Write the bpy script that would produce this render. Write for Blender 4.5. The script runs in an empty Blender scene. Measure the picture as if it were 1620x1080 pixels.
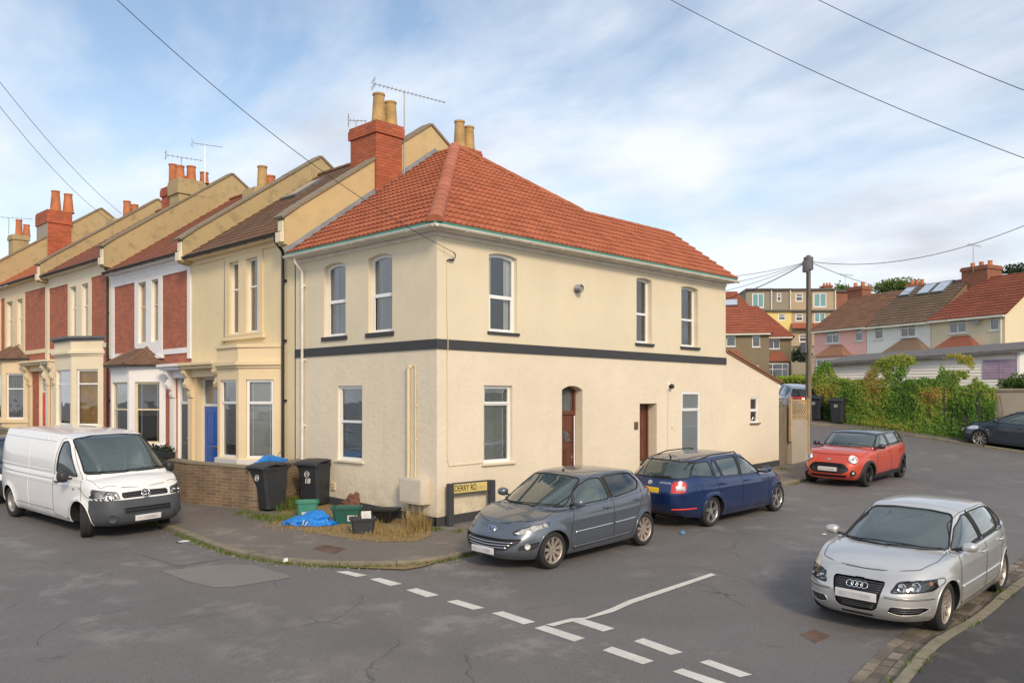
import bpy, bmesh, math, random
import numpy as np
from mathutils import Vector, Matrix, Euler
from mathutils.geometry import tessellate_polygon, delaunay_2d_cdt
from mathutils.bvhtree import BVHTree
R = math.radians
rnd = random.Random(7)
S = bpy.context.scene
COL = S.collection

# ------------------------------------------------------------------ camera
CAM = (-11.4327, -13.3902, 2.65)
CR = (0.70106, -0.71311)      # camera right, in the world
CD = (0.71311, 0.70106)       # camera forward, in the world
cd = bpy.data.cameras.new('camera'); cam = bpy.data.objects.new('camera', cd); COL.objects.link(cam)
cam.location = CAM
cam.rotation_euler = (R(90), 0, math.atan2(CD[1], CD[0]) - R(90))
cd.sensor_width = 36; cd.lens = 1361 / 1620 * 36; cd.shift_y = 92 / 1620
cd.clip_start = .1; cd.clip_end = 2000
S.camera = cam
S.render.resolution_x, S.render.resolution_y = 1024, 682
# ------------------------------------------------------------------ light
SUN_DIR = Vector((-0.50, -1.0, 0.66)).normalized()     # towards the sun
sl = bpy.data.lights.new('sun', 'SUN'); so = bpy.data.objects.new('sun', sl); COL.objects.link(so)
sl.energy = 1.8; sl.angle = R(12); sl.color = (1, .80, .56)
so.rotation_euler = (-SUN_DIR).to_track_quat('-Z', 'Y').to_euler()
W = bpy.data.worlds.new("World"); S.world = W; W.use_nodes = True
nt = W.node_tree; nt.nodes.clear()
def wn(t, **k):
    n = nt.nodes.new(t)
    for a, b in k.items(): setattr(n, a, b)
    return n
def wlink(a, b): nt.links.new(a, b)
out = wn('ShaderNodeOutputWorld'); bg = wn('ShaderNodeBackground'); bg.inputs[1].default_value = .15
sky = wn('ShaderNodeTexSky', sky_type='NISHITA', sun_disc=False)
sky.sun_elevation = math.asin(SUN_DIR.z); sky.sun_rotation = math.atan2(SUN_DIR.x, SUN_DIR.y)
sky.dust_density = 1.0; sky.ozone_density = 1.5; sky.air_density = 1.0
tc = wn('ShaderNodeTexCoord'); sep = wn('ShaderNodeSeparateXYZ'); wlink(tc.outputs['Generated'], sep.inputs[0])
def wmath(op, a, b=None, clamp=False):
    n = wn('ShaderNodeMath', operation=op); n.use_clamp = clamp
    for i, v in enumerate((a, b)):
        if v is None: continue
        if hasattr(v, 'links') or hasattr(v, 'is_linked'): wlink(v, n.inputs[i])
        else: n.inputs[i].default_value = v
    return n.outputs[0]
zz = wmath('ADD', wmath('MAXIMUM', sep.outputs[2], 0.0), .22)
cx = wmath('DIVIDE', sep.outputs[0], zz); cy = wmath('DIVIDE', sep.outputs[1], zz)
cmb = wn('ShaderNodeCombineXYZ'); wlink(cx, cmb.inputs[0]); wlink(cy, cmb.inputs[1])
n1 = wn('ShaderNodeTexNoise'); n1.inputs['Scale'].default_value = 1.7; n1.inputs['Detail'].default_value = 7; n1.inputs['Roughness'].default_value = .56; n1.inputs['Distortion'].default_value = .35
mp = wn('ShaderNodeMapping'); mp.inputs['Location'].default_value = (3.2, 1.2, 0); mp.inputs['Rotation'].default_value = (0, 0, R(35)); mp.inputs['Scale'].default_value = (1, .55, 1)
wlink(cmb.outputs[0], mp.inputs[0]); wlink(mp.outputs[0], n1.inputs['Vector'])
r1 = wn('ShaderNodeValToRGB'); r1.color_ramp.elements[0].position = .36; r1.color_ramp.elements[1].position = .60
wlink(n1.outputs[0], r1.inputs[0])
# thin haze of cloud thickens towards the horizon
hz = wmath('MULTIPLY', wmath('SUBTRACT', 1.0, wmath('MULTIPLY', sep.outputs[2], 2.9), True), .60)
cov = wmath('ADD', wmath('MULTIPLY', r1.outputs[0], .84), hz, True)
# grey undersides
n2 = wn('ShaderNodeTexNoise'); n2.inputs['Scale'].default_value = 2.3; n2.inputs['Detail'].default_value = 6; n2.inputs['Roughness'].default_value = .5
mp2 = wn('ShaderNodeMapping'); mp2.inputs['Location'].default_value = (9.1, 4.4, 0); mp2.inputs['Scale'].default_value = (1, .7, 1)
wlink(cmb.outputs[0], mp2.inputs[0]); wlink(mp2.outputs[0], n2.inputs['Vector'])
r2 = wn('ShaderNodeValToRGB'); r2.color_ramp.elements[0].position = .50; r2.color_ramp.elements[1].position = .72
wlink(n2.outputs[0], r2.inputs[0])
cc = wn('ShaderNodeMix', data_type='RGBA'); cc.inputs[6].default_value = (4.5, 4.7, 5.0, 1); cc.inputs[7].default_value = (2.85, 3.0, 3.35, 1)
wlink(wmath('MULTIPLY', r2.outputs[0], .8), cc.inputs[0])
skyc = wn('ShaderNodeMix', data_type='RGBA', blend_type='MULTIPLY'); skyc.inputs[0].default_value = 1; skyc.inputs[7].default_value = (.98, .90, .82, 1)
wlink(sky.outputs[0], skyc.inputs[6])
mx = wn('ShaderNodeMix', data_type='RGBA'); wlink(cov, mx.inputs[0]); wlink(skyc.outputs[2], mx.inputs[6]); wlink(cc.outputs[2], mx.inputs[7])
wlink(mx.outputs[2], bg.inputs[0]); wlink(bg.outputs[0], out.inputs[0])
S.view_settings.view_transform = 'Standard'; S.view_settings.look = 'None'
S.view_settings.exposure = 0.52; S.view_settings.gamma = 1

# ------------------------------------------------------------------ places measured from the photograph
def Pd(px, py, dep):                         # point at a depth
    a = (px - 810) / 1361 * dep
    return Vector((CAM[0] + a * CR[0] + dep * CD[0], CAM[1] + a * CR[1] + dep * CD[1], 2.65 + (632 - py) / 1361 * dep))
def ray(px, py):
    a = (px - 810) / 1361
    return (a * CR[0] + CD[0], a * CR[1] + CD[1], (632 - py) / 1361)
def FR(px, py, y0=0.):                       # (x,z) on the plane y=y0
    r = ray(px, py); t = (y0 - CAM[1]) / r[1]; return (CAM[0] + t * r[0], 2.65 + t * r[2])
def FL(px, py, x0=0.):                       # (y,z) on the plane x=x0
    r = ray(px, py); t = (x0 - CAM[0]) / r[0]; return (CAM[1] + t * r[1], 2.65 + t * r[2])
def sstep(a, b, x):
    s = min(1, max(0, (x - a) / (b - a))); return s * s * (3 - 2 * s)
def gz(x, y):                                # height of the ground
    yy = max(-45, min(70, y)); xx = max(-60, min(140, x))
    z = .031 * xx + .033 * yy
    z += sstep(14.5, 24.1, x) * max(0, .53 + .077 * min(y, 6))
    z += max(0, x - 26) * .022
    return z
def G(px, py, off=0.):
    r = ray(px, py); f = lambda t: 2.65 + t * r[2] - gz(CAM[0] + t * r[0], CAM[1] + t * r[1]) - off
    t = 2
    while f(t) > 0 and t < 200: t += .1
    lo, hi = t - .1, t
    for i in range(25):
        m = (lo + hi) / 2
        if f(m) > 0: lo = m
        else: hi = m
    x, y = CAM[0] + lo * r[0], CAM[1] + lo * r[1]
    return Vector((x, y, gz(x, y) + off))

# ------------------------------------------------------------------ materials
MATS = {}
class NB:
    def __init__(s, name):
        s.m = bpy.data.materials.new(name); s.m.use_nodes = True; s.t = s.m.node_tree
        s.t.nodes.clear(); s.out = s.t.nodes.new('ShaderNodeOutputMaterial'); MATS[name] = s.m
    def n(s, t, ins=None, **k):
        n = s.t.nodes.new(t)
        for a, b in k.items(): setattr(n, a, b)
        for a, b in (ins or {}).items():
            if isinstance(b, bpy.types.NodeSocket): s.t.links.new(b, n.inputs[a])
            else: n.inputs[a].default_value = b
        return n
    def l(s, a, b): s.t.links.new(a, b)
    def pos(s): return s.n('ShaderNodeNewGeometry').outputs['Position']
    def obj(s): return s.n('ShaderNodeTexCoord').outputs['Object']
    def noise(s, vec, scale, detail=4, rough=.55, w=None):
        return s.n('ShaderNodeTexNoise', {'Vector': vec, 'Scale': scale, 'Detail': detail, 'Roughness': rough}).outputs[0]
    def ramp(s, fac, *st):
        r = s.n('ShaderNodeValToRGB', {0: fac}); e = r.color_ramp.elements
        while len(e) < len(st): e.new(.5)
        for i, (p, c) in enumerate(st):
            e[i].position = p; e[i].color = (c[0], c[1], c[2], 1) if hasattr(c, '__len__') else (c, c, c, 1)
        return r.outputs[0]
    def mix(s, f, a, b, mode='MIX'):
        m = s.n('ShaderNodeMix', data_type='RGBA', blend_type=mode)
        for i, v in ((0, f), (6, a), (7, b)):
            if isinstance(v, bpy.types.NodeSocket): s.l(v, m.inputs[i])
            elif i == 0: m.inputs[0].default_value = v
            else: m.inputs[i].default_value = (*v, 1)
        return m.outputs[2]
    def math(s, op, a, b=0.):
        return s.n('ShaderNodeMath', {0: a, 1: b}, operation=op).outputs[0]
    def bump(s, h, st, dist=.01, nrm=None):
        d = {'Height': h, 'Strength': st, 'Distance': dist}
        if nrm is not None: d['Normal'] = nrm
        return s.n('ShaderNodeBump', d).outputs[0]
    def scalevec(s, v, sc):
        return s.n('ShaderNodeVectorMath', {0: v, 1: sc}, operation='MULTIPLY').outputs[0]
    def pr(s, col, rough=.6, metal=0., nrm=None, **k):
        d = {'Base Color': (*col, 1) if isinstance(col, tuple) else col, 'Roughness': rough, 'Metallic': metal}
        if nrm is not None: d['Normal'] = nrm
        kk = {'coat': 'Coat Weight', 'coatr': 'Coat Roughness', 'spec': 'Specular IOR Level', 'sub': 'Subsurface Weight', 'sheen': 'Sheen Weight', 'emi': 'Emission Strength', 'trans': 'Transmission Weight'}
        for a, b in k.items(): d[kk[a]] = b
        p = s.n('ShaderNodeBsdfPrincipled', d); s.l(p.outputs[0], s.out.inputs[0]); return p

def plain(name, col, rough=.6, metal=0., var=.12, bump=.0, **k):
    b = NB(name); o = b.obj(); nz = b.noise(o, 3.0, 5)
    lo = tuple(c * (1 - var) for c in col); hi = tuple(min(1, c * (1 + var)) for c in col)
    c = b.ramp(nz, (.3, lo), (.7, hi))
    nr = b.bump(b.noise(o, 90, 3), bump) if bump else None
    b.pr(c, rough, metal, nr, **k); return b.m

def wallmat(name, col, stain=.35, grain=120, bump=.35, streak=.5, dirt=(.25, .2, .13), dist=.006, base=False):
    b = NB(name); p = b.pos()
    big = b.noise(p, .55, 5, .6); med = b.noise(p, 2.6, 6, .65)
    c = b.mix(b.ramp(big, (.32, 0), (.72, 1)), tuple(x * .93 for x in col), tuple(min(1, x * 1.05) for x in col))
    c = b.mix(b.math('MULTIPLY', b.ramp(med, (.52, 0), (.85, 1)), stain), c, dirt)
    # vertical rain streaks
    st = b.noise(b.scalevec(p, (5.5, 5.5, .22)), 1.0, 6, .6)
    c = b.mix(b.math('MULTIPLY', b.ramp(st, (.58, 0), (.80, 1)), streak * .5), c, tuple(x * .6 for x in col))
    if base:
        zz = b.n('ShaderNodeSeparateXYZ', {0: p}).outputs[2]
        c = b.mix(b.math('MULTIPLY', b.math('MULTIPLY', b.ramp(zz, (.30, 1), (1., 0)), b.ramp(b.noise(p, 3.5, 6, .7), (.4, 0), (.65, 1))), .5), c, (.30, .25, .18))
    g = b.noise(p, grain, 3, .6)
    c = b.mix(b.math('MULTIPLY', b.ramp(g, (.35, 1), (.6, 0)), .16), c, tuple(x * .55 for x in col))
    lum = b.noise(p, 7, 4)
    h = b.math('ADD', g, b.math('MULTIPLY', lum, 1.4))
    b.pr(c, .85, 0., b.bump(h, bump, dist)); return b.m

def brickmat(name, c1, c2, mortar, soot=.3, size=(.225, .075), wob=.02):
    b = NB(name); p = b.pos()
    sx = b.n('ShaderNodeSeparateXYZ', {0: p})
    u = b.math('ADD', sx.outputs[0], sx.outputs[1])
    v = b.n('ShaderNodeCombineXYZ', {0: u, 1: sx.outputs[2], 2: 0.}).outputs[0]
    v = b.n('ShaderNodeVectorMath', {0: v, 1: b.scalevec(b.n('ShaderNodeTexNoise', {'Vector': p, 'Scale': 1.5}).outputs['Color'], (wob,) * 3)}, operation='ADD').outputs[0]
    br = b.n('ShaderNodeTexBrick', {'Vector': v, 'Color1': (*c1, 1), 'Color2': (*c2, 1), 'Mortar': (*mortar, 1), 'Scale': 1.0, 'Mortar Size': .006, 'Mortar Smooth': .3, 'Bias': 0., 'Brick Width': size[0], 'Row Height': size[1]})
    c = b.mix(b.math('MULTIPLY', b.ramp(b.noise(p, 1.6, 6, .65), (.42, 0), (.75, 1)), soot), br.outputs[0], (.05, .035, .03))
    c = b.mix(b.math('MULTIPLY', b.noise(p, 25, 3), .25), c, tuple(x * 1.3 for x in c1), 'MIX')
    h = b.math('ADD', b.math('MULTIPLY', br.outputs[1], -1.), b.math('MULTIPLY', b.noise(p, 60, 3), .3))
    b.pr(c, .85, 0., b.bump(h, .6, .008)); return b.m

def tilemat(name, c1, c2, moss=.15, mosscol=(.07, .06, .03), rough=.75, dark=.25):
    b = NB(name); p = b.pos()
    a = b.n('ShaderNodeAttribute', attribute_name='rnd').outputs['Fac']
    c = b.mix(b.ramp(a, (.0, 0), (1., 1)), c1, c2)
    c = b.mix(b.math('MULTIPLY', b.ramp(b.noise(p, 1.1, 6, .65), (.45, 0), (.8, 1)), dark), c, tuple(x * .45 for x in c1))
    c = b.mix(b.math('MULTIPLY', b.ramp(b.noise(p, 9, 5, .7), (.55, 0), (.7, 1)), moss), c, mosscol)
    b.pr(c, rough, 0., b.bump(b.noise(p, 70, 4), .25, .004)); return b.m

def paint(name, col, metal=.0, flake=.06, dirt=.12, rough=.32):
    b = NB(name); o = b.obj()
    c = b.mix(b.math('MULTIPLY', b.ramp(b.noise(o, 2.2, 5), (.4, 0), (.8, 1)), dirt), col, (.18, .16, .13))
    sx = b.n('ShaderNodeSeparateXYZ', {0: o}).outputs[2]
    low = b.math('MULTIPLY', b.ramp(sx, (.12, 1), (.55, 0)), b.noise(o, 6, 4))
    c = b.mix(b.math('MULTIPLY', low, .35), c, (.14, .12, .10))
    nr = b.bump(b.noise(o, 900, 1), flake, .0006) if flake else None
    ro = b.math('ADD', b.math('MULTIPLY', b.noise(o, 5, 4), .12), rough - .05)
    p = b.pr(c, ro, metal, nr, coat=.85, coatr=.05); return b.m

def glass(name, tint=(.75, .8, .78), refl=1.0, fk=1.3, op=.0, opc=(.1, .1, .1), rough=.02, wob=.0):
    b = NB(name)
    tr = b.n('ShaderNodeBsdfTransparent', {0: (*tint, 1)})
    nr = {}
    if wob: nr = {'Normal': b.bump(b.noise(b.pos(), 1.1, 2), wob, .05)}
    gl = b.n('ShaderNodeBsdfGlossy', {'Color': (refl, refl, refl, 1), 'Roughness': rough, **nr})
    fr = b.n('ShaderNodeFresnel', {'IOR': 1.52, **nr})
    fac = b.math('ADD', b.math('MULTIPLY', fr.outputs[0], fk), .015)
    m = b.n('ShaderNodeMixShader', {0: fac, 1: tr.outputs[0], 2: gl.outputs[0]})
    if op:
        df = b.n('ShaderNodeBsdfDiffuse', {0: (*opc, 1)})
        m0 = b.n('ShaderNodeMixShader', {0: op, 1: tr.outputs[0], 2: df.outputs[0]})
        m = b.n('ShaderNodeMixShader', {0: fac, 1: m0.outputs[0], 2: gl.outputs[0]})
    b.l(m.outputs[0], b.out.inputs[0]); return b.m

wallmat('render_smooth', (.75, .67, .50), stain=.10, grain=60, bump=.12, streak=.42)
wallmat('render_rough', (.80, .71, .555), stain=.12, grain=45, bump=.8, streak=.4, base=True, dist=.012)
wallmat('render_yellow', (.80, .67, .42), stain=.16, grain=45, bump=.6, streak=.3)
wallmat('stone_cream', (.78, .64, .42), stain=.14, grain=80, bump=.3, streak=.25)
wallmat('stone_white', (.84, .83, .83), stain=.1, grain=80, bump=.2, streak=.25)
wallmat('stone_pale', (.80, .72, .54), stain=.14, grain=80, bump=.3, streak=.25)
wallmat('parapet', (.46, .36, .19), stain=1.0, grain=30, bump=.8, streak=.7, dirt=(.16, .14, .10))
wallmat('parapet_light', (.60, .46, .24), stain=.45, grain=30, bump=.6, streak=.6, dirt=(.25, .2, .12))
wallmat('coping', (.26, .22, .16), stain=.6, grain=30, bump=.8, streak=.2, dirt=(.12, .12, .07))
wallmat('concrete', (.40, .35, .28), stain=.5, grain=50, bump=.6, streak=.4)
wallmat('far_brown', (.25, .20, .13), stain=.1, grain=50, bump=.3)
wallmat('far_pink', (.93, .52, .48), stain=.05, grain=50, bump=.2)
wallmat('far_white', (.86, .85, .82), stain=.08, grain=50, bump=.3)
wallmat('far_cream', (.76, .66, .48), stain=.08, grain=50, bump=.3)
wallmat('far_yellow', (.80, .64, .24), stain=.05, grain=50, bump=.2)
wallmat('far_grey', (.30, .26, .20), stain=.1, grain=50, bump=.2)
wallmat('far_tan', (.47, .37, .25), stain=.1, grain=50, bump=.2)
wallmat('black_band', (.050, .055, .062), stain=.2, grain=50, bump=.4, streak=.5, dirt=(.12, .11, .1))
brickmat('brick_red', (.48, .15, .085), (.34, .10, .06), (.22, .14, .10), .3)
brickmat('brick_chimney', (.50, .135, .06), (.34, .085, .04), (.10, .06, .045), .35, size=(.225, .08))
brickmat('brick_garden', (.27, .18, .11), (.15, .11, .075), (.33, .30, .24), .6, wob=.06)
brickmat('brick_far', (.32, .12, .07), (.24, .09, .05), (.2, .14, .1), .3)
tilemat('tile_red', (.44, .145, .078), (.33, .105, .056), .05, dark=.16, rough=.92)
tilemat('tile_brown', (.13, .075, .045), (.20, .11, .065), .3, (.20, .17, .12))
tilemat('tile_mix', (.30, .10, .055), (.20, .08, .05), .25, (.16, .12, .08))
tilemat('tile_orange', (.52, .17, .07), (.42, .12, .05), .15, (.14, .10, .05))
tilemat('tile_far_red', (.33, .095, .052), (.25, .075, .042), .2)
tilemat('tile_far_brown', (.30, .15, .085), (.22, .115, .07), .5, (.22, .17, .07))
tilemat('tile_far_dark', (.22, .145, .095), (.16, .11, .07), .45, (.2, .17, .09))
tilemat('clay_ridge', (.50, .17, .095), (.38, .12, .065), .3, dark=.3)
plain('pot_buff', (.44, .29, .12), .8, var=.25, bump=.3)
plain('pot_clay', (.48, .17, .07), .8, var=.25, bump=.3)
plain('upvc', (.80, .81, .82), .35, var=.03)
plain('upvc_cream', (.66, .58, .40), .5, var=.06)
plain('timber_white', (.72, .72, .70), .45, var=.08)
plain('gutter_white', (.72, .68, .60), .4, var=.12)
plain('black_plastic', (.018, .018, .020), .4, var=.15)
plain('black_iron', (.025, .025, .027), .5, var=.2)
plain('green_felt', (.05, .26, .21), .6, var=.1)
plain('lead', (.20, .21, .23), .55, var=.2, bump=.2)
plain('slate_grey', (.12, .125, .14), .6, var=.2)
plain('door_brown', (.13, .046, .026), .42, var=.18)
plain('door_blue', (.006, .095, .42), .3, var=.08)
plain('door_dark', (.05, .055, .065), .35, var=.1)
plain('door_red', (.62, .02, .03), .3, var=.08)
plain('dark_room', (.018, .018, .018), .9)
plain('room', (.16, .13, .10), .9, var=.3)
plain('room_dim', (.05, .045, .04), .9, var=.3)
plain('blind', (.80, .82, .84), .6, var=.05)
plain('wood_blind', (.42, .21, .05), .6, var=.1)
plain('curtain_yellow', (.62, .36, .06), .8, var=.2)
plain('purple_shutter', (.35, .27, .38), .7, var=.15)
plain('chrome', (.75, .75, .76), .12, 1.0, var=.02)
plain('alloy', (.50, .49, .47), .32, .85, var=.06)
plain('alloy_warm', (.50, .44, .38), .42, .6, var=.1)
plain('steel_rim', (.36, .36, .36), .5, .5, var=.12)
plain('rim_black', (.02, .02, .022), .3, .2)
plain('tyre', (.022, .022, .023), .85, var=.15, bump=.3)
plain('rubber', (.012, .012, .013), .55)
plain('gap', (.006, .006, .007), .8)
plain('trim_dark', (.030, .031, .034), .5, var=.1)
plain('bumper_plastic', (.060, .070, .082), .6, var=.1, bump=.15)
plain('seat_fabric', (.07, .07, .075), .9, var=.15)
plain('seat_light', (.35, .33, .28), .9, var=.1)
plain('underbody', (.010, .010, .010), .9)
plain('lamp_bowl', (.78, .79, .80), .25, .35, var=.15)
plain('lamp_dark', (.10, .10, .11), .3, .4, var=.2)
plain('amber', (.6, .22, .03), .3)
plain('red_lamp', (.55, .015, .015), .15, coat=1.)
plain('red_lens', (.70, .03, .02), .2, coat=1.)
plain('white_lens', (.45, .43, .42), .2, coat=1.)
plain('plate_white', (.66, .65, .66), .5, var=.02)
plain('plate_yellow', (.75, .52, .02), .5, var=.03)
plain('plate_smear', (.50, .49, .50), .6, var=.3)
plain('bin_black', (.030, .034, .042), .5, var=.15, bump=.15)
plain('box_green', (.015, .10, .075), .5, var=.15)
plain('box_green_light', (.05, .24, .17), .5, var=.12)
plain('bag_blue', (.015, .20, .62), .45, var=.2)
plain('label_white', (.60, .60, .60), .6, var=.05)
plain('brown_cloth', (.16, .075, .05), .9, var=.3, bump=.3)
plain('sign_yellow', (.66, .54, .20), .5, var=.05)
plain('sign_black', (.015, .015, .015), .6)
plain('rust', (.13, .085, .065), .85, var=.35, bump=.4)
plain('wire', (.03, .03, .035), .6)
plain('grey_metal', (.32, .33, .34), .5, .4, var=.1)
plain('meter_box', (.62, .56, .45), .5, var=.05)
plain('cream_pipe', (.66, .56, .38), .5, var=.06)
plain('trellis', (.46, .33, .17), .8, var=.2)
plain('paving_slab', (.36, .32, .26), .85, var=.2, bump=.3)
plain('roof_felt', (.13, .125, .12), .85, var=.15)
plain('litter_white', (.7, .7, .7), .7, var=.1)
plain('litter_blue', (.10, .22, .38), .5, var=.3)
plain('teal_glass', (.16, .34, .36), .08, 0., var=.1, coat=1.)
plain('far_glass', (.10, .11, .12), .06, 0., var=.3, coat=1.)
plain('skylight', (.42, .50, .60), .1, 0., var=.1, coat=1.)
plain('flower_leaf', (.02, .035, .02), .7, var=.4)
glass('window_glass', (.85, .88, .88), .95, wob=.15, fk=2.4)
glass('frosted_glass', (.5, .55, .58), .9, op=.8, opc=(.22, .26, .28), wob=.1)
glass('car_glass', (.62, .78, .74), .95, fk=1.9, op=.22, opc=(.16, .25, .27))
glass('car_glass_dark', (.22, .26, .27), .9, fk=2.)
glass('lamp_glass', (.93, .94, .95), .9)
glass('net_curtain', (.7, .7, .7), .2, op=.55, opc=(.62, .64, .66))
b = NB('vent_blind')     # slatted blind seen through glass
b.pr(b.mix(.0, (.62, .66, .68), (.6, .6, .6)), .6)
b = NB('wood_grey'); o = b.pos()
c = b.ramp(b.noise(b.scalevec(o, (14, 14, .8)), 1., 6, .7), (.3, (.10, .08, .06)), (.7, (.27, .22, .16)))
b.pr(c, .85, 0., b.bump(b.noise(b.scalevec(o, (40, 40, 1.5)), 1., 4), .5, .01))
# asphalt
def asphalt(name, base, warm, crack=True, patchy=.8, agg=130):
    b = NB(name); p = b.pos()
    c = b.mix(b.ramp(b.noise(p, .23, 5, .6), (.35, 0), (.68, 1)), base, warm)
    g = b.noise(p, agg, 2, .6)
    c = b.mix(b.math('MULTIPLY', b.ramp(g, (.45, 0), (.75, 1)), .35), c, tuple(min(1, x * 2.1) for x in warm))
    c = b.mix(b.math('MULTIPLY', b.ramp(b.noise(p, agg * .7, 2, .6), (.3, 1), (.5, 0)), .4), c, tuple(x * .5 for x in base))
    w = b.ramp(b.noise(p, 1.3, 7, .72), (.52, 0), (.62, 1))
    w2 = b.ramp(b.noise(p, .33, 3, .5), (.44, 0), (.56, 1))
    c = b.mix(b.math('MULTIPLY', b.math('MULTIPLY', w, w2), patchy), c, tuple(min(1, x * 2.3) for x in warm))
    # long wheel-polished bands and damp-dark areas
    c = b.mix(b.math('MULTIPLY', b.ramp(b.noise(b.scalevec(p, (.5, .5, 1)), 1.1, 6, .6), (.5, 0), (.75, 1)), .35), c, tuple(x * .66 for x in base))
    if crack:
        pv = b.n('ShaderNodeVectorMath', {0: p, 1: b.scalevec(b.n('ShaderNodeTexNoise', {'Vector': p, 'Scale': 1.2, 'Detail': 5.}).outputs['Color'], (.9,) * 3)}, operation='ADD').outputs[0]
        vo = b.n('ShaderNodeTexVoronoi', {'Vector': pv, 'Scale': .32}, feature='DISTANCE_TO_EDGE').outputs[0]
        cr = b.math('MULTIPLY', b.ramp(vo, (.0, 1), (.006, 0)), b.ramp(b.noise(p, .5, 2), (.52, 0), (.58, 1)))
        c = b.mix(b.math('MULTIPLY', cr, .55), c, (.02, .02, .02))
    ro = b.ramp(b.noise(p, .8, 4), (.3, .62), (.7, .85))
    b.pr(c, ro, 0., b.bump(g, .55, .006), spec=.4); return b.m
asphalt('road_asphalt', (.132, .125, .126), (.155, .146, .143), True, .3, 60)
asphalt('pavement_asphalt', (.135, .120, .108), (.165, .147, .13), True, .35, 90)
asphalt('patch_asphalt', (.185, .175, .165), (.21, .195, .18), False, .2)
asphalt('dark_pavement', (.050, .048, .048), (.068, .063, .060), True, .4, 100)
b = NB('kerb_stone'); p = b.pos()
c = b.ramp(b.noise(p, 5, 6, .7), (.3, (.13, .12, .085)), (.55, (.24, .21, .15)), (.8, (.16, .17, .08)))
b.pr(c, .85, 0., b.bump(b.noise(p, 40, 4), .6, .01))
b = NB('sett_stone'); p = b.pos(); a = b.n('ShaderNodeAttribute', attribute_name='rnd').outputs['Fac']
c = b.mix(a, (.10, .085, .07), (.26, .22, .17)); c = b.mix(b.math('MULTIPLY', b.ramp(b.noise(p, 6, 5), (.5, 0), (.7, 1)), .5), c, (.06, .06, .035))
b.pr(c, .85, 0., b.bump(b.noise(p, 40, 4), .6, .01))
b = NB('road_paint'); p = b.pos()
wear = b.ramp(b.noise(p, 22, 6, .7), (.58, 0), (.70, 1))
c = b.mix(b.math('MULTIPLY', wear, .85), b.ramp(b.noise(p, 2, 4), (.3, (.55, .53, .49)), (.7, (.66, .64, .60))), (.12, .11, .105))
b.pr(c, .7, 0., b.bump(b.noise(p, 130, 2), .4, .004))
def leafmat(name, *cols, rough=.55):
    b = NB(name); a = b.n('ShaderNodeAttribute', attribute_name='rnd').outputs['Fac']
    c = b.ramp(a, *[(i / max(1, len(cols) - 1), x) for i, x in enumerate(cols)])
    p = b.pr(c, rough); t = b.n('ShaderNodeBsdfTranslucent', {0: c})
    m = b.n('ShaderNodeMixShader', {0: .3, 1: p.outputs[0], 2: t.outputs[0]}); b.l(m.outputs[0], b.out.inputs[0]); return b.m
leafmat('ivy', (.05, .14, .015), (.10, .24, .02), (.19, .32, .03), (.34, .36, .05), (.45, .25, .06), (.52, .13, .07))
leafmat('hedge', (.20, .28, .02), (.32, .40, .04), (.45, .48, .08))
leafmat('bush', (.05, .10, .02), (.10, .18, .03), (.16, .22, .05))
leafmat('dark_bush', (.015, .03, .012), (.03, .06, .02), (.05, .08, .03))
leafmat('grass_green', (.05, .10, .012), (.11, .19, .02), (.18, .24, .04), (.24, .22, .08))
leafmat('grass_dry', (.34, .22, .08), (.42, .29, .12), (.50, .36, .17), (.22, .20, .06))
b = NB('dirt'); p = b.pos()
c = b.ramp(b.noise(p, 7, 7, .7), (.3, (.14, .105, .055)), (.5, (.28, .20, .10)), (.7, (.12, .14, .04)))
b.pr(c, .95, 0., b.bump(b.noise(p, 30, 5), 1., .02))
b = NB('hill_grass'); p = b.pos()
c = b.ramp(b.noise(p, .6, 6, .7), (.3, (.05, .08, .02)), (.7, (.11, .14, .04)))
b.pr(c, .95)
b = NB('siding'); p = b.pos(); sx = b.n('ShaderNodeSeparateXYZ', {0: p}).outputs[2]
b.pr(b.mix(b.math('MULTIPLY', b.noise(p, 3, 5), .3), (.86, .84, .80), (.66, .62, .56)), .5)
paint('paint_blue_grey', (.13, .155, .19), .55)
paint('paint_dark_blue', (.005, .028, .12), .45, dirt=.05)
paint('paint_red', (.62, .075, .04), .25)
paint('paint_silver', (.62, .62, .61), .65, rough=.36)
paint('paint_white', (.80, .81, .82), .0, 0, .05)
paint('paint_navy', (.020, .036, .062), .3)
paint('paint_black', (.02, .025, .03), .2, dirt=.06)
paint('paint_pale', (.35, .37, .42), .6)
paint('paint_ice', (.36, .39, .42), .5, dirt=.05)

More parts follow.
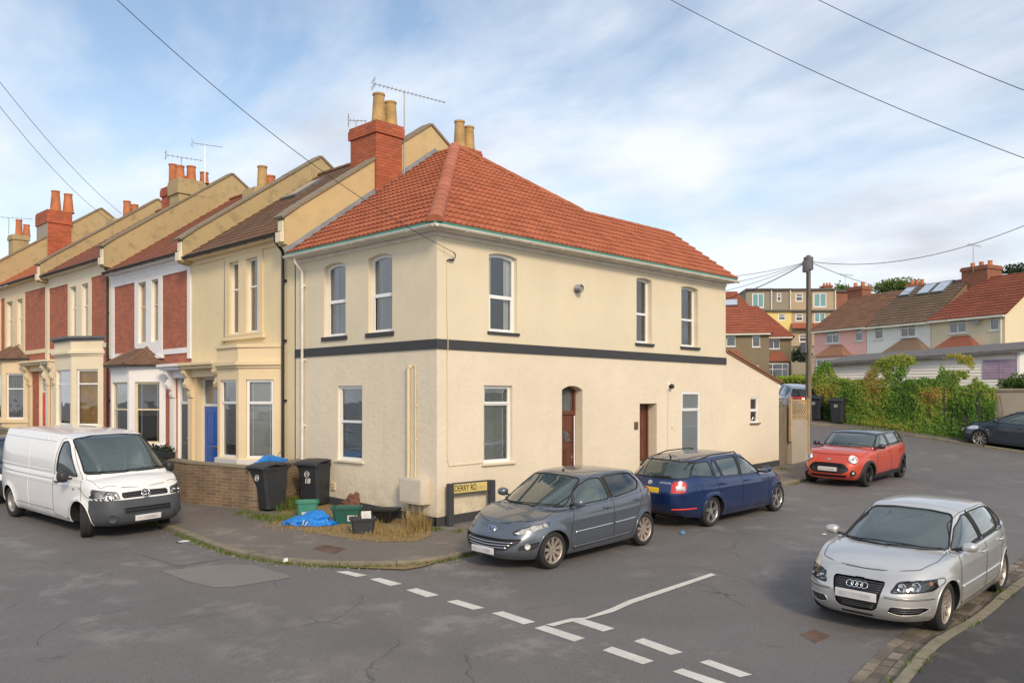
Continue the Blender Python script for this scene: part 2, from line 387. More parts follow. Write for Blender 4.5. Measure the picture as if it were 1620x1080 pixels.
# ------------------------------------------------------------------ mesh builder
LOC = {}
class MB:
    def __init__(s): s.v = []; s.f = []; s.a = []; s.M = Matrix.Identity(4); s.r = 0.
    def add(s, vs, fs, a=None):
        n = len(s.v); M = s.M
        s.v += [tuple(M @ Vector(v)) for v in vs]; s.f += [tuple(n + i for i in f) for f in fs]
        s.a += [s.r if a is None else a] * len(fs); return s
    def box(s, x0, x1, y0, y1, z0, z1, a=None):
        return s.add([(x0, y0, z0), (x1, y0, z0), (x1, y1, z0), (x0, y1, z0), (x0, y0, z1), (x1, y0, z1), (x1, y1, z1), (x0, y1, z1)],
                     [(0, 3, 2, 1), (4, 5, 6, 7), (0, 1, 5, 4), (1, 2, 6, 5), (2, 3, 7, 6), (3, 0, 4, 7)], a)
    def bbox(s, x0, x1, y0, y1, z0, z1, b=.01, seg=2):
        # bevelled box
        bm = bmesh.new(); bmesh.ops.create_cube(bm, size=1)
        for v in bm.verts: v.co = Vector(((x0 + x1) / 2 + v.co.x * (x1 - x0), (y0 + y1) / 2 + v.co.y * (y1 - y0), (z0 + z1) / 2 + v.co.z * (z1 - z0)))
        bmesh.ops.bevel(bm, geom=bm.edges[:], offset=min(b, .49 * min(abs(x1 - x0), abs(y1 - y0), abs(z1 - z0))), segments=seg, affect='EDGES', profile=.6)
        bm.verts.index_update(); s.add([v.co[:] for v in bm.verts], [[v.index for v in f.verts] for f in bm.faces]); bm.free(); return s
    def tube(s, pts, r, n=8, cap=True, r1=None):
        pts = [Vector(p) for p in pts]; vs = []; m = len(pts)
        up = Vector((0, 0, 1)); prev = None
        for i, p in enumerate(pts):
            t = (pts[min(i + 1, m - 1)] - pts[max(i - 1, 0)]).normalized()
            if prev is None:
                a = t.cross(up) if abs(t.z) < .95 else t.cross(Vector((1, 0, 0)))
                a.normalize()
            else:
                a = prev - t * prev.dot(t); a.normalize()
            prev = a; b = t.cross(a)
            rr = r if r1 is None else r + (r1 - r) * i / max(1, m - 1)
            for k in range(n):
                an = 2 * math.pi * k / n; vs.append(p + a * math.cos(an) * rr + b * math.sin(an) * rr)
        fs = [(i * n + k, i * n + (k + 1) % n, (i + 1) * n + (k + 1) % n, (i + 1) * n + k) for i in range(m - 1) for k in range(n)]
        if cap: fs += [tuple(range(n - 1, -1, -1)), tuple((m - 1) * n + k for k in range(n))]
        return s.add(vs, fs)
    def lathe(s, prof, c=(0, 0, 0), n=24, axis='z', a0=0, a1=2 * math.pi):
        full = abs(a1 - a0 - 2 * math.pi) < 1e-6; m = n if full else n + 1; vs = []
        for k in range(m):
            an = a0 + (a1 - a0) * k / n; ca, sa = math.cos(an), math.sin(an)
            for (rr, h) in prof:
                p = (rr * ca, rr * sa, h) if axis == 'z' else ((rr * ca, h, rr * sa) if axis == 'y' else (h, rr * ca, rr * sa))
                vs.append((c[0] + p[0], c[1] + p[1], c[2] + p[2]))
        q = len(prof)
        fs = [(k * q + i, ((k + 1) % m) * q + i, ((k + 1) % m) * q + i + 1, k * q + i + 1) for k in range(n) for i in range(q - 1)]
        return s.add(vs, fs)
    def prism(s, poly, h0, h1, axis='z'):
        # poly of 2D points extruded along an axis: z -> (x,y), y -> (x,z), x -> (y,z)
        def P(a, b, h): return (a, b, h) if axis == 'z' else ((a, h, b) if axis == 'y' else (h, a, b))
        n = len(poly); vs = [P(a, b, h0) for a, b in poly] + [P(a, b, h1) for a, b in poly]
        tri = tessellate_polygon([[Vector((a, b, 0)) for a, b in poly]])
        fs = [tuple(t) for t in tri] + [tuple(n + i for i in reversed(t)) for t in tri] + [(i, (i + 1) % n, n + (i + 1) % n, n + i) for i in range(n)]
        return s.add(vs, fs)
    def sph(s, c, r, n=12, m=8, sc=(1, 1, 1)):
        vs = []; fs = []
        for i in range(m + 1):
            th = math.pi * i / m
            for k in range(n):
                an = 2 * math.pi * k / n
                vs.append((c[0] + r * sc[0] * math.sin(th) * math.cos(an), c[1] + r * sc[1] * math.sin(th) * math.sin(an), c[2] + r * sc[2] * math.cos(th)))
        for i in range(m):
            for k in range(n): fs.append((i * n + k, (i + 1) * n + k, (i + 1) * n + (k + 1) % n, i * n + (k + 1) % n))
        return s.add(vs, fs)

def build(name, mb, mat, parent=None, smooth=None, weld=False, label=None):
    me = bpy.data.meshes.new(name)
    vs = mb.v
    off = Vector((0, 0, 0)); q = parent
    while q is not None:
        if q.name in LOC: off = LOC[q.name]; break
        q = q.parent
    if parent is not None and off.length > 0: vs = [(v[0] - off.x, v[1] - off.y, v[2] - off.z) for v in vs]
    me.from_pydata(vs, [], mb.f); me.update()
    bm = bmesh.new(); bm.from_mesh(me)
    lay = bm.faces.layers.float.new('rnd')
    bm.faces.ensure_lookup_table()
    for f, a in zip(bm.faces, mb.a): f[lay] = a
    if weld: bmesh.ops.remove_doubles(bm, verts=bm.verts, dist=1e-5)
    bmesh.ops.recalc_face_normals(bm, faces=bm.faces)
    bm.to_mesh(me); bm.free()
    mats = mat if isinstance(mat, (list, tuple)) else [mat]
    for m in mats: me.materials.append(MATS[m] if isinstance(m, str) else m)
    if smooth:
        me.polygons.foreach_set('use_smooth', [True] * len(me.polygons))
        if smooth is not True: me.set_sharp_from_angle(angle=R(smooth))
    o = bpy.data.objects.new(name, me); COL.objects.link(o)
    if parent is not None: o.parent = parent
    if label: o['label'] = label
    return o
def tag(o, label=None, cat=None, group=None, kind=None):
    if label: o['label'] = label
    if cat: o['category'] = cat
    if group: o['group'] = group
    if kind: o['kind'] = kind
    return o
def thing(name, label, cat, loc=(0, 0, 0), group=None, local=False, rz=0):
    o = bpy.data.objects.new(name, None); COL.objects.link(o); o.location = loc; o.rotation_euler = (0, 0, rz); o.empty_display_size = .2
    if not local: LOC[o.name] = Vector(loc)
    return tag(o, label, cat, group)
def copy_tree(o, parent=None):
    c = o.copy(); COL.objects.link(c)
    if parent is not None: c.parent = parent
    for ch in o.children: copy_tree(ch, c)
    return c

class Face:
    """a facade: m(u,v,d) -> world; u along, v up, d outwards"""
    def __init__(s, o, u, n): s.o = Vector(o); s.u = Vector(u).normalized(); s.n = Vector(n).normalized()
    def mat(s):
        M = Matrix.Identity(4)
        for i in range(3): M[i][0] = s.u[i]; M[i][1] = s.n[i]; M[i][2] = (0, 0, 1)[i]; M[i][3] = s.o[i]
        return M          # local (u, d, v)
    def mb(s): m = MB(); m.M = s.mat(); return m
def arch(u0, u1, v0, v1, rise=0., n=10):
    if rise <= 0: return [(u0, v0), (u1, v0), (u1, v1), (u0, v1)]
    w = (u1 - u0) / 2; rad = (w * w + rise * rise) / (2 * rise); cy = v1 - rad; a = math.asin(min(1, w / rad)); c = (u0 + u1) / 2
    pts = [(u0, v0), (u1, v0)]
    for i in range(n + 1):
        t = a - 2 * a * i / n; pts.append((c + rad * math.sin(t), cy + rad * math.cos(t)))
    return pts
def plate(mb, outer, holes, d0, d1, rim=True):
    """solid slab with holes in facade coordinates, back at d0, front at d1 (open back)"""
    loops = [outer] + holes; flat = [p for l in loops for p in l]
    tri = tessellate_polygon([[Vector((a, b, 0)) for a, b in l] for l in loops])
    n = len(flat); vs = [(a, d1, b) for a, b in flat] + [(a, d0, b) for a, b in flat]
    fs = [tuple(t) for t in tri]; k = 0
    for li, l in enumerate(loops):
        for i in range(len(l) if (rim or li) else 0):
            a, b = k + i, k + (i + 1) % len(l); fs.append((a, b, n + b, n + a))
        k += len(l)
    mb.add(vs, fs)
def inset_arch(u0, u1, v0, v1, rise, t): return arch(u0 + t, u1 - t, v0 + t, v1 - t, max(0, rise * .9))
def window(parent, F, u0, u1, v0, v1, rise=0., depth=.12, tr=(), mul=(), fr=.068, fmat='upvc', gmat='window_glass', sill=None, inside='net', vent=(), label=None, back=.55, room='dark_room', thick=.05):
    """tr: transom heights (fraction); mul: mullions; vent: cells (i) that are opening lights with a second frame"""
    mb = F.mb(); H = v1 - v0; Wd = u1 - u0
    plate(mb, arch(u0, u1, v0, v1, rise), [inset_arch(u0, u1, v0, v1, rise, fr)], -depth - thick, -depth)
    for t in tr: mb.box(u0 + fr, u1 - fr, -depth - thick, -depth - .002, v0 + H * t - fr * .42, v0 + H * t + fr * .42)
    for t in mul: mb.box(u0 + Wd * t - fr * .4, u0 + Wd * t + fr * .4, -depth - thick, -depth + .001, v0 + fr, v1 - fr - rise)
    for (a, b, c, d) in vent:
        A, B, Cc, D = u0 + Wd * a, u0 + Wd * b, v0 + H * c, v0 + H * d
        plate(mb, arch(A, B, Cc, D), [arch(A + fr * .75, B - fr * .75, Cc + fr * .75, D - fr * .75)], -depth - .01, -depth + .014)
    w = build('window', mb, fmat, parent, label=label)
    mb = F.mb(); plate(mb, inset_arch(u0, u1, v0, v1, rise, fr * .8), [], -depth - thick * .55 - .004, -depth - thick * .55)
    build('pane', mb, gmat, w)
    if sill:
        mb = F.mb(); e, hh, pr = sill[1], sill[2], sill[3]
        mb.bbox(u0 - e, u1 + e, -depth + .001, pr, v0 - hh, v0 - .002, .008)
        build('sill', mb, sill[0], w)
    mb = F.mb(); a0 = u0 - .02; a1 = u1 + .02
    # a shallow room behind, so that the pane shows depth
    mb.add([(a0, -depth - thick, v0), (a1, -depth - thick, v0), (a1, -depth - thick, v1), (a0, -depth - thick, v1),
            (a0, -depth - back, v0), (a1, -depth - back, v0), (a1, -depth - back, v1), (a0, -depth - back, v1)],
           [(4, 5, 6, 7), (0, 1, 5, 4), (1, 2, 6, 5), (2, 3, 7, 6), (3, 0, 4, 7)])
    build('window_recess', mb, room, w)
    d = -depth - thick - .045
    if inside in ('net', 'curtain', 'yellow'):
        mb = F.mb(); n = 60; vs = []; rr = random.Random(int(u0 * 77 + v0 * 13))
        gap = {'net': .0, 'curtain': .22, 'yellow': .0}[inside]
        spans = [(0, .5 - gap), (.5 + gap, 1)] if gap else [(0, 1)]
        for (s0, s1) in spans:
            vs = []; ph = rr.random() * 6
            for i in range(n + 1):
                t = s0 + (s1 - s0) * i / n; off = .022 * math.sin(t * 42 + ph) + .012 * math.sin(t * 97 + 2 * ph)
                for v in (v0, v1): vs.append((a0 + (a1 - a0) * t, d + off, v))
            mb.add(vs, [(2 * i, 2 * i + 2, 2 * i + 3, 2 * i + 1) for i in range(n)])
        build('curtain', mb, {'net': 'net_curtain', 'curtain': 'blind', 'yellow': 'curtain_yellow'}[inside], w, smooth=True)
    elif inside in ('blind', 'closed', 'woodblind', 'half'):
        mb = F.mb(); pitch = .05; z = v0 if inside != 'half' else v0 + H * .45
        tilt = {'blind': .030, 'closed': .045, 'woodblind': .04, 'half': .02}[inside]
        while z < v1:
            mb.add([(a0, d - .018, z), (a1, d - .018, z), (a1, d + .018, z + tilt), (a0, d + .018, z + tilt),
                    (a0, d - .018, z - .003), (a1, d - .018, z - .003), (a1, d + .018, z + tilt - .003), (a0, d + .018, z + tilt - .003)],
                   [(0, 1, 2, 3), (7, 6, 5, 4), (2, 3, 7, 6), (0, 1, 5, 4)]); z += pitch
        for t in (.2, .8): mb.box(a0 + (a1 - a0) * t - .012, a0 + (a1 - a0) * t + .012, d + .019, d + .023, v0, v1)
        build('blind', mb, 'wood_blind' if inside == 'woodblind' else 'blind', w)
    return w

def clip(bm, poly3, nrm, outer=True):
    """keep the part of a flat-ish mesh inside a convex loop (counter-clockwise about nrm)"""
    c = sum(poly3, Vector()) / len(poly3)
    for i in range(len(poly3)):
        a, b = poly3[i], poly3[(i + 1) % len(poly3)]
        pn = (b - a).cross(nrm).normalized()
        if pn.dot(c - a) > 0: pn = -pn
        bmesh.ops.bisect_plane(bm, geom=bm.verts[:] + bm.edges[:] + bm.faces[:], plane_co=a, plane_no=pn, clear_outer=True, dist=1e-5)
def tiled(name, parent, polys, e0, e1, up, mat, gauge=.30, wave=.15, amp=.018, lip=.028, ns=6, label=None, top=None):
    """real interlocking tiles: e0->e1 along the eave, up = direction up the slope; polys = convex loops lying in the plane"""
    e0 = Vector(e0); U = (Vector(e1) - e0); U.normalize(); V = Vector(up).normalized(); N = U.cross(V).normalized()
    if N.z < 0: N = -N
    allp = [Vector(p) for pl in polys for p in pl]
    us = [(p - e0).dot(U) for p in allp]; vs_ = [(p - e0).dot(V) for p in allp]
    u0, u1, v0, v1 = min(us) - .05, max(us) + .05, min(vs_), max(vs_)
    nr = int(math.ceil((v1 - v0) / gauge)); du = wave / ns; nc = int((u1 - u0) / du) + 1
    prof = []
    for i in range(nc + 1):
        t = ((u0 + i * du) / wave) % 1.0
        prof.append(amp * max(-.25, math.cos(2 * math.pi * t)) )
    res = MB(); rr = random.Random(3)
    bmall = bmesh.new(); lay = bmall.faces.layers.float.new('rnd')
    for j in range(nr):
        va, vb = v0 + j * gauge, v0 + (j + 1) * gauge + .02
        rowA = [bmall.verts.new(e0 + U * (u0 + i * du) + V * va + N * (prof[i] + lip)) for i in range(nc + 1)]
        rowB = [bmall.verts.new(e0 + U * (u0 + i * du) + V * vb + N * (prof[i] + .001)) for i in range(nc + 1)]
        rowC = [bmall.verts.new(e0 + U * (u0 + i * du) + V * (va + .001) + N * (-.03)) for i in range(nc + 1)]
        tint = {}
        for i in range(nc):
            k = int((i * du) / (wave * 2)); tint.setdefault(k, rr.random())
            f = bmall.faces.new((rowA[i], rowA[i + 1], rowB[i + 1], rowB[i])); f[lay] = tint[k]; f.smooth = True
            f = bmall.faces.new((rowC[i], rowC[i + 1], rowA[i + 1], rowA[i])); f[lay] = tint[k]
    me = bpy.data.meshes.new(name); final = bmesh.new()
    for pl in polys:
        b2 = bmall.copy(); clip(b2, [Vector(p) for p in pl], N)
        tmp = bpy.data.meshes.new('t'); b2.to_mesh(tmp); b2.free(); final.from_mesh(tmp); bpy.data.meshes.remove(tmp)
    # backing sheet
    off = Vector((0, 0, 0)); q = parent
    while q is not None:
        if q.name in LOC: off = LOC[q.name]; break
        q = q.parent
    lay = final.faces.layers.float.get('rnd')
    for pl in polys:
        f = final.faces.new([final.verts.new(Vector(p) - N * .035) for p in pl]); f[lay] = .2
    for v in final.verts: v.co -= off
    final.to_mesh(me); final.free(); bmall.free()
    me.materials.append(MATS[mat]); o = bpy.data.objects.new(name, me); COL.objects.link(o); o.parent = parent
    if label: o['label'] = label
    return o
def ridge_tiles(name, parent, a, b, mat='clay_ridge', r=.12, seg=.42, n=8, drop=0.):
    a, b = Vector(a), Vector(b); L = (b - a).length; t = (b - a).normalized(); s = t.cross(Vector((0, 0, 1))).normalized(); u = s.cross(t)
    if u.z < 0: u = -u
    mb = MB(); k = max(1, int(round(L / seg))); rr = random.Random(5)
    for i in range(k):
        p, q = a + t * (L * i / k), a + t * (L * (i + 1) / k + .03); vs = []
        for (c, rad) in ((p, r * 1.07), (q, r * .97)):
            for j in range(n + 1):
                an = math.pi * (j / n) * 1.1 - math.pi * .05; vs.append(c + s * math.cos(an) * rad * 1.15 + u * (math.sin(an) * rad * .85 - .03))
        m = n + 1; mb.add(vs, [(j, j + 1, m + j + 1, m + j) for j in range(n)] + [tuple(range(m))], rr.random())
    return build(name, mb, mat, parent, smooth=40)
def sheet(name, poly, dz, mat, res=.8, zf=gz, parent=None):
    """a ground sheet over a polygon, following the terrain"""
    P = [Vector(p) for p in poly]; pts = []; 
    for i in range(len(P)):
        a, b = P[i], P[(i + 1) % len(P)]; k = max(1, int((b - a).length / res))
        pts += [a + (b - a) * j / k for j in range(k)]
    nb = len(pts); edges = [(i, (i + 1) % nb) for i in range(nb)]
    xs = [p.x for p in pts]; ys = [p.y for p in pts]; allp = [Vector((p.x, p.y)) for p in pts]
    def inside(x, y):
        c = False
        for i in range(len(P)):
            a, b = P[i], P[i - 1]
            if (a.y > y) != (b.y > y) and x < (b.x - a.x) * (y - a.y) / (b.y - a.y) + a.x: c = not c
        return c
    x = min(xs) + res / 2
    while x < max(xs):
        y = min(ys) + res / 2
        while y < max(ys):
            if inside(x, y): allp.append(Vector((x, y)))
            y += res
        x += res
    vo, eo, fo, *_ = delaunay_2d_cdt(allp, edges, [list(range(nb))], 1, 1e-5)
    mb = MB(); mb.add([(v.x, v.y, zf(v.x, v.y) + dz) for v in vo], [f for f in fo])
    return build(name, mb, mat, parent, smooth=True)

def text_mb(mb, txt, size, M=None, depth=.002, align='CENTER', sx=1., bold=0.):
    cu = bpy.data.curves.new('t', 'FONT'); cu.body = txt; cu.size = size; cu.align_x = align; cu.align_y = 'CENTER'; cu.extrude = depth; cu.offset = bold; cu.resolution_u = 3
    o = bpy.data.objects.new('t', cu); me = o.to_mesh(); old = mb.M
    mb.M = (M if M is not None else mb.M) @ Matrix.Diagonal((sx, 1, 1, 1)); mb.add([v.co[:] for v in me.vertices], [tuple(p.vertices) for p in me.polygons]); mb.M = old
    o.to_mesh_clear(); bpy.data.objects.remove(o); bpy.data.curves.remove(cu)
def take_if(c, name, mat, cond): return c.take(name, [f for f in c.bm.faces if cond(f.calc_center_median())], mat) if 0 else c.take(name, [f for f in c.bm.faces if cond(f.calc_center_median())], mat)
# ================================================================== ground
def grid_sheet(name, xs, ys, dz, mat):
    mb = MB(); n = len(xs)
    mb.add([(x, y, gz(x, y) + dz) for y in ys for x in xs], [(j * n + i, j * n + i + 1, (j + 1) * n + i + 1, (j + 1) * n + i) for j in range(len(ys) - 1) for i in range(n - 1)])
    return tag(build(name, mb, mat, None, smooth=True), kind='structure')
def rng(a, b, s):
    n = int(round((b - a) / s)); return [a + (b - a) * i / n for i in range(n + 1)]
grid_sheet('road', rng(-400, -60, 60)[:-1] + rng(-60, 30, 1) , rng(-300, -50, 50)[:-1] + rng(-50, 70, 1) + rng(70, 400, 60)[1:], 0, 'road_asphalt')
grid_sheet('hillside', rng(25.6, 60, 1.2) + rng(60, 700, 40)[1:], rng(-500, -50, 50)[:-1] + rng(-50, 80, 2) + rng(80, 700, 60)[1:], .02, 'hill_grass')
def kerb(name, line, w=.13, h=.08, mat='kerb_stone', side=1, seg=.9, parent=None):
    """kerb stones along a line; side=+1: the pavement lies to the left of the direction"""
    P = [Vector((p[0], p[1])) for p in line]; fine = []
    for a, b in zip(P[:-1], P[1:]):
        k = max(1, int((b - a).length / .3)); fine += [a + (b - a) * i / k for i in range(k)]
    fine.append(P[-1]); mb = MB(); rr = random.Random(11); acc = 0; val = rr.random(); dzj = 0
    nor = []
    for i in range(len(fine)):
        t = (fine[min(i + 1, len(fine) - 1)] - fine[max(i - 1, 0)]).normalized(); nor.append(Vector((-t.y, t.x)) * side)
    for i in range(len(fine) - 1):
        a, b = fine[i], fine[i + 1]; acc += (b - a).length
        sp = [(0, -.06), (0.0, h - .02), (.02, h), (w, h + .001), (w, -.02)]; vs = []
        for p, n in ((a, nor[i]), (b, nor[i + 1])):
            for (o, z) in sp: q = p + n * o; vs.append((q.x, q.y, gz(q.x, q.y) + z + dzj))
        if acc > seg:
            k_ = .93; vs[5:] = [tuple(a_ + (b_ - a_) * k_ for a_, b_ in zip(p_, q_)) for p_, q_ in zip(vs[:5], vs[5:])]
        mb.add(vs, [(j, j + 1, 5 + j + 1, 5 + j) for j in range(4)] + [(0, 1, 2, 3, 4), (5, 6, 7, 8, 9)], val)
        if acc > seg:
            acc = 0; val = rr.random(); dzj = rr.uniform(-.010, .010)
    return tag(build(name, mb, mat, parent), kind='structure')
k1 = [G(*p) for p in [(300, 852), (350, 872), (400, 884), (450, 891), (500, 895), (560, 897), (640, 896), (690, 890), (722, 883)]]
def chaikin(P, n=2):
    for _ in range(n):
        Q = [P[0]]
        for a, b in zip(P[:-1], P[1:]): Q += [(a[0] * .75 + b[0] * .25, a[1] * .75 + b[1] * .25), (a[0] * .25 + b[0] * .75, a[1] * .25 + b[1] * .75)]
        P = Q + [P[-1]]
    return P
K1 = [(-3.75, 66), (-3.75, 30), (-3.72, 10), (-3.72, 6)] + [(p.x, p.y) for p in k1] + [(.5, -2.12), (4, -2.1), (10.5, -2.08), (15.5, -2.05), (16.8, -1.7), (17.5, -1.0), (17.7, 0), (17.7, 66)]
K1 = chaikin(K1)
tag(sheet('pavement', K1, .065, 'pavement_asphalt', .9), kind='structure')
kerb('kerb', K1, side=1)
k2 = [G(*p) for p in [(1400, 1100), (1417, 1080), (1457, 1031), (1497, 1004), (1540, 982), (1589, 938), (1640, 905)]]
K2 = [(-3.6, -13), (-2.9, -11.2)] + [(p.x, p.y) for p in k2] + [(7.5, -9.45), (14, -9.3), (20, -9.2), (23, -9.4), (24.5, -11)]
NK2 = len(K2); K2 = chaikin(K2)
tag(sheet('pavement', K2 + [(24.5, -18), (-3.6, -18)], .065, 'dark_pavement', .9), kind='structure')
kerb('kerb', K2, w=.15, side=-1)
K3 = [(23.5, -26), (23.1, -8), (23.55, -3.2), (23.9, -1.3), (24.0, .3), (23.7, 2), (23.35, 3.2), (23.0, 6), (22.8, 40)]
tag(sheet('pavement', K3 + [(27, 40), (27, -26)], .065, 'pavement_asphalt', 1.), kind='structure')
kerb('kerb', K3, side=-1)
# setts in the gutter beside the near kerb
mb = MB(); rr = random.Random(4)
for i in range(6, len(K2) - 18):
    a, b = Vector(K2[i][:2]), Vector(K2[i + 1][:2]); t = (b - a).normalized(); n = Vector((-t.y, t.x)); L = (b - a).length; s = 0
    while s < L - .05:
        w = rr.uniform(.16, .26)
        for r_ in range(3):
            c0 = a + t * s + n * (.015 + r_ * .135); c1 = a + t * min(L, s + w - .015) + n * (.015 + r_ * .135); d = n * .12; h = rr.uniform(.006, .016)
            q = [c0, c1, c1 + d, c0 + d]
            mb.add([(p.x, p.y, gz(p.x, p.y) - .02) for p in q] + [(p.x, p.y, gz(p.x, p.y) + h) for p in q], [(4, 5, 6, 7), (0, 1, 5, 4), (1, 2, 6, 5), (2, 3, 7, 6), (3, 0, 4, 7)], rr.random())
        s += w
tag(build('gutter_setts', mb, 'sett_stone'), kind='structure')
# painted markings
def mark(name, pts, mat='road_paint', dz=.005, label=None):
    w = [G(*p) for p in pts]; o = sheet(name, [(p.x, p.y) for p in w], dz, mat, .25); return tag(o, kind='structure')
def c2(*pts): return [(500 + x / 2.025, 820 + y / 2.025) for x, y in pts]
for q in [((62, 170), (100, 168), (165, 182), (130, 187)), ((172, 194), (205, 190), (276, 209), (238, 216)), ((288, 229), (322, 223), (394, 245), (355, 252)),
          ((418, 266), (452, 260), (540, 286), (503, 292)), ((562, 303), (598, 297), (703, 331), (665, 339)), ((700, 351), (733, 342), (862, 383), (827, 394)),
          ((822, 330), (856, 321), (957, 352), (920, 362)), ((1018, 393), (1048, 383), (1176, 428), (1137, 437)), ((918, 422), (948, 410), (1083, 456), (1047, 467)),
          ((1228, 460), (1260, 452), (1397, 500), (1358, 508)), ((1142, 490), (1173, 480), (1330, 532), (1295, 545))]:
    mark('road_marking', c2(*q))
mark('road_marking', c2((735, 341), (815, 321), (862, 318), (940, 290), (1000, 263), (1265, 176), (1281, 181), (1012, 273), (952, 300), (872, 321), (800, 335), (762, 346)), dz=.0085)
mark('road_patch', [(255, 903), (300, 898), (360, 892), (400, 893), (450, 908), (462, 913), (420, 920), (370, 928), (340, 929), (300, 920)], 'patch_asphalt')
mark('road_patch', [(222, 877), (290, 870), (330, 878), (350, 885), (300, 893), (280, 895)], 'road_asphalt', .006)
mark('dirt_strip', [(430, 889), (560, 899), (640, 902), (665, 898), (690, 891), (720, 884), (716, 880), (600, 893), (480, 890)], 'dirt', .02)
def cover(name, pts, label, dz):
    mb = MB(); w = [G(*p, .065 if dz > .05 else 0.) for p in pts]; lo = [(p.x, p.y, gz(p.x, p.y) + dz - .02) for p in w]; hi = [(p.x, p.y, gz(p.x, p.y) + dz + .006) for p in w]
    mb.add(lo + hi, [(4, 5, 6, 7), (0, 1, 5, 4), (1, 2, 6, 5), (2, 3, 7, 6), (3, 0, 4, 7)])
    w = [Vector(h) for h in hi]
    for k in range(1, 8):
        for (a, b, c, d) in ((0, 1, 3, 2), (0, 3, 1, 2)):
            p = w[a].lerp(w[b], k / 8); q = w[c].lerp(w[d], k / 8); mb.tube([p + Vector((0, 0, .002)), q + Vector((0, 0, .002))], .004, 4)
    return tag(build(name, mb, 'rust'), label, 'drain cover')
cover('manhole_cover', [(1265, 1003), (1290, 995), (1314, 1006), (1290, 1017)], 'rusty iron cover set in the road near the silver hatchback', .0)
cover('manhole_cover', [(494, 868), (512, 861), (547, 868), (528, 876)], 'rusty rectangular cover set in the corner pavement', .066)

# ================================================================== the corner house
TOPZ = 6.22; XE = FR(1148, 500)[0]; XL = FR(1232, 600)[0]
house = thing('corner_house', 'large cream rendered corner house with red tiled hipped roof and black string band', 'house', (0, 0, 0))
YW = 5.36
FRf = Face((0, 0, 0), (1, 0, 0), (0, -1, 0)); FLf = Face((0, 0, 0), (0, 1, 0), (-1, 0, 0))
def rx(p): return FR(p, 500)[0]
def ly(p): return FL(p, 500)[0]
BZ0, BZ1 = 3.69, 3.89
def u_r(px, py): return FR(px, py)
# openings, right side: (px left, py top (crown), px right, py bottom), rise
opR = dict(a=(773.5, 402, 818, 535, .055), b=(1007, 440, 1031, 551, .04), c=(1078, 453.5, 1104, 556, .04), d=(765.5, 609, 810.5, 729, 0), e=(1077.5, 620, 1107.5, 745, 0),
           f=(889, 610, 921.5, 742, .10), g=(1012, 638, 1039, 735, 0))
def openR(k):
    x0, y0, x1, y1, r = opR[k]; m = (x0 + x1) / 2; zt = FR(m, y0)[1]; zb = FR(x0, y1)[1]
    return rx(x0), rx(x1), zb, zt, r
OR = {k: openR(k) for k in opR}
zs_u = 4.13; zt_u = OR['a'][3]
for k in 'abc': OR[k] = (OR[k][0], OR[k][1], zs_u, OR[k][3], OR[k][4])
OR['d'] = (OR['d'][0], OR['d'][1], 1.28, 2.96, 0)
OR['f'] = (OR['f'][0], OR['f'][1], .24, OR['f'][3], .1); OR['g'] = (OR['g'][0], OR['g'][1], .30, OR['g'][3], 0)
OR['e'] = (OR['e'][0], OR['e'][1], .80, OR['e'][3], 0)
opL = dict(a=(512.5, 414, 546.8, 539, .07), b=(582.5, 400, 620.5, 534, .07), c=(534.5, 610, 573, 728, 0))
def openL(k):
    x0, y0, x1, y1, r = opL[k]; m = (x0 + x1) / 2; return ly(x1), ly(x0), FL(m, y1)[1], FL(m, y0)[1], r
OL = {k: openL(k) for k in opL}
for k in 'ab': OL[k] = (OL[k][0], OL[k][1], zs_u, zt_u, .07)
def wall_piece(F, name, outer, holes, mat, reveal=.16, d=0., label=None, parent=house):
    mb = F.mb(); plate(mb, outer, holes, d - reveal, d, False); return build(name, mb, mat, parent, label=label)
def R_(u0, u1, z0, z1): return [(u0, z0), (u1, z0), (u1, z1), (u0, z1)]
wall_piece(FRf, 'wall', R_(0, XE, BZ1, TOPZ + .1), [arch(*OR[k]) for k in 'abc'], 'render_smooth')
wall_piece(FRf, 'wall', R_(0, XE, -.6, BZ0), [arch(*OR[k]) for k in 'defg'], 'render_rough', .28)
wall_piece(FLf, 'wall', R_(0.001, YW, BZ1, TOPZ + .1), [arch(*OL[k]) for k in 'ab'], 'render_smooth')
wall_piece(FLf, 'wall', R_(0.001, YW, -.6, BZ0), [arch(*OL['c'])], 'render_rough')
mb = FRf.mb(); mb.box(-.032, XE, 0, .032, BZ0, BZ1); mb.M = FLf.mat(); mb.box(.001, YW, 0, .030, BZ0 + .001, BZ1 - .001)
build('string_band', mb, 'black_band', house)
# plinth follows the ground
def plinth(F, a, b, h, seg=.8):
    mb = MB()
    n = int((b - a) / seg) + 1
    mb.M = F.mat()
    for i in range(n):
        u0, u1 = a + (b - a) * i / n, a + (b - a) * (i + 1) / n
        P = lambda u: F.o + F.u * u
        z0, z1 = gz(P(u0).x, P(u0).y) + .05, gz(P(u1).x, P(u1).y) + .05
        mb.add([(u0, .022, z0 - .4), (u1, .022, z1 - .4), (u1, .022, z1 + h), (u0, .022, z0 + h), (u0, -.05, z0 - .4), (u1, -.05, z1 - .4), (u1, -.05, z1 + h), (u0, -.05, z0 + h)],
               [(0, 1, 2, 3), (3, 2, 6, 7), (0, 3, 7, 4), (1, 5, 6, 2)])
    build('plinth', mb, 'black_band', house)
for (a, b) in ((-.022, OR['f'][0] - .0), (OR['f'][1], OR['g'][0]), (OR['g'][1], XL + .02)): plinth(FRf, a, b, .20)
plinth(FLf, 0, YW, .20)
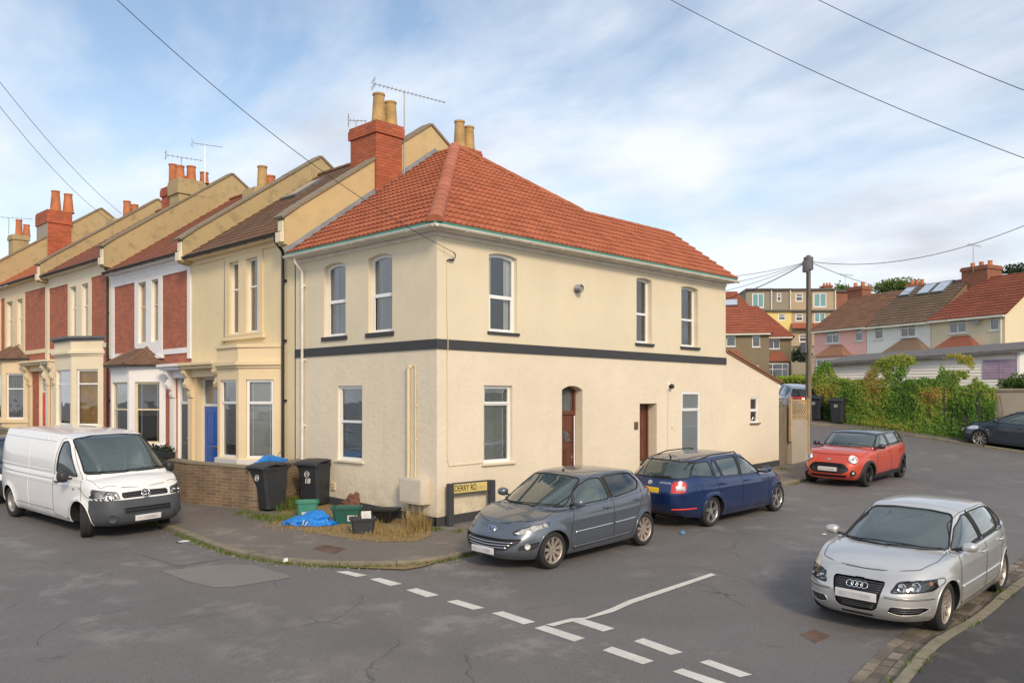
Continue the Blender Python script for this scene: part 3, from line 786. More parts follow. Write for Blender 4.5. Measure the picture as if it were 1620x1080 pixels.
# windows
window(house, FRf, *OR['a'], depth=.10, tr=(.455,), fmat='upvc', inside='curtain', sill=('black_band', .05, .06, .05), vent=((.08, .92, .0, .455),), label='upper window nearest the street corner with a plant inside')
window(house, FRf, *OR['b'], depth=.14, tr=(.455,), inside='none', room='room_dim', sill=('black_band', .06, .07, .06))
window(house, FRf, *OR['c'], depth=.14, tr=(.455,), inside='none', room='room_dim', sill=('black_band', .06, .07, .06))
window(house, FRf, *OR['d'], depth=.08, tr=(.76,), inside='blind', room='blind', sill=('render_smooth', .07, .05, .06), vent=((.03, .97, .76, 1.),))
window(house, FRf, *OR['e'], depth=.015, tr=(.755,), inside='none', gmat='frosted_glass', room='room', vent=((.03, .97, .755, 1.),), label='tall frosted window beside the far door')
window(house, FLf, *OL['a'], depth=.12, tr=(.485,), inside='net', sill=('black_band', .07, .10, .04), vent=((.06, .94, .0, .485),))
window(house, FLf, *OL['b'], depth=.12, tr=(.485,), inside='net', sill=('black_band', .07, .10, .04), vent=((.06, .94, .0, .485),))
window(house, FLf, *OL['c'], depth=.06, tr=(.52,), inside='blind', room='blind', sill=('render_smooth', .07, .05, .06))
# lean-to with its own wall
lz0 = FR(1150, 557)[1]; lz1 = FR(1232, 606)[1]
wf = (rx(1187), rx(1199.5), 1.93, 2.72)
mb = FRf.mb(); plate(mb, [(XE, -.6), (XL, -.6), (XL, lz1), (XE, lz0)], [R_(*wf)], -.2, .006)
mb.add([(XL - .003, 0, -.6), (XL - .003, -3.2, -.6), (XL - .003, -3.2, lz1), (XL - .003, 0, lz1)], [(0, 1, 2, 3)])
build('lean_to_wall', mb, 'render_rough', house)
mb = FRf.mb(); mb.M = Matrix.Identity(4)
dv = Vector((XL - XE, 0, lz1 - lz0)).normalized(); up = Vector((-dv.z, 0, dv.x))
A = Vector((XE - .0, 0, lz0)); B = Vector((XL + .08, 0, lz1 - .03))
for (a, b, t0, t1, y0, y1) in ((A, B, .0, .05, -.06, 3.2), (A, B, .05, .085, -.10, .16)):
    vs = [a + up * t0, b + up * t0, b + up * t1, a + up * t1]
    mb.add([(v.x, y0, v.z) for v in vs] + [(v.x, y1, v.z) for v in vs], [(0, 1, 2, 3), (7, 6, 5, 4), (0, 4, 5, 1), (1, 5, 6, 2), (2, 6, 7, 3), (3, 7, 4, 0)])
build('lean_to_roof', mb, 'tile_far_brown', house)
window(house, FRf, wf[0], wf[1], wf[2], wf[3], depth=.03, tr=(.50,), fr=.055, inside='none', sill=('rust', .05, .04, .07), vent=((.0, 1., .5, 1.), (.0, 1., .0, .5)), label='narrow two-light window in the lean-to')
mb = FRf.mb(); mb.tube([(XL + .03, -.03, lz1 - .12), (XL + .03, -.03, .55)], .012, 6); mb.bbox(XL - .02, XL + .09, -.06, .02, lz1 - .16, lz1 - .04, .02)
build('outlet_pipe', mb, 'upvc', house)
# doors
def paneled_door(F, u0, u1, z0, z1, d, mat, panels, name='door', fan=None, knob=None, label=None, par=house, letter=None, glazed=None):
    mb = F.mb(); mb.bbox(u0, u1, d - .045, d, z0, z1, .004)
    Wd, H = u1 - u0, z1 - z0
    for (a, b, c, e) in panels:
        A, B, C, E_ = u0 + Wd * a, u0 + Wd * b, z0 + H * c, z0 + H * e
        plate(mb, R_(A, B, C, E_), [R_(A + .02, B - .02, C + .02, E_ - .02)], d - .002, d + .012)
        mb.bbox(A + .035, B - .035, d - .004, d + .01, C + .035, E_ - .035, .008)
    o = build(name, mb, mat, par, label=label)
    if fan:          # semicircular sunburst light
        cx, cz, rad = u0 + Wd * fan[0], z0 + H * fan[1], Wd * fan[2]
        mb = F.mb(); pts = [(cx + rad * math.cos(t), cz + rad * 1.25 * math.sin(t)) for t in [math.pi * i / 14 for i in range(15)]]
        plate(mb, pts, [], d - .002, d + .006); build('fanlight', mb, 'far_glass', o)
        mb = F.mb()
        for t in (0, .2, .4, .6, .8, 1.): mb.tube([(cx, d + .012, cz), (cx + rad * math.cos(math.pi * t), d + .012, cz + rad * 1.25 * math.sin(math.pi * t))], .011, 5)
        mb.tube([(p[0], d + .012, p[1]) for p in pts], .013, 5)
        build('sunburst_bar', mb, mat, o)
    if knob:
        mb = F.mb(); kx, kz = u0 + Wd * knob[0], z0 + H * knob[1]
        mb.bbox(kx - .015, kx + .015, d, d + .012, kz - .09, kz + .07, .005); mb.tube([(kx, d + .01, kz), (kx, d + .05, kz), (kx + (.09 if knob[0] < .5 else -.09), d + .05, kz)], .009, 6)
        build('handle', mb, knob[2] if len(knob) > 2 else 'chrome', o, smooth=40)
    if letter:
        mb = F.mb(); cz = z0 + H * letter; mb.bbox(u0 + Wd * .34, u0 + Wd * .66, d + .001, d + .014, cz - .03, cz + .03, .006); build('letterbox', mb, 'chrome', o)
    if glazed:
        for (a, b, c, e) in glazed:
            mb = F.mb(); plate(mb, R_(u0 + Wd * a, u0 + Wd * b, z0 + H * c, z0 + H * e), [], d - .002, d + .006); build('door_glass', mb, 'far_glass', o)
    return o
f = OR['f']; zt = f[2] + 2.02
mb = FRf.mb(); plate(mb, arch(*f), [R_(f[0] + .07, f[1] - .07, f[2] - .01, zt + .03), arch(f[0] + .07, f[1] - .07, zt + .12, f[3] - .07, .06)], -.32, -.22); build('door_frame', mb, 'door_brown', house)
mb = FRf.mb(); plate(mb, arch(f[0] + .06, f[1] - .06, zt + .1, f[3] - .05, .07), [], -.31, -.28); build('fanlight', mb, 'far_glass', house)
paneled_door(FRf, f[0] + .075, f[1] - .075, f[2], zt + .02, -.25, 'door_brown', ((.1, .46, .05, .28), (.54, .9, .05, .28), (.1, .46, .34, .60), (.54, .9, .34, .60)), fan=(.5, .68, .40), knob=(.9, .5), letter=.31, label='brown panelled door with sunburst glass')
mb = FRf.mb(); mb.box(f[0], f[1], -.3, .04, f[2] - .5, f[2] - .002); build('doorstep', mb, 'black_band', house)
mb = FRf.mb(); mb.bbox(f[1] - .075, f[1] - .035, -.22, -.20, f[2], zt, .004); build('door_trim', mb, 'upvc', house)
f = OR['g']
mb = FRf.mb(); plate(mb, arch(*f), [R_(f[0] + .05, f[1] - .06, f[2] - .01, f[3] - .05)], -.36, -.27); build('door_frame', mb, 'door_brown', house)
paneled_door(FRf, f[0] + .055, f[1] - .065, f[2], f[3] - .055, -.30, 'door_brown', ((.1, .46, .05, .28), (.54, .9, .05, .28), (.1, .46, .33, .58), (.54, .9, .33, .58), (.1, .46, .63, .93), (.54, .9, .63, .93)), knob=(.12, .52), letter=.31, label='plain brown door in a deep square recess')
mb = FRf.mb(); mb.box(f[0], f[1], -.4, .02, f[2] - .5, f[2] - .002); build('doorstep', mb, 'paving_slab', house)
for (px, py, w_, h_, m, nm) in ((1006, 673, .16, .2, 'rust', 'wall_plaque'), (1063, 676, .05, .06, 'cream_pipe', 'vent')):
    a, z = FR(px, py); mb = FRf.mb(); mb.bbox(a - w_ / 2, a + w_ / 2, 0, .02, z - h_ / 2, z + h_ / 2, .004); build(nm, mb, m, house)
# flue above and small lamp below
a, z = FR(911, 457); mb = FRf.mb()
for i in range(4): mb.lathe([(.0, 0.), (.085, 0.), (.10, .012), (.085, .03)], (a, .02 + i * .045, z), 14, 'y')
mb.tube([(a - .03, 0, z), (a - .03, .17, z)], .035, 10); build('boiler_flue', mb, 'grey_metal', house, smooth=40)
a, z = FR(1057, 611); mb = FRf.mb(); mb.bbox(a - .06, a + .06, 0, .03, z - .09, z + .11, .02); mb2 = FRf.mb(); mb2.sph((a + .03, .10, z), .07, 12, 8); mb2.tube([(a, 0, z), (a + .02, .08, z)], .03, 8)
l_ = build('wall_lamp', mb, 'upvc', house); build('lamp_head', mb2, 'black_plastic', l_, smooth=True)
mb = FRf.mb(); mb.tube([(a - .02, .008, z - .12), (a - .03, .008, z - 1.1), (a - .02, .008, .6)], .006, 5)
# cable and bracket near the corner
ax, az = FR(706, 412)
mb.tube([(ax, .012, az - .02), (ax + .005, .012, 4.6), (ax + .01, .042, BZ1), (ax + .01, .042, BZ0), (ax + .01, .012, 3.5), (ax + .02, .012, 1.42), (ax + .06, .012, 1.28), (OR['d'][0] - .02, .012, 1.30)], .009, 6)
mb.tube([(ax - .06, .012, az + .1), (ax - .06, .012, TOPZ)], .006, 5)
build('wall_cable', mb, 'cream_pipe', house)
mb = FRf.mb(); mb.tube([(ax, .01, az - .02), (ax + .02, .05, az + .02), (ax + .1, .06, az + .02), (ax + .17, .08, az + .06), (ax + .16, .1, az + .13), (ax + .1, .11, az + .17)], .012, 6); mb.bbox(ax + .04, ax + .16, .03, .07, az, az + .035, .01)
build('cable_bracket', mb, 'black_iron', house)
HOOK = Vector((ax + .08, -.12, az + .17))
# gas pipes, meter box, vent on the left side
mb = FLf.mb()
y1, y2 = ly(649), ly(654.5)
mb.tube([(y1, .05, 3.33), (y1, .05, 1.1)], .04, 10); mb.bbox(y1 - .05, y1 + .05, 0, .08, 3.30, 3.38, .02)
mb.tube([(y2 - .09, .03, 3.36), (y2 - .09, .03, .45)], .016, 8); mb.tube([(y2 - .09, .03, 3.36), (y2 - .04, .03, 3.36)], .016, 6)
mb.tube([(y1 + .01, .05, 1.1), (y1 + .01, .05, .16)], .035, 8)
for z in (2.5, 1.8): mb.bbox(y2 - .12, y2 - .06, 0, .04, z, z + .04, .005)
build('gas_pipe', mb, 'cream_pipe', house, smooth=40)
ya, yb = ly(681), ly(645.5); mb = FLf.mb(); mb.bbox(ya, yb, 0, .24, .50, 1.03, .02); o = build('meter_box', mb, 'meter_box', house, smooth=40)
mb = FLf.mb(); mb.bbox(ya + .03, yb - .03, .235, .247, .54, .99, .008); build('meter_box_door', mb, 'grey_metal' if 0 else 'meter_box', o)
mb = FLf.mb(); mb.tube([((ya + yb) / 2 - .1, .06, .5), ((ya + yb) / 2 - .1, .06, .1)], .02, 8); mb.tube([((ya + yb) / 2 + .1, .06, .5), ((ya + yb) / 2 + .1, .06, .1)], .02, 8); build('meter_pipe', mb, 'cream_pipe', house, smooth=True)
yv, zv = FL(528, 769); mb = FLf.mb(); mb.bbox(yv - .09, yv + .09, 0, .03, zv - .09, zv + .09, .01)
for i in range(5): mb.box(yv - .07, yv + .07, .03, .04, zv - .07 + i * .032, zv - .06 + i * .032)
build('air_vent', mb, 'cream_pipe', house)
yd = ly(482); mb = FLf.mb(); mb.tube([(yd, .28, 6.12), (yd, .27, 5.98), (yd, .08, 5.78), (yd, .07, 5.7), (yd, .07, .3)], .034, 10)
for z in (5.4, 3.6, 2., 1.): mb.bbox(yd - .05, yd + .05, 0, .06, z, z + .05, .01); mb.tube([(yd, .07, z - .06), (yd, .07, z)], .042, 10)
build('downpipe', mb, 'gutter_white', house, smooth=40)
# fascia, gutters and felt under the tiles
ov = .26; zg = 6.15
def gutter_run(mb, F, a, b, d=ov + .06, z=zg, r=.062):
    vs = []; m = 9
    for u in (a, b):
        for j in range(m):
            an = math.pi + math.pi * j / (m - 1); vs.append((u, d + r * math.cos(an), z + r * math.sin(an)))
    n0 = len(mb.v); mb.M = F.mat()
    vs2 = [(v[0], d + (v[1] - d) * .9, z + (v[2] - z) * .9) for v in vs]
    mb.add(vs + vs2, [(j, j + 1, m + j + 1, m + j) for j in range(m - 1)] + [(2 * m + j, 3 * m + j, 3 * m + j + 1, 2 * m + j + 1) for j in range(m - 1)] + [(0, m, 3 * m, 2 * m), (m - 1, 3 * m - 1, 4 * m - 1, 2 * m - 1)] + [tuple(range(m)), tuple(range(m, 2 * m))])
    u = a + .9
    while u < b:
        mb.box(u - .012, u + .012, d - r - .02, d + r * .6, z - r - .006, z - r * .8); u += 1.0
mb = MB(); gutter_run(mb, FRf, -(ov + .12), XE + .18); gutter_run(mb, FLf, -(ov + .12), YW - .02)
build('gutter', mb, 'gutter_white', house, smooth=40)
mb = MB(); mb.M = FRf.mat(); mb.box(-ov, XE + .1, .002, ov - .002, 6.09, 6.12); mb.box(-ov, XE + .1, ov - .02, ov, 6.09, 6.24); mb.box(0, XE, .0, .04, 6.0, 6.088)
mb.M = FLf.mat(); mb.box(-ov + .021, YW, .002, ov - .021, 6.091, 6.121); mb.box(-ov + .02, YW, ov - .0201, ov - .001, 6.091, 6.241); mb.box(0, YW, 0, .04, 6.001, 6.087)
build('fascia', mb, 'gutter_white', house)
RS = .716; RZ = 6.42; AP = 4.55
def rz_(d): return RZ + RS * d
mb = MB(); e = ov - .0
for F, b in ((FRf, XE + .12), (FLf, YW - .05)):
    mb.M = F.mat(); mb.add([(-e - .04, e + .045, rz_(-e) - .072), (b, e + .045, rz_(-e) - .072), (b, e - .06, rz_(-e) - .03 + .0), (-e - .04, e - .06, rz_(-e) - .03)], [(0, 1, 2, 3)])
    mb.box(-e - .055, b, e + .050, e + .056, 6.145, 6.212)
build('felt_strip', mb, 'green_felt', house)
k = 2.5; hp = (AP + k, AP - k); XG = XE + .16; o_ = -.30
def P3(x, y): return Vector((x, y, rz_(y)))
roofR = tiled('roof', house, [[P3(o_, o_), P3(hp[0], o_), P3(*hp), P3(AP, AP)], [P3(hp[0], o_), P3(XG, o_), P3(XG, hp[1]), P3(*hp)]], P3(o_, o_), P3(XG, o_), Vector((0, 1, RS)), 'tile_red', gauge=.30, wave=.165, amp=.030, lip=.048)
def P4(x, y): return Vector((x, y, rz_(x)))
roofL = tiled('roof', house, [[P4(o_, o_), P4(AP, AP), P4(AP, YW - .06), P4(o_, YW - .06)]], P4(o_, YW), P4(o_, o_), Vector((1, 0, RS)), 'tile_red', gauge=.30, wave=.165, amp=.030, lip=.048)
mb = MB()       # back slopes
A_, zz = Vector((AP, AP, rz_(AP))), rz_(AP)
mb.add([(AP, AP, zz - .04), (AP, YW, zz - .04), (9.1, YW, 6.3), (9.1, 4.2, 6.3), (hp[0], hp[1], rz_(hp[1]) - .04), (XG, hp[1], rz_(hp[1]) - .04), (XG, 4.3, 6.3), (hp[0], 4.3, 6.3)], [(0, 1, 2, 3), (0, 3, 4), (4, 5, 6, 7)])
build('back_roof', mb, 'tile_far_red', house)
mb = MB(); mb.add([(XE, 0, -.6), (XE, 4.2, -.6), (XE, 4.2, 6.3), (XE, hp[1], rz_(hp[1]) - .06), (XE, 0, 6.3), (0, YW - .01, -.6), (9, YW - .01, -.6), (9, YW - .01, 6.3), (AP, YW - .01, zz - .05), (0, YW - .01, 6.3), (9, 4.2, -.6), (9, 4.2, 6.3)],
       [(0, 1, 2, 3, 4), (5, 6, 7, 8, 9), (1, 10, 11, 2), (10, 6, 7, 11)])
build('back_wall', mb, 'render_rough', house)
up_ = Vector((0, 0, .055))
ridge_tiles('hip_tiles', house, P3(o_ - .02, o_ - .02) + up_, P3(AP, AP) + up_, r=.135)
ridge_tiles('ridge_tiles', house, P3(AP, AP) + up_, P3(*hp) + up_ * .6, r=.11, mat='tile_red')
ridge_tiles('ridge_tiles', house, P3(*hp) + up_ * .2, P3(XG - .05, hp[1]) + up_ * .2, r=.08, mat='tile_red')
mb = MB(); s_ = Vector((1, 0, RS)).normalized(); nrm = Vector((-RS, 0, 1)).normalized()
a = P4(o_, YW - .09) + nrm * .05; b = P4(AP, YW - .09) + nrm * .05
mb.add([a, b, b + Vector((0, -.14, 0)), a + Vector((0, -.14, 0)), a + nrm * .12 + Vector((0, .04, 0)), b + nrm * .12 + Vector((0, .04, 0))], [(0, 1, 2, 3), (0, 4, 5, 1)])
build('lead_flashing', mb, 'lead', house)
# chimneys
def pot(name, parent, c, r0, r1, h, mat, cowl=False):
    mb = MB(); mb.lathe([(r0 * 1.12, 0), (r0 * 1.12, .05), (r0, .07), (r1, h - .06), (r1 * 1.14, h - .05), (r1 * 1.14, h), (r1 * .8, h), (r1 * .75, h - .3)], c, 18)
    if cowl: mb.lathe([(r1 * .8, h), (r1 * .8, h + .12), (r1 * 1.2, h + .12), (r1 * 1.2, h + .17), (0, h + .2)], c, 14)
    return build(name, mb, mat, parent, smooth=35)
def stack(parent, x0, x1, y0, y1, z0, z1, mat, corb=.05, hc=.32, pots=(), potm='pot_buff', capm=None):
    mb = MB(); mb.box(x0, x1, y0, y1, z0, z1 - hc); mb.box(x0 - corb, x1 + corb, y0 - corb, y1 + corb, z1 - hc, z1 - .08); mb.box(x0 - corb * .6, x1 + corb * .6, y0 - corb * .6, y1 + corb * .6, z1 - .08, z1)
    o = build('chimney', mb, mat, parent)
    mb = MB(); mb.add([(x0, y0, z1 + .002), (x1, y0, z1 + .002), (x1, y1, z1 + .002), (x0, y1, z1 + .002), ((x0 + x1) / 2, (y0 + y1) / 2, z1 + .09)], [(0, 1, 4), (1, 2, 4), (2, 3, 4), (3, 0, 4)]); build('flaunching', mb, 'coping', o)
    for (x, y, r0, r1, h, *cw) in pots: pot('chimney_pot', o, (x, y, z1 + .02), r0, r1, h, cw[0] if cw else potm, bool(cw and len(cw) > 1))
    return o
def ax_(px, y): return FR(px, 200, y)[0]
cy0 = 5.22; cx0, cx1 = ax_(595.5, cy0), ax_(636, cy0); cz1 = FR(597, 190, cy0)[1]; cy1 = FL(554.5, 200, cx0)[0]
ch = stack(house, cx0, cx1, cy0, cy1, 7.0, cz1, 'brick_chimney', pots=((cx0 + .28, cy0 + .27, .19, .15, .80), (cx0 + .68, cy0 + .27, .18, .145, .68)))
py0 = 5.3; bx0, bx1 = ax_(722, py0), ax_(760, py0); bz = FR(760, 240, py0)[1]
stack(house, bx0, bx1, py0, py0 + .8, 8.2, bz, 'brick_chimney', pots=((ax_(727, py0 + .2) , py0 + .2, .17, .14, .78), (ax_(742, py0 + .2), py0 + .2, .17, .14, .70)))
# aerials
def yagi(parent, base, h, dirv, L, n=14, mat='grey_metal', tiltz=-.10, el=.16, refl=True, name='tv_aerial'):
    b = Vector(base); t = b + Vector((0, 0, h)); d = Vector((dirv[0], dirv[1], tiltz)).normalized(); s = d.cross(Vector((0, 0, 1))).normalized(); u = s.cross(d)
    mb = MB(); mb.tube([b, t], .017, 6); a = t - d * L * .42; e = t + d * L * .58; mb.tube([a, e], .010, 5)
    for i in range(n):
        p = a.lerp(e, (i + .5) / n); q = el * (1 - .35 * i / n); mb.tube([p - u * q * .5, p + u * q * .5], .006, 4); mb.tube([p - s * q * .6, p + s * q * .6], .006, 4)
    if refl:
        for k in (-2, -1, 1, 2): mb.tube([a + u * .06 * k - s * .2, a + u * .06 * k + s * .2], .007, 4)
        mb.tube([a - u * .18, a + u * .18], .010, 4)
    return build(name, mb, mat, parent)
bx, bz_ = FR(640, 250, 5.25); yagi(house, (cx1 + .12, cy0 + .05, 8.75), FR(643, 146, 5.25)[1] - 8.75, (1.0, -.35), 2.1, 18)
yagi(house, (cx0 + .12, cy1 - .1, cz1 - .1), .35, (.8, -.5), .5, 5, tiltz=.02)
# party wall with parapet between the corner house and the terrace
def pix(px, py, y): a = FR(px, py, y); return (a[0], a[1])
# ================================================================== the terrace
TS = .70
def terrace_house(label, y0, y1, dz, ez, wall, stone, upper, bay, door, baytop, tile, wcol='upvc', inside='net', brick=True, roof_i=0, inside_bay=('blind', 'blind'), gcol='window_glass', doorc='door_blue', bare=False, xr=.2, group='terraced houses up the left street'):
    H = thing('terraced_house', label, 'house', (0, y0, 0), group)
    F = Face((0, 0, 0), (0, 1, 0), (-1, 0, 0))
    zb = gz(0, y0) - .5
    holes = []
    for (a, b) in upper: holes.append((a, b, 4.44 + dz, 6.40 + dz))
    dh = (door[0], door[1], gz(0, door[0]) + .12, 3.30 + dz) if door else None
    hl = [R_(*h) for h in holes] + ([R_(*dh)] if dh else [])
    mb = F.mb(); plate(mb, R_(y0, y1, zb, ez + .05), hl, -.14, 0, False); build('wall', mb, wall, H)
    # back and roof
    rx0, rx1 = -.28, 4.3; z0 = ez; zr = ez + TS * (rx1 - rx0)
    V = lambda x, y: Vector((x, y, ez + TS * (x - rx0)))
    tiled('roof', H, [[V(rx0, y0 + .17), V(rx1, y0 + .17), V(rx1, y1 - .17), V(rx0, y1 - .17)]], V(rx0, y1), V(rx0, y0), Vector((1, 0, TS)), tile, gauge=.29, wave=.2 if roof_i else .165, amp=.018, lip=.026, ns=5)
    mb = MB(); mb.add([(rx1, y0, zr - .03), (rx1, y1, zr - .03), (9, y1, ez), (9, y0, ez)], [(0, 1, 2, 3)]); build('back_roof', mb, tile, H)
    mb = MB(); mb.add([(9, y0, zb), (9, y1, zb), (9, y1, ez), (9, y0, ez)], [(0, 1, 2, 3)]); build('back_wall', mb, 'render_rough', H)
    ridge_tiles('ridge_tiles', H, (rx1, y0 + .17, zr + .02), (rx1, y1 - .17, zr + .02), mat=tile, r=.11)
    # eaves
    mb = MB(); mb.M = F.mat(); gutter_run(mb, F, y0 + .02, y1 - .02, d=.33, z=ez - .02, r=.06); build('gutter', mb, 'black_plastic', H, smooth=40)
    mb = F.mb(); mb.box(y0, y1, .0, .27, ez - .11, ez - .07); mb.box(y0, y1, .001, .05, ez - .24, ez - .112); build('fascia', mb, stone if brick else 'stone_cream', H)
    # stone trim
    mb = F.mb(); T = .035; e = .002
    s0, s1 = upper[0][0] - .26, upper[-1][1] + .26
    if brick:
        tz = ez - .24
        bz = 4.12 + dz
        for (a, b) in ((y0, y0 + .2), (y1 - .2, y1)): mb.box(a, b, e, T + .01, zb + 4, tz)
        mb.box(y0 + .2, y1 - .2, e, T - .004, tz - .26, tz)
        mb.box(y0 + .2, s0, e, T - .004, bz - .11, bz + .05); mb.box(s1, y1 - .2, e, T - .004, bz - .11, bz + .05)
        plate(mb, R_(s0, s1, bz - .16, tz - .26), [R_(*h) for h in holes], e, T); [plate(mb, R_(*h), [R_(h[0] + .004, h[1] - .004, h[2] + .004, h[3] - .004)], -.13, T - .001) for h in holes]
        mb.bbox(s0 - .12, s1 + .12, e, .10, bz - .22, bz - .12, .015)
    else:
        plate(mb, R_(s0, s1, 4.38 + dz, 6.62 + dz), [R_(*h) for h in holes], e, T)
        mb.bbox(s0 - .12, s1 + .12, e, .10, 4.26 + dz, 4.36 + dz, .015)
    build('stone_trim', mb, stone, H)
    for (a, b, c, d) in holes:
        window(H, F, a, b, c, d, depth=.07, tr=(.60 if brick else .62,), fr=.05, fmat=wcol, gmat=gcol, inside=inside, room='dark_room' if inside == 'none' else 'room_dim')
    if bare: return H
    # bay
    ya, yb, yc, yd = bay['y']; bx_ = -.70; zs, zt, ze = bay['z']; zb2 = gz(-.7, yb) - .3
    faces = [(Face((0, ya, 0), (bx_, yb - ya, 0), (-(yb - ya), bx_, 0)), math.hypot(bx_, yb - ya), 0), (Face((bx_, yb, 0), (0, 1, 0), (-1, 0, 0)), yc - yb, 1), (Face((bx_, yc, 0), (-bx_, yd - yc, 0), (-(yd - yc), -bx_, 0)), math.hypot(bx_, yd - yc), 2)]
    mbw = MB(); wins = []
    for FF, L, k in faces:
        m = .20 if k != 1 else .13; a, b = m, L - m
        mbw.M = FF.mat(); plate(mbw, R_(0, L, zb2, ze), [R_(a, b, zs, zt)], -.13, 0, False); wins.append((FF, a, b, k))
    mbw.M = Matrix.Identity(4)
    B = build('bay', mbw, bay['m'], H)
    for FF, a, b, k in wins: window(H, FF, a, b, zs, zt, depth=.06, tr=(bay['tr'],), fr=.06, fmat=bay['w'], gmat=gcol, inside=inside_bay[0 if k == 0 else 1], room='room_dim', vent=((.04, .96, bay['tr'], 1.),) if bay.get('vent') else (), back=.25)
    out_ = lambda o: [(-0.0, ya - o), (bx_ - o, yb - o * .45), (bx_ - o, yc + o * .45), (0, yd + o)]
    def slab(z0, z1, o, mat, name, par):
        mb = MB(); p = out_(o); mb.prism([(a, b) for a, b in p], z0, z1); return build(name, mb, mat, par)
    slab(zs - .17, zs - .03, .07, 'timber_white' if not brick else bay['m'], 'bay_sill', B)
    if baytop == 'flat':
        slab(ze, ze + .07, .05, bay['m'], 'cornice', B); slab(ze + .07, ze + .16, .12, bay['m'], 'cornice', B); slab(ze + .16, ze + .52, .02, bay['m'], 'bay_parapet', B); slab(ze + .52, ze + .60, .07, bay.get('cap', bay['m']), 'bay_coping', B)
        if bay.get('cap') == 'slate_grey': slab(ze + .60, ze + .68, .16, 'slate_grey', 'lead_roof', B)
    else:
        slab(ze, ze + .06, .05, bay['m'], 'cornice', B); slab(ze + .06, ze + .12, .20, 'black_plastic', 'bay_gutter', B)
        o = .2; p = out_(o); zt_ = ze + .70; ym = (yb + yc) / 2
        A = [Vector((a, b, ze + .12)) for a, b in p]; T1, T2 = Vector((0.0, ym - .5, zt_)), Vector((0.0, ym + .5, zt_))
        mb = MB(); rr = random.Random(2)
        def course(P0, P1, Q0, Q1, n=7):
            for i in range(n):
                a, b = P0.lerp(Q0, i / n), P1.lerp(Q1, i / n); c, d = P1.lerp(Q1, (i + 1) / n), P0.lerp(Q0, (i + 1) / n); up = Vector((0, 0, .022)); k = 10
                for j in range(k):
                    a1, b1, c1, d1 = a.lerp(b, j / k), a.lerp(b, (j + 1) / k), d.lerp(c, (j + 1) / k), d.lerp(c, j / k)
                    mb.add([a1 + up, b1 + up, c1 + up * .2, d1 + up * .2, a1 - up, b1 - up], [(0, 1, 2, 3), (4, 5, 1, 0)], rr.random())
        course(A[0], A[1], T1, T1 + Vector((0, .001, 0))); course(A[1], A[2], T1, T2); course(A[2], A[3], T2, T2 + Vector((0, .001, 0)))
        R0 = build('bay_roof', mb, 'tile_brown' if bay.get('tile') is None else bay['tile'], B)
        for q, w in ((A[1], T1), (A[2], T2)): ridge_tiles('hip_tiles', R0, q + Vector((0, 0, .03)), w + Vector((0, 0, .03)), mat='tile_brown', r=.07, seg=.3)
    # door in its recess
    a, b, c, d = dh
    mb = F.mb(); g_ = .004; mb.add([(a + g_, 0, c - .3), (a + g_, -xr, c - .3), (a + g_, -xr, d - g_), (a + g_, 0, d - g_), (b - g_, 0, c - .3), (b - g_, -xr, c - .3), (b - g_, -xr, d - g_), (b - g_, 0, d - g_)], [(0, 1, 2, 3), (5, 4, 7, 6), (3, 2, 6, 7)]); mb.box(a, b, -xr - .2, .02, c - .35, c); build('porch_recess', mb, stone, H)
    mb = F.mb(); plate(mb, R_(a, b, c, d), [R_(a + .07, b - .07, c - .01, c + 2.03), R_(a + .07, b - .07, c + 2.11, d - .07)], -xr - .06, -xr); build('door_frame', mb, 'timber_white', H)
    mb = F.mb(); plate(mb, R_(a + .06, b - .06, c + 2.1, d - .06), [], -xr - .05, -xr - .04); build('fanlight', mb, 'far_glass', H)
    paneled_door(F, a + .075, b - .075, c + .01, c + 2.025, -xr - .01, doorc, ((.12, .45, .07, .38), (.55, .88, .07, .38), (.12, .45, .46, .92), (.55, .88, .46, .92)) if doorc != 'door_dark' else ((.12, .88, .07, .4), (.2, .8, .45, .9)), letter=.42, knob=(.12, .5), par=H)
    return H
def hood(parent, y0, y1, z, mat, brackets):
    F = Face((0, 0, 0), (0, 1, 0), (-1, 0, 0)); mb = F.mb()
    mb.bbox(y0, y1, .002, .42, z, z + .09, .02); mb.bbox(y0 + .05, y1 - .05, .002, .34, z - .09, z, .02); mb.box(y0 + .08, y1 - .08, .002, .10, z - .32, z - .09)
    o = build('porch_hood', mb, mat, parent)
    for yk in brackets:       # scrolled console
        pts = [(0, z - .09), (.30, z - .09), (.32, z - .2), (.27, z - .28), (.20, z - .33), (.22, z - .42), (.27, z - .52), (.23, z - .63), (.12, z - .70), (.13, z - .80), (.10, z - .90), (0, z - .92)]
        mb = F.mb(); n = len(pts); w = .10
        mb.add([(yk - w, p, q) for p, q in pts] + [(yk + w, p, q) for p, q in pts], [(i, (i + 1) % n, n + (i + 1) % n, n + i) for i in range(n)])
        tri = tessellate_polygon([[Vector((p, q, 0)) for p, q in pts]]); mb.add([(yk - w, p, q) for p, q in pts] + [(yk + w, p, q) for p, q in pts], [tuple(t) for t in tri] + [tuple(n + i for i in t) for t in tri])
        mb.tube([(yk - w - .015, .24, z - .18), (yk + w + .015, .24, z - .18)], .075, 10); mb.tube([(yk - w - .01, .18, z - .56), (yk + w + .01, .18, z - .56)], .06, 10)
        build('scroll_bracket', mb, mat, o)
    for yk in brackets:
        mb = F.mb(); mb.box(yk - .13, yk + .13, .002, .09, gz(0, yk), z - .93); build('pilaster', mb, mat, o)
    return o
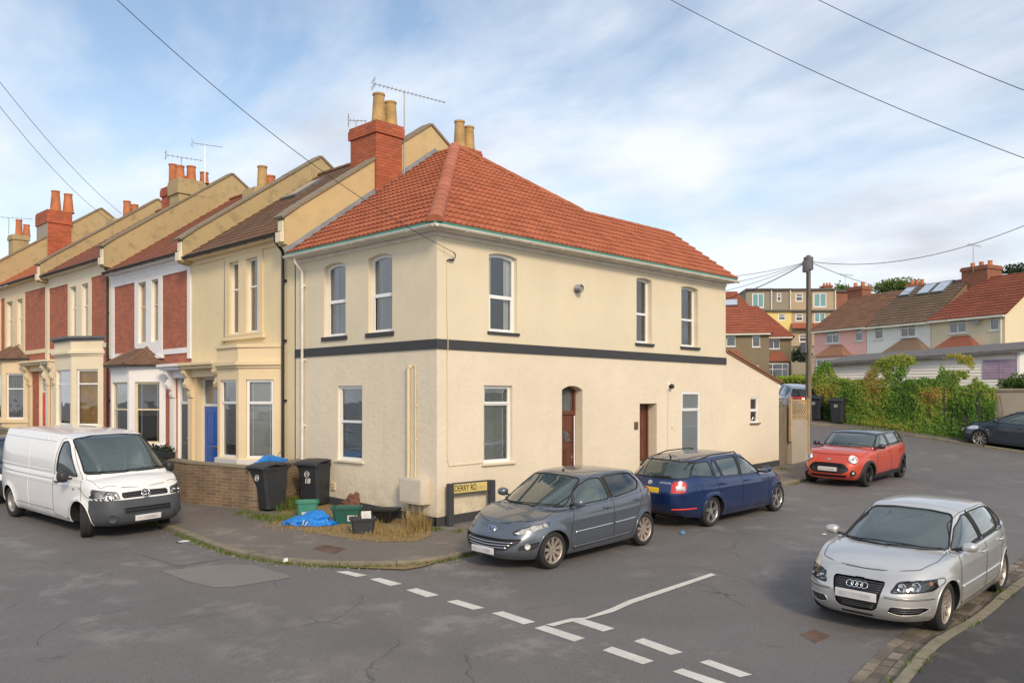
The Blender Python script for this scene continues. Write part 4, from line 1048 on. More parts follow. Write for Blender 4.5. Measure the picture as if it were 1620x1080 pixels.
def parapet(parent, y0, y1, ez, front_z=None, lift=.42, mat='parapet'):
    rx0, rx1 = -.28, 4.3; f = lambda x: ez + TS * (x - rx0)
    xs = [-.34, -.34, rx1, 9.0, 9.0]
    prof = [(-.34, ez - .35), (-.34, f(-.34) + lift * .85), (.1, f(.1) + lift), (rx1, f(rx1) + lift), (9.0, ez + lift), (9.0, ez - .4), (0, ez - .4)]
    mb = MB(); mb.prism(prof, y0, y1, 'y'); o = build('parapet', mb, mat, parent)
    mb = MB()
    def cop(a, b):
        a, b = Vector((a[0], 0, a[1])), Vector((b[0], 0, b[1])); t = (b - a).normalized(); n = Vector((-t.z, 0, t.x)); L = (b - a).length; k = max(1, int(L / .7)); r = random.Random(6)
        for i in range(k):
            p, q = a + t * (L * i / k + .004), a + t * (L * (i + 1) / k - .004); h = .06 + r.uniform(-.006, .006)
            v = [p, q, q + n * h, p + n * h]
            mb.add([(w.x, y0 - .05, w.z) for w in v] + [(w.x, y1 + .05, w.z) for w in v], [(0, 1, 2, 3), (7, 6, 5, 4), (0, 4, 5, 1), (1, 5, 6, 2), (2, 6, 7, 3), (3, 7, 4, 0)])
    cop((-.42, prof[1][1] - .03), prof[2]); cop(prof[2], prof[3]); cop(prof[3], (9.0, prof[4][1]))
    build('coping', mb, 'coping', o)
    # lead soakers on the roof side and kneeler at the eaves
    mb = MB(); mb.bbox(-.44, -.1, y0 + .03, y1 - .03, ez - .30, ez - .05, .02); mb.bbox(-.375, -.3, y0 + .05, y1 - .05, ez - .05, f(-.34) + lift * .85 - .06, .01); build('kneeler', mb, 'stone_pale', o)
    return o
def fl(px, x=0.): return FL(px, 500, x)[0]
Y = [5.40, fl(303), fl(178), fl(76), fl(0), fl(0) + 6.2]
H1 = terrace_house('terraced house with pale yellow rendered front and bright blue door', Y[0], Y[1], 0, 6.80, 'render_yellow', 'stone_cream', ((fl(409), fl(391)), (fl(379), fl(364.5))),
    dict(y=(6.04, 6.92, 8.05, 8.93), z=(1.16, 3.16, 3.46), m='stone_cream', w='upvc', tr=.70, vent=True), (9.2, fl(311)), 'flat', 'tile_brown', brick=False, inside='none', inside_bay=('closed', 'blind'))
H2 = terrace_house('brick terraced house with white stone trim, white bay and dark grey door', Y[1], Y[2], .03, 6.98, 'brick_red', 'stone_white', ((fl(252), fl(240.5)), (fl(232.5), fl(219.5))),
    dict(y=(fl(262), fl(204, -.7), fl(175, -.7), fl(175, -.7) + .9), z=(1.30, 3.20, 3.62), m='stone_white', w='upvc_cream', tr=.55), (Y[1] + .14, fl(281)), 'hip', 'tile_mix', wcol='upvc_cream', inside='none', doorc='door_dark', xr=.08, inside_bay=('half', 'half'))
H3 = terrace_house('brick terraced house with cream stone trim, flat topped bay and yellow curtains', Y[2], Y[3], .46, 7.52, 'brick_red', 'stone_pale', ((fl(141), fl(130.5)), (fl(122), fl(112.5))),
    dict(y=(fl(163.5), fl(113, -.7), fl(87, -.7), fl(87, -.7) + 1.), z=(1.75, 3.72, 4.20), m='stone_pale', w='upvc', tr=.74, cap='slate_grey'), (22.5, 23.35), 'flat', 'tile_mix', inside='net', inside_bay=('yellow', 'net'), doorc='door_dark')
H4 = terrace_house('brick terraced house with cream stone trim and red door, farthest complete front', Y[3], Y[4], .52, 7.64, 'brick_red', 'stone_cream', ((fl(37), fl(28)), (fl(21), fl(11.5))),
    dict(y=(fl(44), fl(3, -.7), fl(3, -.7) + 1.5, fl(3, -.7) + 2.4), z=(1.85, 3.75, 4.25), m='stone_cream', w='upvc', tr=.66, tile='tile_brown'), (23.75, 24.75), 'hip', 'tile_orange', inside='net', inside_bay=('net', 'net'), doorc='door_red', xr=.1)
H5 = terrace_house('terraced house roof at the far left edge of the view', Y[4], Y[5], 1.1, 8.25, 'brick_red', 'stone_cream', ((Y[4] + 2, Y[4] + 2.6), (Y[4] + 3, Y[4] + 3.6)), None, None, None, 'tile_brown', bare=True)
hood(H1, 9.0, Y[1] + .06, 3.62, 'stone_cream', (9.08, Y[1] - .08))
hood(H2, Y[1] + .061, fl(268), 3.62, 'stone_white', (fl(276),))
hood(H3, fl(87, -.1), Y[3] - .01, 4.12, 'stone_pale', (fl(87, -.1) + .15, Y[3] - .12))
hood(H4, Y[3] + .01, fl(44), 4.12, 'stone_cream', (fl(50),))
parapet(H1, YW - .06, YW + .26, 6.80, lift=.40, mat='parapet_light')
parapet(H2, Y[1] - .17, Y[1] + .17, 6.98)
parapet(H3, Y[2] - .17, Y[2] + .17, 7.52)
parapet(H4, Y[3] - .17, Y[3] + .17, 7.64)
parapet(H5, Y[4] - .17, Y[4] + .17, 8.25)
# chimneys on the party walls
def cx_(px, y): return FR(px, 300, y)[0]
y_ = Y[2] - .12; a0, a1 = cx_(283, y_), cx_(322, y_); zt = FR(300, 284, y_)[1]
c = stack(H3, a0, a1, y_, y_ + .75, 8.0, zt, 'parapet', corb=.06, hc=.55, pots=((a0 + .2, y_ + .35, .17, .14, .5, 'pot_clay'), (a0 + .6, y_ + .3, .17, .15, .55, 'pot_clay'), (a0 + 1.1, y_ + .3, .16, .14, .42, 'pot_clay')), potm='pot_clay')
stack(H3, a0 + .02, a1 - .05, y_ + .76, y_ + 1.5, 8.0, zt - .15, 'brick_chimney', pots=((a0 + .25, y_ + 1.05, .15, .14, .85, 'pot_clay'), (a0 + .8, y_ + 1.1, .15, .14, .5, 'pot_clay')), potm='pot_clay')
yagi(H3, (a1 + .08, y_ + .05, zt - 1.2), FR(322, 228, y_)[1] - zt + 1.2, (.9, -.7), 1.1, 9, tiltz=-.12, mat='chrome')
yagi(H3, (a0 + .5, y_ + .9, zt - .1), 1.1, (1., -.25), 1.3, 8, tiltz=-.02)
y_ = Y[4] - .3; a0, a1 = cx_(75.5, y_), cx_(112, y_); zt = FR(90, 333, y_)[1]; ylo = FL(58, 333, a0)[0]
c = stack(H5, a0, a1, y_, ylo, 8.5, zt, 'brick_chimney', hc=.6, pots=((a0 + .45, y_ + .35, .24, .17, .95, 'pot_clay'), (a0 + 1.0, y_ + .35, .24, .17, .9, 'pot_clay')), potm='pot_clay')
mb = MB(); mb.box(a0 - .005, a0 + .001, y_, ylo, 8.5, zt - .6); build('render_coat', mb, 'concrete', c)
def back_stack(par, y, p0, p1, pt, zlow, pots, mat='parapet'):
    a0, a1 = cx_(p0, y), cx_(p1, y); zt = FR((p0 + p1) / 2, pt, y)[1]
    return stack(par, a0, a1, y, y + .7, zlow, zt, mat, hc=.25, pots=[(cx_(p, y + .3), y + .3, .17, .14, h, m) for p, h, m in pots])
back_stack(H2, Y[1] + .2, 404, 432, 298, 8.8, ((415, .75, 'pot_buff'), (428, .5, 'pot_clay')))
back_stack(H4, Y[3] + .2, 180, 219, 348, 8.8, ((201, .85, 'pot_clay'), (213, .75, 'pot_clay')))
back_stack(H5, Y[4] + 5, 20, 46, 372, 9.4, ((30, .8, 'pot_clay'), (42, .6, 'pot_clay')))
yagi(H5, (cx_(14, Y[5]), Y[5], 10.4), FR(12, 344, Y[5])[1] - 10.4, (1., -.5), 1.9, 9, tiltz=0.)
# skylight in the nearest roof
def on_roof(px, py, ez):       # pixel onto the plane z = ez+TS*(x+.28)
    r = ray(px, py); t = (ez + TS * (CAM[0] + .28) - CAM[2]) / (r[2] - TS * r[0]); return Vector((CAM[0] + t * r[0], CAM[1] + t * r[1], CAM[2] + t * r[2]))
p = on_roof(480, 302, 6.8)
N_ = Vector((-TS, 0, 1)).normalized(); U_ = Vector((1, 0, TS)).normalized(); V_ = Vector((0, 1, 0))
M = Matrix.Identity(4)
for i in range(3): M[i][0] = U_[i]; M[i][1] = V_[i]; M[i][2] = N_[i]; M[i][3] = p[i]
mb = MB(); mb.M = M; mb.bbox(-.62, .62, -.42, .42, .0, .10, .01); o = build('skylight', mb, 'slate_grey', H1)
mb = MB(); mb.M = M; mb.box(-.52, .52, -.34, .34, .101, .105); build('skylight_glass', mb, 'skylight', o)
# black downpipes
F0 = Face((0, 0, 0), (0, 1, 0), (-1, 0, 0))
for par, px, ez in ((H1, 447.5, 6.8), (H3, 170, 7.52)):
    yd = fl(px, -.08); mb = F0.mb(); mb.tube([(yd - .05, .33, ez - .08), (yd - .05, .32, ez - .22), (yd, .10, ez - .42), (yd, .08, ez - .5), (yd, .08, gz(0, yd))], .04, 10)
    for z in (5.6, 4.1, 2.6): mb.bbox(yd - .07, yd + .07, 0, .06, z, z + .06, .01)
    build('downpipe', mb, 'black_plastic', par, smooth=40)
mb = F0.mb(); mb.tube([(fl(356), .012, 6.5), (fl(355), .012, 4.2)], .008, 5); build('wall_cable', mb, 'black_plastic', H1)
# garden walls
def wallrun(name, label, pts, h, th, mat, cap='coping', group=None):
    """pts: polyline of the front; builds a wall with coping following the ground"""
    T = thing(name, label, 'wall', (pts[0][0], pts[0][1], gz(*pts[0][:2])), group)
    mb = MB(); mc = MB()
    for (a, b) in zip(pts[:-1], pts[1:]):
        a, b = Vector(a), Vector(b); t = (b - a).normalized(); n = Vector((-t.y, t.x)); L = (b - a).length; k = max(1, int(L / .9))
        for i in range(k):
            p, q = a + t * (L * i / k), a + t * (L * (i + 1) / k); zp, zq = gz(p.x, p.y), gz(q.x, q.y)
            for (m, z0, z1, o0, o1) in ((mb, -.3, h, 0, th), (mc, h + .001, h + .05, -.025, th + .025)):
                c = [p + n * o0, q + n * o0, q + n * o1, p + n * o1]; zz_ = [zp, zq, zq, zp]
                m.add([(v.x, v.y, z + z0) for v, z in zip(c, zz_)] + [(v.x, v.y, z + z1) for v, z in zip(c, zz_)], [(0, 3, 2, 1), (4, 5, 6, 7), (0, 1, 5, 4), (2, 3, 7, 6)] + ([(3, 0, 4, 7)] if i == 0 else []) + ([(1, 2, 6, 5)] if i == k - 1 else []), rnd.random())
    build('brickwork', mb, mat, T); build('coping', mc, cap, T); return T
wc = (-1.78, 4.42)
wallrun('garden_wall', 'low weathered brick garden wall in front of the pale yellow terraced house', [(-.05, 5.22), wc], .98, .22, 'brick_garden')
wallrun('garden_wall', 'low brick garden wall running along the pavement behind the white van', [(wc[0] + .08, wc[1] + .02), (-2.3, 6.4), (-2.45, 9.5), (-2.45, 11.4)][::-1], 1.0, .22, 'brick_garden')
wallrun('garden_wall', 'garden wall in front of the houses further up the left street', [(-2.45, 48), (-2.45, 13)], 1.0, .22, 'brick_garden')
# ================================================================== vehicles
def interp(pts, x):
    """smooth monotone-ish interpolation through (x,z) points sorted by x"""
    xs = [p[0] for p in pts]; ys = [p[1] for p in pts]; n = len(xs)
    if n == 1: return np.full_like(x, ys[0])
    d = [(ys[i + 1] - ys[i]) / (xs[i + 1] - xs[i]) for i in range(n - 1)]
    m = [d[0]] + [0 if d[i - 1] * d[i] <= 0 else 2 * d[i - 1] * d[i] / (d[i - 1] + d[i]) for i in range(1, n - 1)] + [d[-1]]
    x = np.clip(x, xs[0], xs[-1]); out_ = np.zeros_like(x)
    for i in range(n - 1):
        k = (x >= xs[i]) & (x <= xs[i + 1]); h = xs[i + 1] - xs[i]; t = (x[k] - xs[i]) / h
        out_[k] = (2 * t**3 - 3 * t**2 + 1) * ys[i] + (t**3 - 2 * t**2 + t) * h * m[i] + (-2 * t**3 + 3 * t**2) * ys[i + 1] + (t**3 - t**2) * h * m[i + 1]
    return out_
def ringpts(xf, xr, w, nf, nr, cs, sn, xc=0.):
    f = cs >= 0; a = np.where(f, xf - xc, xc - xr); n = np.where(f, nf, nr)
    x = xc + a * np.sign(cs) * np.abs(cs) ** (2 / n); y = w * np.sign(sn) * np.abs(sn) ** (2 / n); return x, y
class Car:
    def __init__(s, name, label, cat, P, paint_, group=None):
        s.P = P; s.paint = paint_; s.root = thing(name, label, cat, (0, 0, 0), group, local=True)
        N = P.get('N', 360); fine = np.linspace(0, 2 * np.pi, 20001)
        x, y = ringpts(P['L'] / 2, -P['L'] / 2, P['W'] / 2, P['nf'], P['nr'], np.cos(fine), np.sin(fine))
        arc = np.concatenate([[0], np.cumsum(np.hypot(np.diff(x), np.diff(y)))]); th = np.interp(np.linspace(0, arc[-1], N + 1)[:-1], arc, fine)
        cs, sn = np.cos(th), np.sin(th); rows = []
        L = P['low']      # rings: (h, xf, xr, w)
        hs = np.linspace(0, 1, P.get('na', 30))
        c = [interp([(r[0], r[i]) for r in L], hs) for i in (1, 2, 3)]
        zs = lambda X: interp(P['zs'], X); zb = lambda X: interp(P['zb'], X)
        for i, h in enumerate(hs):
            X, Y = ringpts(c[0][i], c[1][i], c[2][i], P['nf'], P['nr'], cs, sn); z = zb(X) + h * (zs(X) - zb(X)); rows.append((X, Y, z))
        g0, g1 = P['g0'], P['g1']       # (xf,xr,w,nf,nr) greenhouse base and top
        X1, Y1 = rows[-1][0], rows[-1][1]; Xg, Yg = ringpts(*g0, cs, sn, P.get('xc', -.2))
        wsh = c[2][-1]; crown = lambda X: interp(P['crown'], X)
        def ztop(X, Y): return zs(X) + crown(X) * (1 - np.minimum(1, np.abs(Y) / wsh) ** 2.2)
        nb = P.get('nb', 14)
        for i in range(1, nb + 1):
            t = i / nb; X = X1 + (Xg - X1) * t; Y = Y1 + (Yg - Y1) * t; rows.append((X, Y, ztop(X, Y)))
        zg = rows[-1][2]; Xt, Yt = ringpts(*g1, cs, sn, P.get('xc', -.2)); zr = lambda X: interp(P['roof'], X)
        rc = P.get('rc', .05); zt = zr(Xt) - rc; ng = P.get('ng', 24)
        for i in range(1, ng + 1):
            t = i / ng; bl = P.get('bulge', .03) * 4 * t * (1 - t)
            X = Xg + (Xt - Xg) * t; Y = Yg + (Yt - Yg) * t; X = X + bl * .8 * np.sign(cs) * np.abs(cs) ** 2; Y = Y + bl * sn; rows.append((X, Y, zg + (zt - zg) * t))
        for f in (.97, .93, .87, .8, .7, .6, .5, .4, .3, .2, .1, .03):
            X = P.get('xc', -.2) + (Xt - P.get('xc', -.2)) * (f if f > .8 else f); Y = Yt * f; rows.append((X, Y, zr(X) - rc * f ** 2.5))
        A = np.array(rows).transpose(0, 2, 1)                 # rows, N, 3
        for it in range(P.get('smooth', 2)):
            B = A.copy(); B[1:-1] = A[1:-1] * .5 + (A[:-2] + A[2:]) * .125 + (np.roll(A, 1, 1)[1:-1] + np.roll(A, -1, 1)[1:-1]) * .125; A = B
        # crease lines and arch flares: push sides outwards
        for (x0, x1, za, zb_, wd, amt) in P.get('crease', ()):
            t = np.clip((A[..., 0] - x0) / (x1 - x0), 0, 1); zc = za + (zb_ - za) * t; ins = (A[..., 0] > x0) & (A[..., 0] < x1)
            A[..., 1] += np.sign(A[..., 1]) * amt * np.exp(-((A[..., 2] - zc) / wd) ** 2) * ins * np.minimum(1, 6 * t) * np.minimum(1, 6 * (1 - t)) * (np.abs(A[..., 1]) > .6)
        for (wx, wz, wr) in P['arch']:
            r = np.hypot(A[..., 0] - wx, A[..., 2] - wz); k = np.exp(-((r - wr) / .07) ** 2) * (r > wr * .8) * (A[..., 2] < wz + wr * 1.45)
            A[..., 1] += np.sign(A[..., 1]) * P.get('flare', .018) * k * (np.abs(A[..., 1]) > .55)
        nr_, n_ = A.shape[:2]; V = A.reshape(-1, 3); bm = bmesh.new(); vv = [bm.verts.new(v) for v in V]
        for i in range(nr_ - 1):
            for j in range(n_): bm.faces.new((vv[i * n_ + j], vv[i * n_ + (j + 1) % n_], vv[(i + 1) * n_ + (j + 1) % n_], vv[(i + 1) * n_ + j]))
        bm.faces.new([vv[(nr_ - 1) * n_ + j] for j in range(n_)])
        bm.normal_update(); s.bm = bm; s.bvh = BVHTree.FromBMesh(bm); s.nl = bm.verts.layers.float_vector.new('n0')
        for v in bm.verts: v[s.nl] = v.normal
        s.pieces = []
    # ---- views: (u,v) coordinates and ray directions
    def uv(s, view, p):
        return {'side': (p[0], p[2]), 'left': (p[0], p[2]), 'right': (p[0], p[2]), 'front': (p[1], p[2]), 'rear': (p[1], p[2]), 'top': (p[0], p[1])}[view]
    def hit(s, view, u, v, sgn=1):
        d = {'left': (Vector((u, 3, v)), Vector((0, -1, 0))), 'right': (Vector((u, -3, v)), Vector((0, 1, 0))), 'front': (Vector((4, u, v)), Vector((-1, 0, 0))),
             'rear': (Vector((-4, u, v)), Vector((1, 0, 0))), 'top': (Vector((u, v, 4)), Vector((0, 0, -1)))}[view]
        h = s.bvh.ray_cast(*d)
        if h[0] is None:
            h = s.bvh.find_nearest(d[0] + d[1] * (2.2 if view in ('left', 'right') else 2.))
        n = h[1]
        if n.dot(d[1]) > 0: n = -n
        return h[0], n
    def path(s, view, pts, off=0., step=.05, closed=False, curve=False):
        P = [Vector(p) for p in pts]
        if curve: P = smoothpoly(P, closed)
        if closed: P = P + [P[0]]
        out_ = []
        for a, b in zip(P[:-1], P[1:]):
            k = max(1, int((b - a).length / step))
            for i in range(k): out_.append(a + (b - a) * i / k)
        out_.append(P[-1]); r = []
        for p in out_:
            h, n = s.hit(view, p[0], p[1]); q = h + n * off
            if r and (q - r[-1]).length > .35: continue
            r.append(q)
        return r
    def region(s, view, poly, nmin=.2, cond=None):
        """faces inside a 2D polygon seen from a side, with the cut snapped to the polygon"""
        ax = {'left': (1, 1), 'right': (1, -1), 'front': (0, 1), 'rear': (0, -1), 'top': (2, 1)}[view]
        P = np.array([(p[0], p[1]) for p in poly]); x0, y0 = P.min(0) - .05; x1, y1 = P.max(0) + .05
        def inside(u, v):
            c = False; j = len(P) - 1
            for i in range(len(P)):
                if (P[i, 1] > v) != (P[j, 1] > v) and u < (P[j, 0] - P[i, 0]) * (v - P[i, 1]) / (P[j, 1] - P[i, 1]) + P[i, 0]: c = not c
                j = i
            return c
        sel = []
        for f in s.bm.faces:
            n = f.normal[ax[0]] * ax[1]
            if n < nmin: continue
            c = f.calc_center_median()
            if ax[0] != 2 and c[ax[0]] * ax[1] < 0: continue
            u, v = s.uv(view, c)
            if x0 < u < x1 and y0 < v < y1 and inside(u, v) and (cond is None or cond(c)): sel.append(f)
        ss = set(sel); iu, iv = {'left': (0, 2), 'right': (0, 2), 'front': (1, 2), 'rear': (1, 2), 'top': (0, 1)}[view]
        bv = set()
        for f in sel:
            for e in f.edges:
                if any(g not in ss for g in e.link_faces): bv.update(e.verts)
        A = P; B = np.roll(P, -1, 0); AB = B - A; L2 = (AB**2).sum(1) + 1e-12
        for v in bv:
            q = np.array((v.co[iu], v.co[iv])); t = np.clip(((q - A) * AB).sum(1) / L2, 0, 1); C = A + AB * t[:, None]; dd = ((C - q)**2).sum(1); k = dd.argmin()
            if dd[k] < .03**2: v.co[iu], v.co[iv] = C[k]
        return sel
    def take(s, name, faces, mat, inset=0., parent=None, label=None, keep=False, smooth=True):
        if not faces: return None
        off = {}; vm = {}; me = bpy.data.meshes.new(name); vs = []; ns = []; fs = []
        for f in faces:
            idx = []
            for v in f.verts:
                if v not in vm: vm[v] = len(vs); n = v[s.nl]; vs.append((v.co - n * inset)[:]); ns.append(n[:])
                idx.append(vm[v])
            fs.append(idx)
        me.from_pydata(vs, [], fs); me.update(); me.polygons.foreach_set('use_smooth', [True] * len(fs))
        me.normals_split_custom_set_from_vertices([Vector(n).normalized() for n in ns]); me.materials.append(MATS[mat])
        o = bpy.data.objects.new(name, me); COL.objects.link(o); o.parent = parent or s.root
        if label: o['label'] = label
        if not keep: bmesh.ops.delete(s.bm, geom=faces, context='FACES_ONLY'); 
        return o
    def cut(s, name, view, poly, mat, inset=0., curve=True, seal=.0, sealmat='rubber', parent=None, label=None, nmin=.2, cond=None, off=0.):
        p = smoothpoly([Vector(a) for a in poly], True) if curve else [Vector(a) for a in poly]
        fs = s.region(view, p, nmin, cond)
        o = s.take(name, fs, mat, inset, parent, label)
        if seal and o: s.add_line(view, [tuple(a[:2]) for a in p], seal, sealmat, closed=True, off=off, parent=o, name='seal')
        return o
    def add_line(s, view, pts, r, mat, closed=False, off=0., parent=None, name='panel_gap', curve=False, mb=None, n=6):
        m = mb or MB(); m.tube(s.path(view, pts, off, closed=closed, curve=curve), r, n, cap=not closed)
        if mb is None: return build(name, m, mat, parent or s.root, smooth=True)
    def part(s, name, mb, mat, parent=None, smooth=40, label=None): return build(name, mb, mat, parent or s.root, smooth=smooth, label=label)
    def frame(s, view, u, v, off=0.):
        """matrix on the surface: x = sideways, y = up along the surface, z = outwards"""
        h, n = s.hit(view, u, v); n.normalize(); up = Vector((0, 0, 1)) if view != 'top' else Vector((1, 0, 0))
        x = up.cross(n).normalized(); y = n.cross(x); M = Matrix.Identity(4); p = h + n * off
        for i in range(3): M[i][0] = x[i]; M[i][1] = y[i]; M[i][2] = n[i]; M[i][3] = p[i]
        return M
    def finish(s, name='body', mat=None):
        bm = s.bm
        loose = [v for v in bm.verts if not v.link_faces]; bmesh.ops.delete(bm, geom=loose, context='VERTS')
        return s.take(name, list(bm.faces), mat or s.paint, keep=True)
    # ---- common equipment
    def arches(s, liner=.26):
        for (x, z, r) in s.P['arch']:
            for sd, vw in ((1, 'left'), (-1, 'right')):
                pts = [(x + r * math.cos(a), z + r * math.sin(a)) for a in np.linspace(0, 2 * math.pi, 48, endpoint=False)]
                pts = [p if p[1] > z - .02 else (x + (r + .0) * (1 if p[0] > x else -1) if abs(p[0] - x) > r * .0 else p[0], min(p[1], z - .3)) for p in pts]
                q = [(x - r, z - .45)] + [(x + r * math.cos(a), z + r * math.sin(a)) for a in np.linspace(math.pi, 0, 30)] + [(x + r, z - .45)]
                fs = s.region(vw, q, .05, lambda c: abs(c.y) > .4)
                bmesh.ops.delete(s.bm, geom=fs, context='FACES_ONLY')
    def arch_lips(s, mat=None, r_=.012):
        for (x, z, r) in s.P['arch']:
            for sd, vw in ((1, 'left'), (-1, 'right')):
                lo = s.P.get('sill', .2); a0 = math.asin(max(-1, min(0, (lo - z) / r)))
                pts = [(x + r * math.cos(a), z + r * math.sin(a)) for a in np.linspace(a0, math.pi - a0, 34)]
                w = []
                for p in pts:
                    h, n = s.hit(vw, p[0] + (p[0] - x) * .03, p[1] + (p[1] - z) * .03); w.append(Vector((p[0], h.y, p[1])))
                mb = MB(); mb.tube(w, r_, 6); s.part('arch_lip', mb, mat or s.paint, smooth=True)
                mb = MB(); yo = w[len(w) // 2].y; n = len(w)        # liner
                mb.add([(p.x, p.y, p.z) for p in w] + [(p.x + (p.x - x) * -.02, yo - sd * .32, p.z) for p in w], [(i, i + 1, n + i + 1, n + i) for i in range(n - 1)])
                cN = len(mb.v); mb.add([(p.x + (p.x - x) * -.02, yo - sd * .32, p.z) for p in w], [tuple(range(n))]); s.part('wheel_liner', mb, 'underbody')
    def wheels(s, R_w, wd, rim, style, mat='alloy', steer=0., ys=None, ns=9):
        for (x, z, r) in s.P['arch']:
            for sd in (1, -1):
                mb = MB(); y = (ys or s.P['W'] / 2 - .05 - wd / 2)
                w = bpy.data.objects.new('wheel', None); COL.objects.link(w); w.parent = s.root; w.location = (x, sd * y, R_w); w.rotation_euler = (0, 0, (steer if x > 0 else 0) + (0 if sd > 0 else math.pi)); w.empty_display_size = .1
                h = wd / 2; k = R_w; b = rim + .005
                prof = [(b, -h * .8), (b + .02, -h * .95), ((b + k) / 2, -h * 1.02), (k - .03, -h * .96), (k - .008, -h * .8)]
                for g in (-.55, -.15, .25, .6): prof += [(k, h * (g - .1)), (k - .008, h * (g - .085)), (k - .008, h * (g - .045)), (k, h * (g - .03))]
                prof += [(k - .008, h * .8), (k - .03, h * .96), ((b + k) / 2, h * 1.03), (b + .02, h * .98), (b, h * .8)]
                mb.lathe(prof, n=40, axis='y'); build('tyre', mb, 'tyre', w, smooth=50)
                mb = MB(); h2 = h * .82
                if style == 'steel':
                    mb.lathe([(rim, -h2), (rim - .01, h2 * .8), (rim, h2), (rim + .008, h2 * 1.02), (rim - .012, h2 * .95), (rim - .03, h2 * .55), (rim * .82, h2 * .35), (rim * .62, h2 * .62), (rim * .45, h2 * .66), (rim * .36, h2 * .5), (rim * .3, h2 * .75), (0, h2 * .78)], n=36, axis='y')
                    build('rim', mb, mat, w, smooth=35); mb = MB()
                    for i in range(14):
                        a = 2 * math.pi * i / 14; mb.lathe([(0, 0), (.017, 0)], (rim * .80 * math.cos(a), h2 * .47, rim * .80 * math.sin(a)), 8, 'y')
                    build('vent_hole', mb, 'gap', w)
                else:
                    mb.lathe([(rim, -h2), (rim - .012, -h2 * .6), (rim - .02, h2 * .4), (rim - .008, h2 * .9), (rim, h2), (rim + .01, h2 * 1.0), (rim + .006, h2 * .9)], n=40, axis='y')
                    mb.lathe([(rim * .30, h2 * .2), (rim * .28, h2 * .72), (rim * .17, h2 * .78), (rim * .15, h2 * .72), (0, h2 * .72)], n=20, axis='y')
                    for i in range(ns):
                        a = 2 * math.pi * (i + .25) / ns
                        Ms = [a] if style != 'twin' else [a - .13, a + .13]
                        for a_ in Ms:
                            w0, w1 = (.30, .19) if style == 'blade' else ((.16, .10) if style == 'twin' else (.2, .13))
                            ca, sa = math.cos(a_), math.sin(a_); vs = []
                            for (rr_, wd_, yy, th_) in ((rim * .22, rim * w1, h2 * .74, .05), (rim * .6, rim * (w0 + w1) / 2 * (1 if style != 'twin' else .9), h2 * .72, .035), (rim * .985, rim * w0 if style == 'blade' else rim * w0, h2 * .90, .03)):
                                for (q, yv) in ((-wd_ / 2, yy), (wd_ / 2, yy), (wd_ / 2 * .8, yy - th_), (-wd_ / 2 * .8, yy - th_)): vs.append((rr_ * ca - q * sa, yv, rr_ * sa + q * ca))
                            mb.add(vs, [(0, 1, 5, 4), (1, 2, 6, 5), (2, 3, 7, 6), (3, 0, 4, 7), (4, 5, 9, 8), (5, 6, 10, 9), (6, 7, 11, 10), (7, 4, 8, 11)])
                    build('rim', mb, mat, w, smooth=35)
                    mb = MB()
                    for i in range(5):
                        a = 2 * math.pi * i / 5; mb.lathe([(0, h2 * .76), (.01, h2 * .76)], (rim * .17 * math.cos(a), 0, rim * .17 * math.sin(a)), 8, 'y')
                    mb.lathe([(0, -h2 * .35), (rim * .72, -h2 * .35)], n=24, axis='y'); build('brake_disc', mb, 'lamp_dark', w, smooth=35)
    def interior(s, xd, xs_, zf, zb_, w, seats='seat_fabric', rear=True, van=False, dash_z=None):
        """dashboard at xd, front seats at xs_"""
        mb = MB(); dz = dash_z or zb_; mb.bbox(xd - .35, xd + .25, -w, w, dz - .28, dz - .03, .06, 3); s.part('dashboard', mb, 'trim_dark')
        mb = MB(); hw = w + .06; mb.box(min(-1.5, xs_ - 1.3), xd + .3, -hw, hw, zf - .1, zf); mb.box(xd + .2, xd + .25, -hw, hw, zf, dz - .2); s.part('cabin_floor', mb, 'underbody')
        for sx, sy in [(xs_, w * .48), (xs_, -w * .48)] + ([(xs_ - .85, w * .5), (xs_ - .85, -w * .5)] if rear else []):
            mb = MB(); mb.bbox(sx - .25, sx + .25, sy - .25, sy + .25, zf + .12, zf + .34, .06, 3)
            M = Matrix.Translation((sx - .22, sy, zf + .30)) @ Matrix.Rotation(R(-14), 4, 'Y'); mb.M = M
            mb.bbox(-.07, .07, -.24, .24, 0, .56, .06, 3); mb.bbox(-.045, .055, -.13, .13, .61, .79, .045, 3); mb.tube([(0, -.06, .5), (0, -.06, .64)], .008, 5); mb.tube([(0, .06, .5), (0, .06, .64)], .008, 5)
            s.part('seat', mb, seats, smooth=50)
        mb = MB(); cy_ = -w * .48; M = Matrix.Translation((xd - .42, cy_, dz - .02)) @ Matrix.Rotation(R(-62), 4, 'Y'); mb.M = M
        mb.tube([(.185 * math.cos(a), .185 * math.sin(a), 0) for a in np.linspace(0, 2 * math.pi, 25)], .015, 8); mb.tube([(-.17, 0, 0), (.17, 0, 0)], .018, 6); mb.tube([(0, 0, 0), (0, 0, -.25)], .03, 8); mb.sph((0, 0, .01), .06, 10, 6)
        s.part('steering_wheel', mb, 'trim_dark', smooth=50)
    def underside(s, x0, x1, w, z):
        mb = MB(); mb.box(x0, x1, -w, w, z, z + .12); s.part('underside', mb, 'underbody')
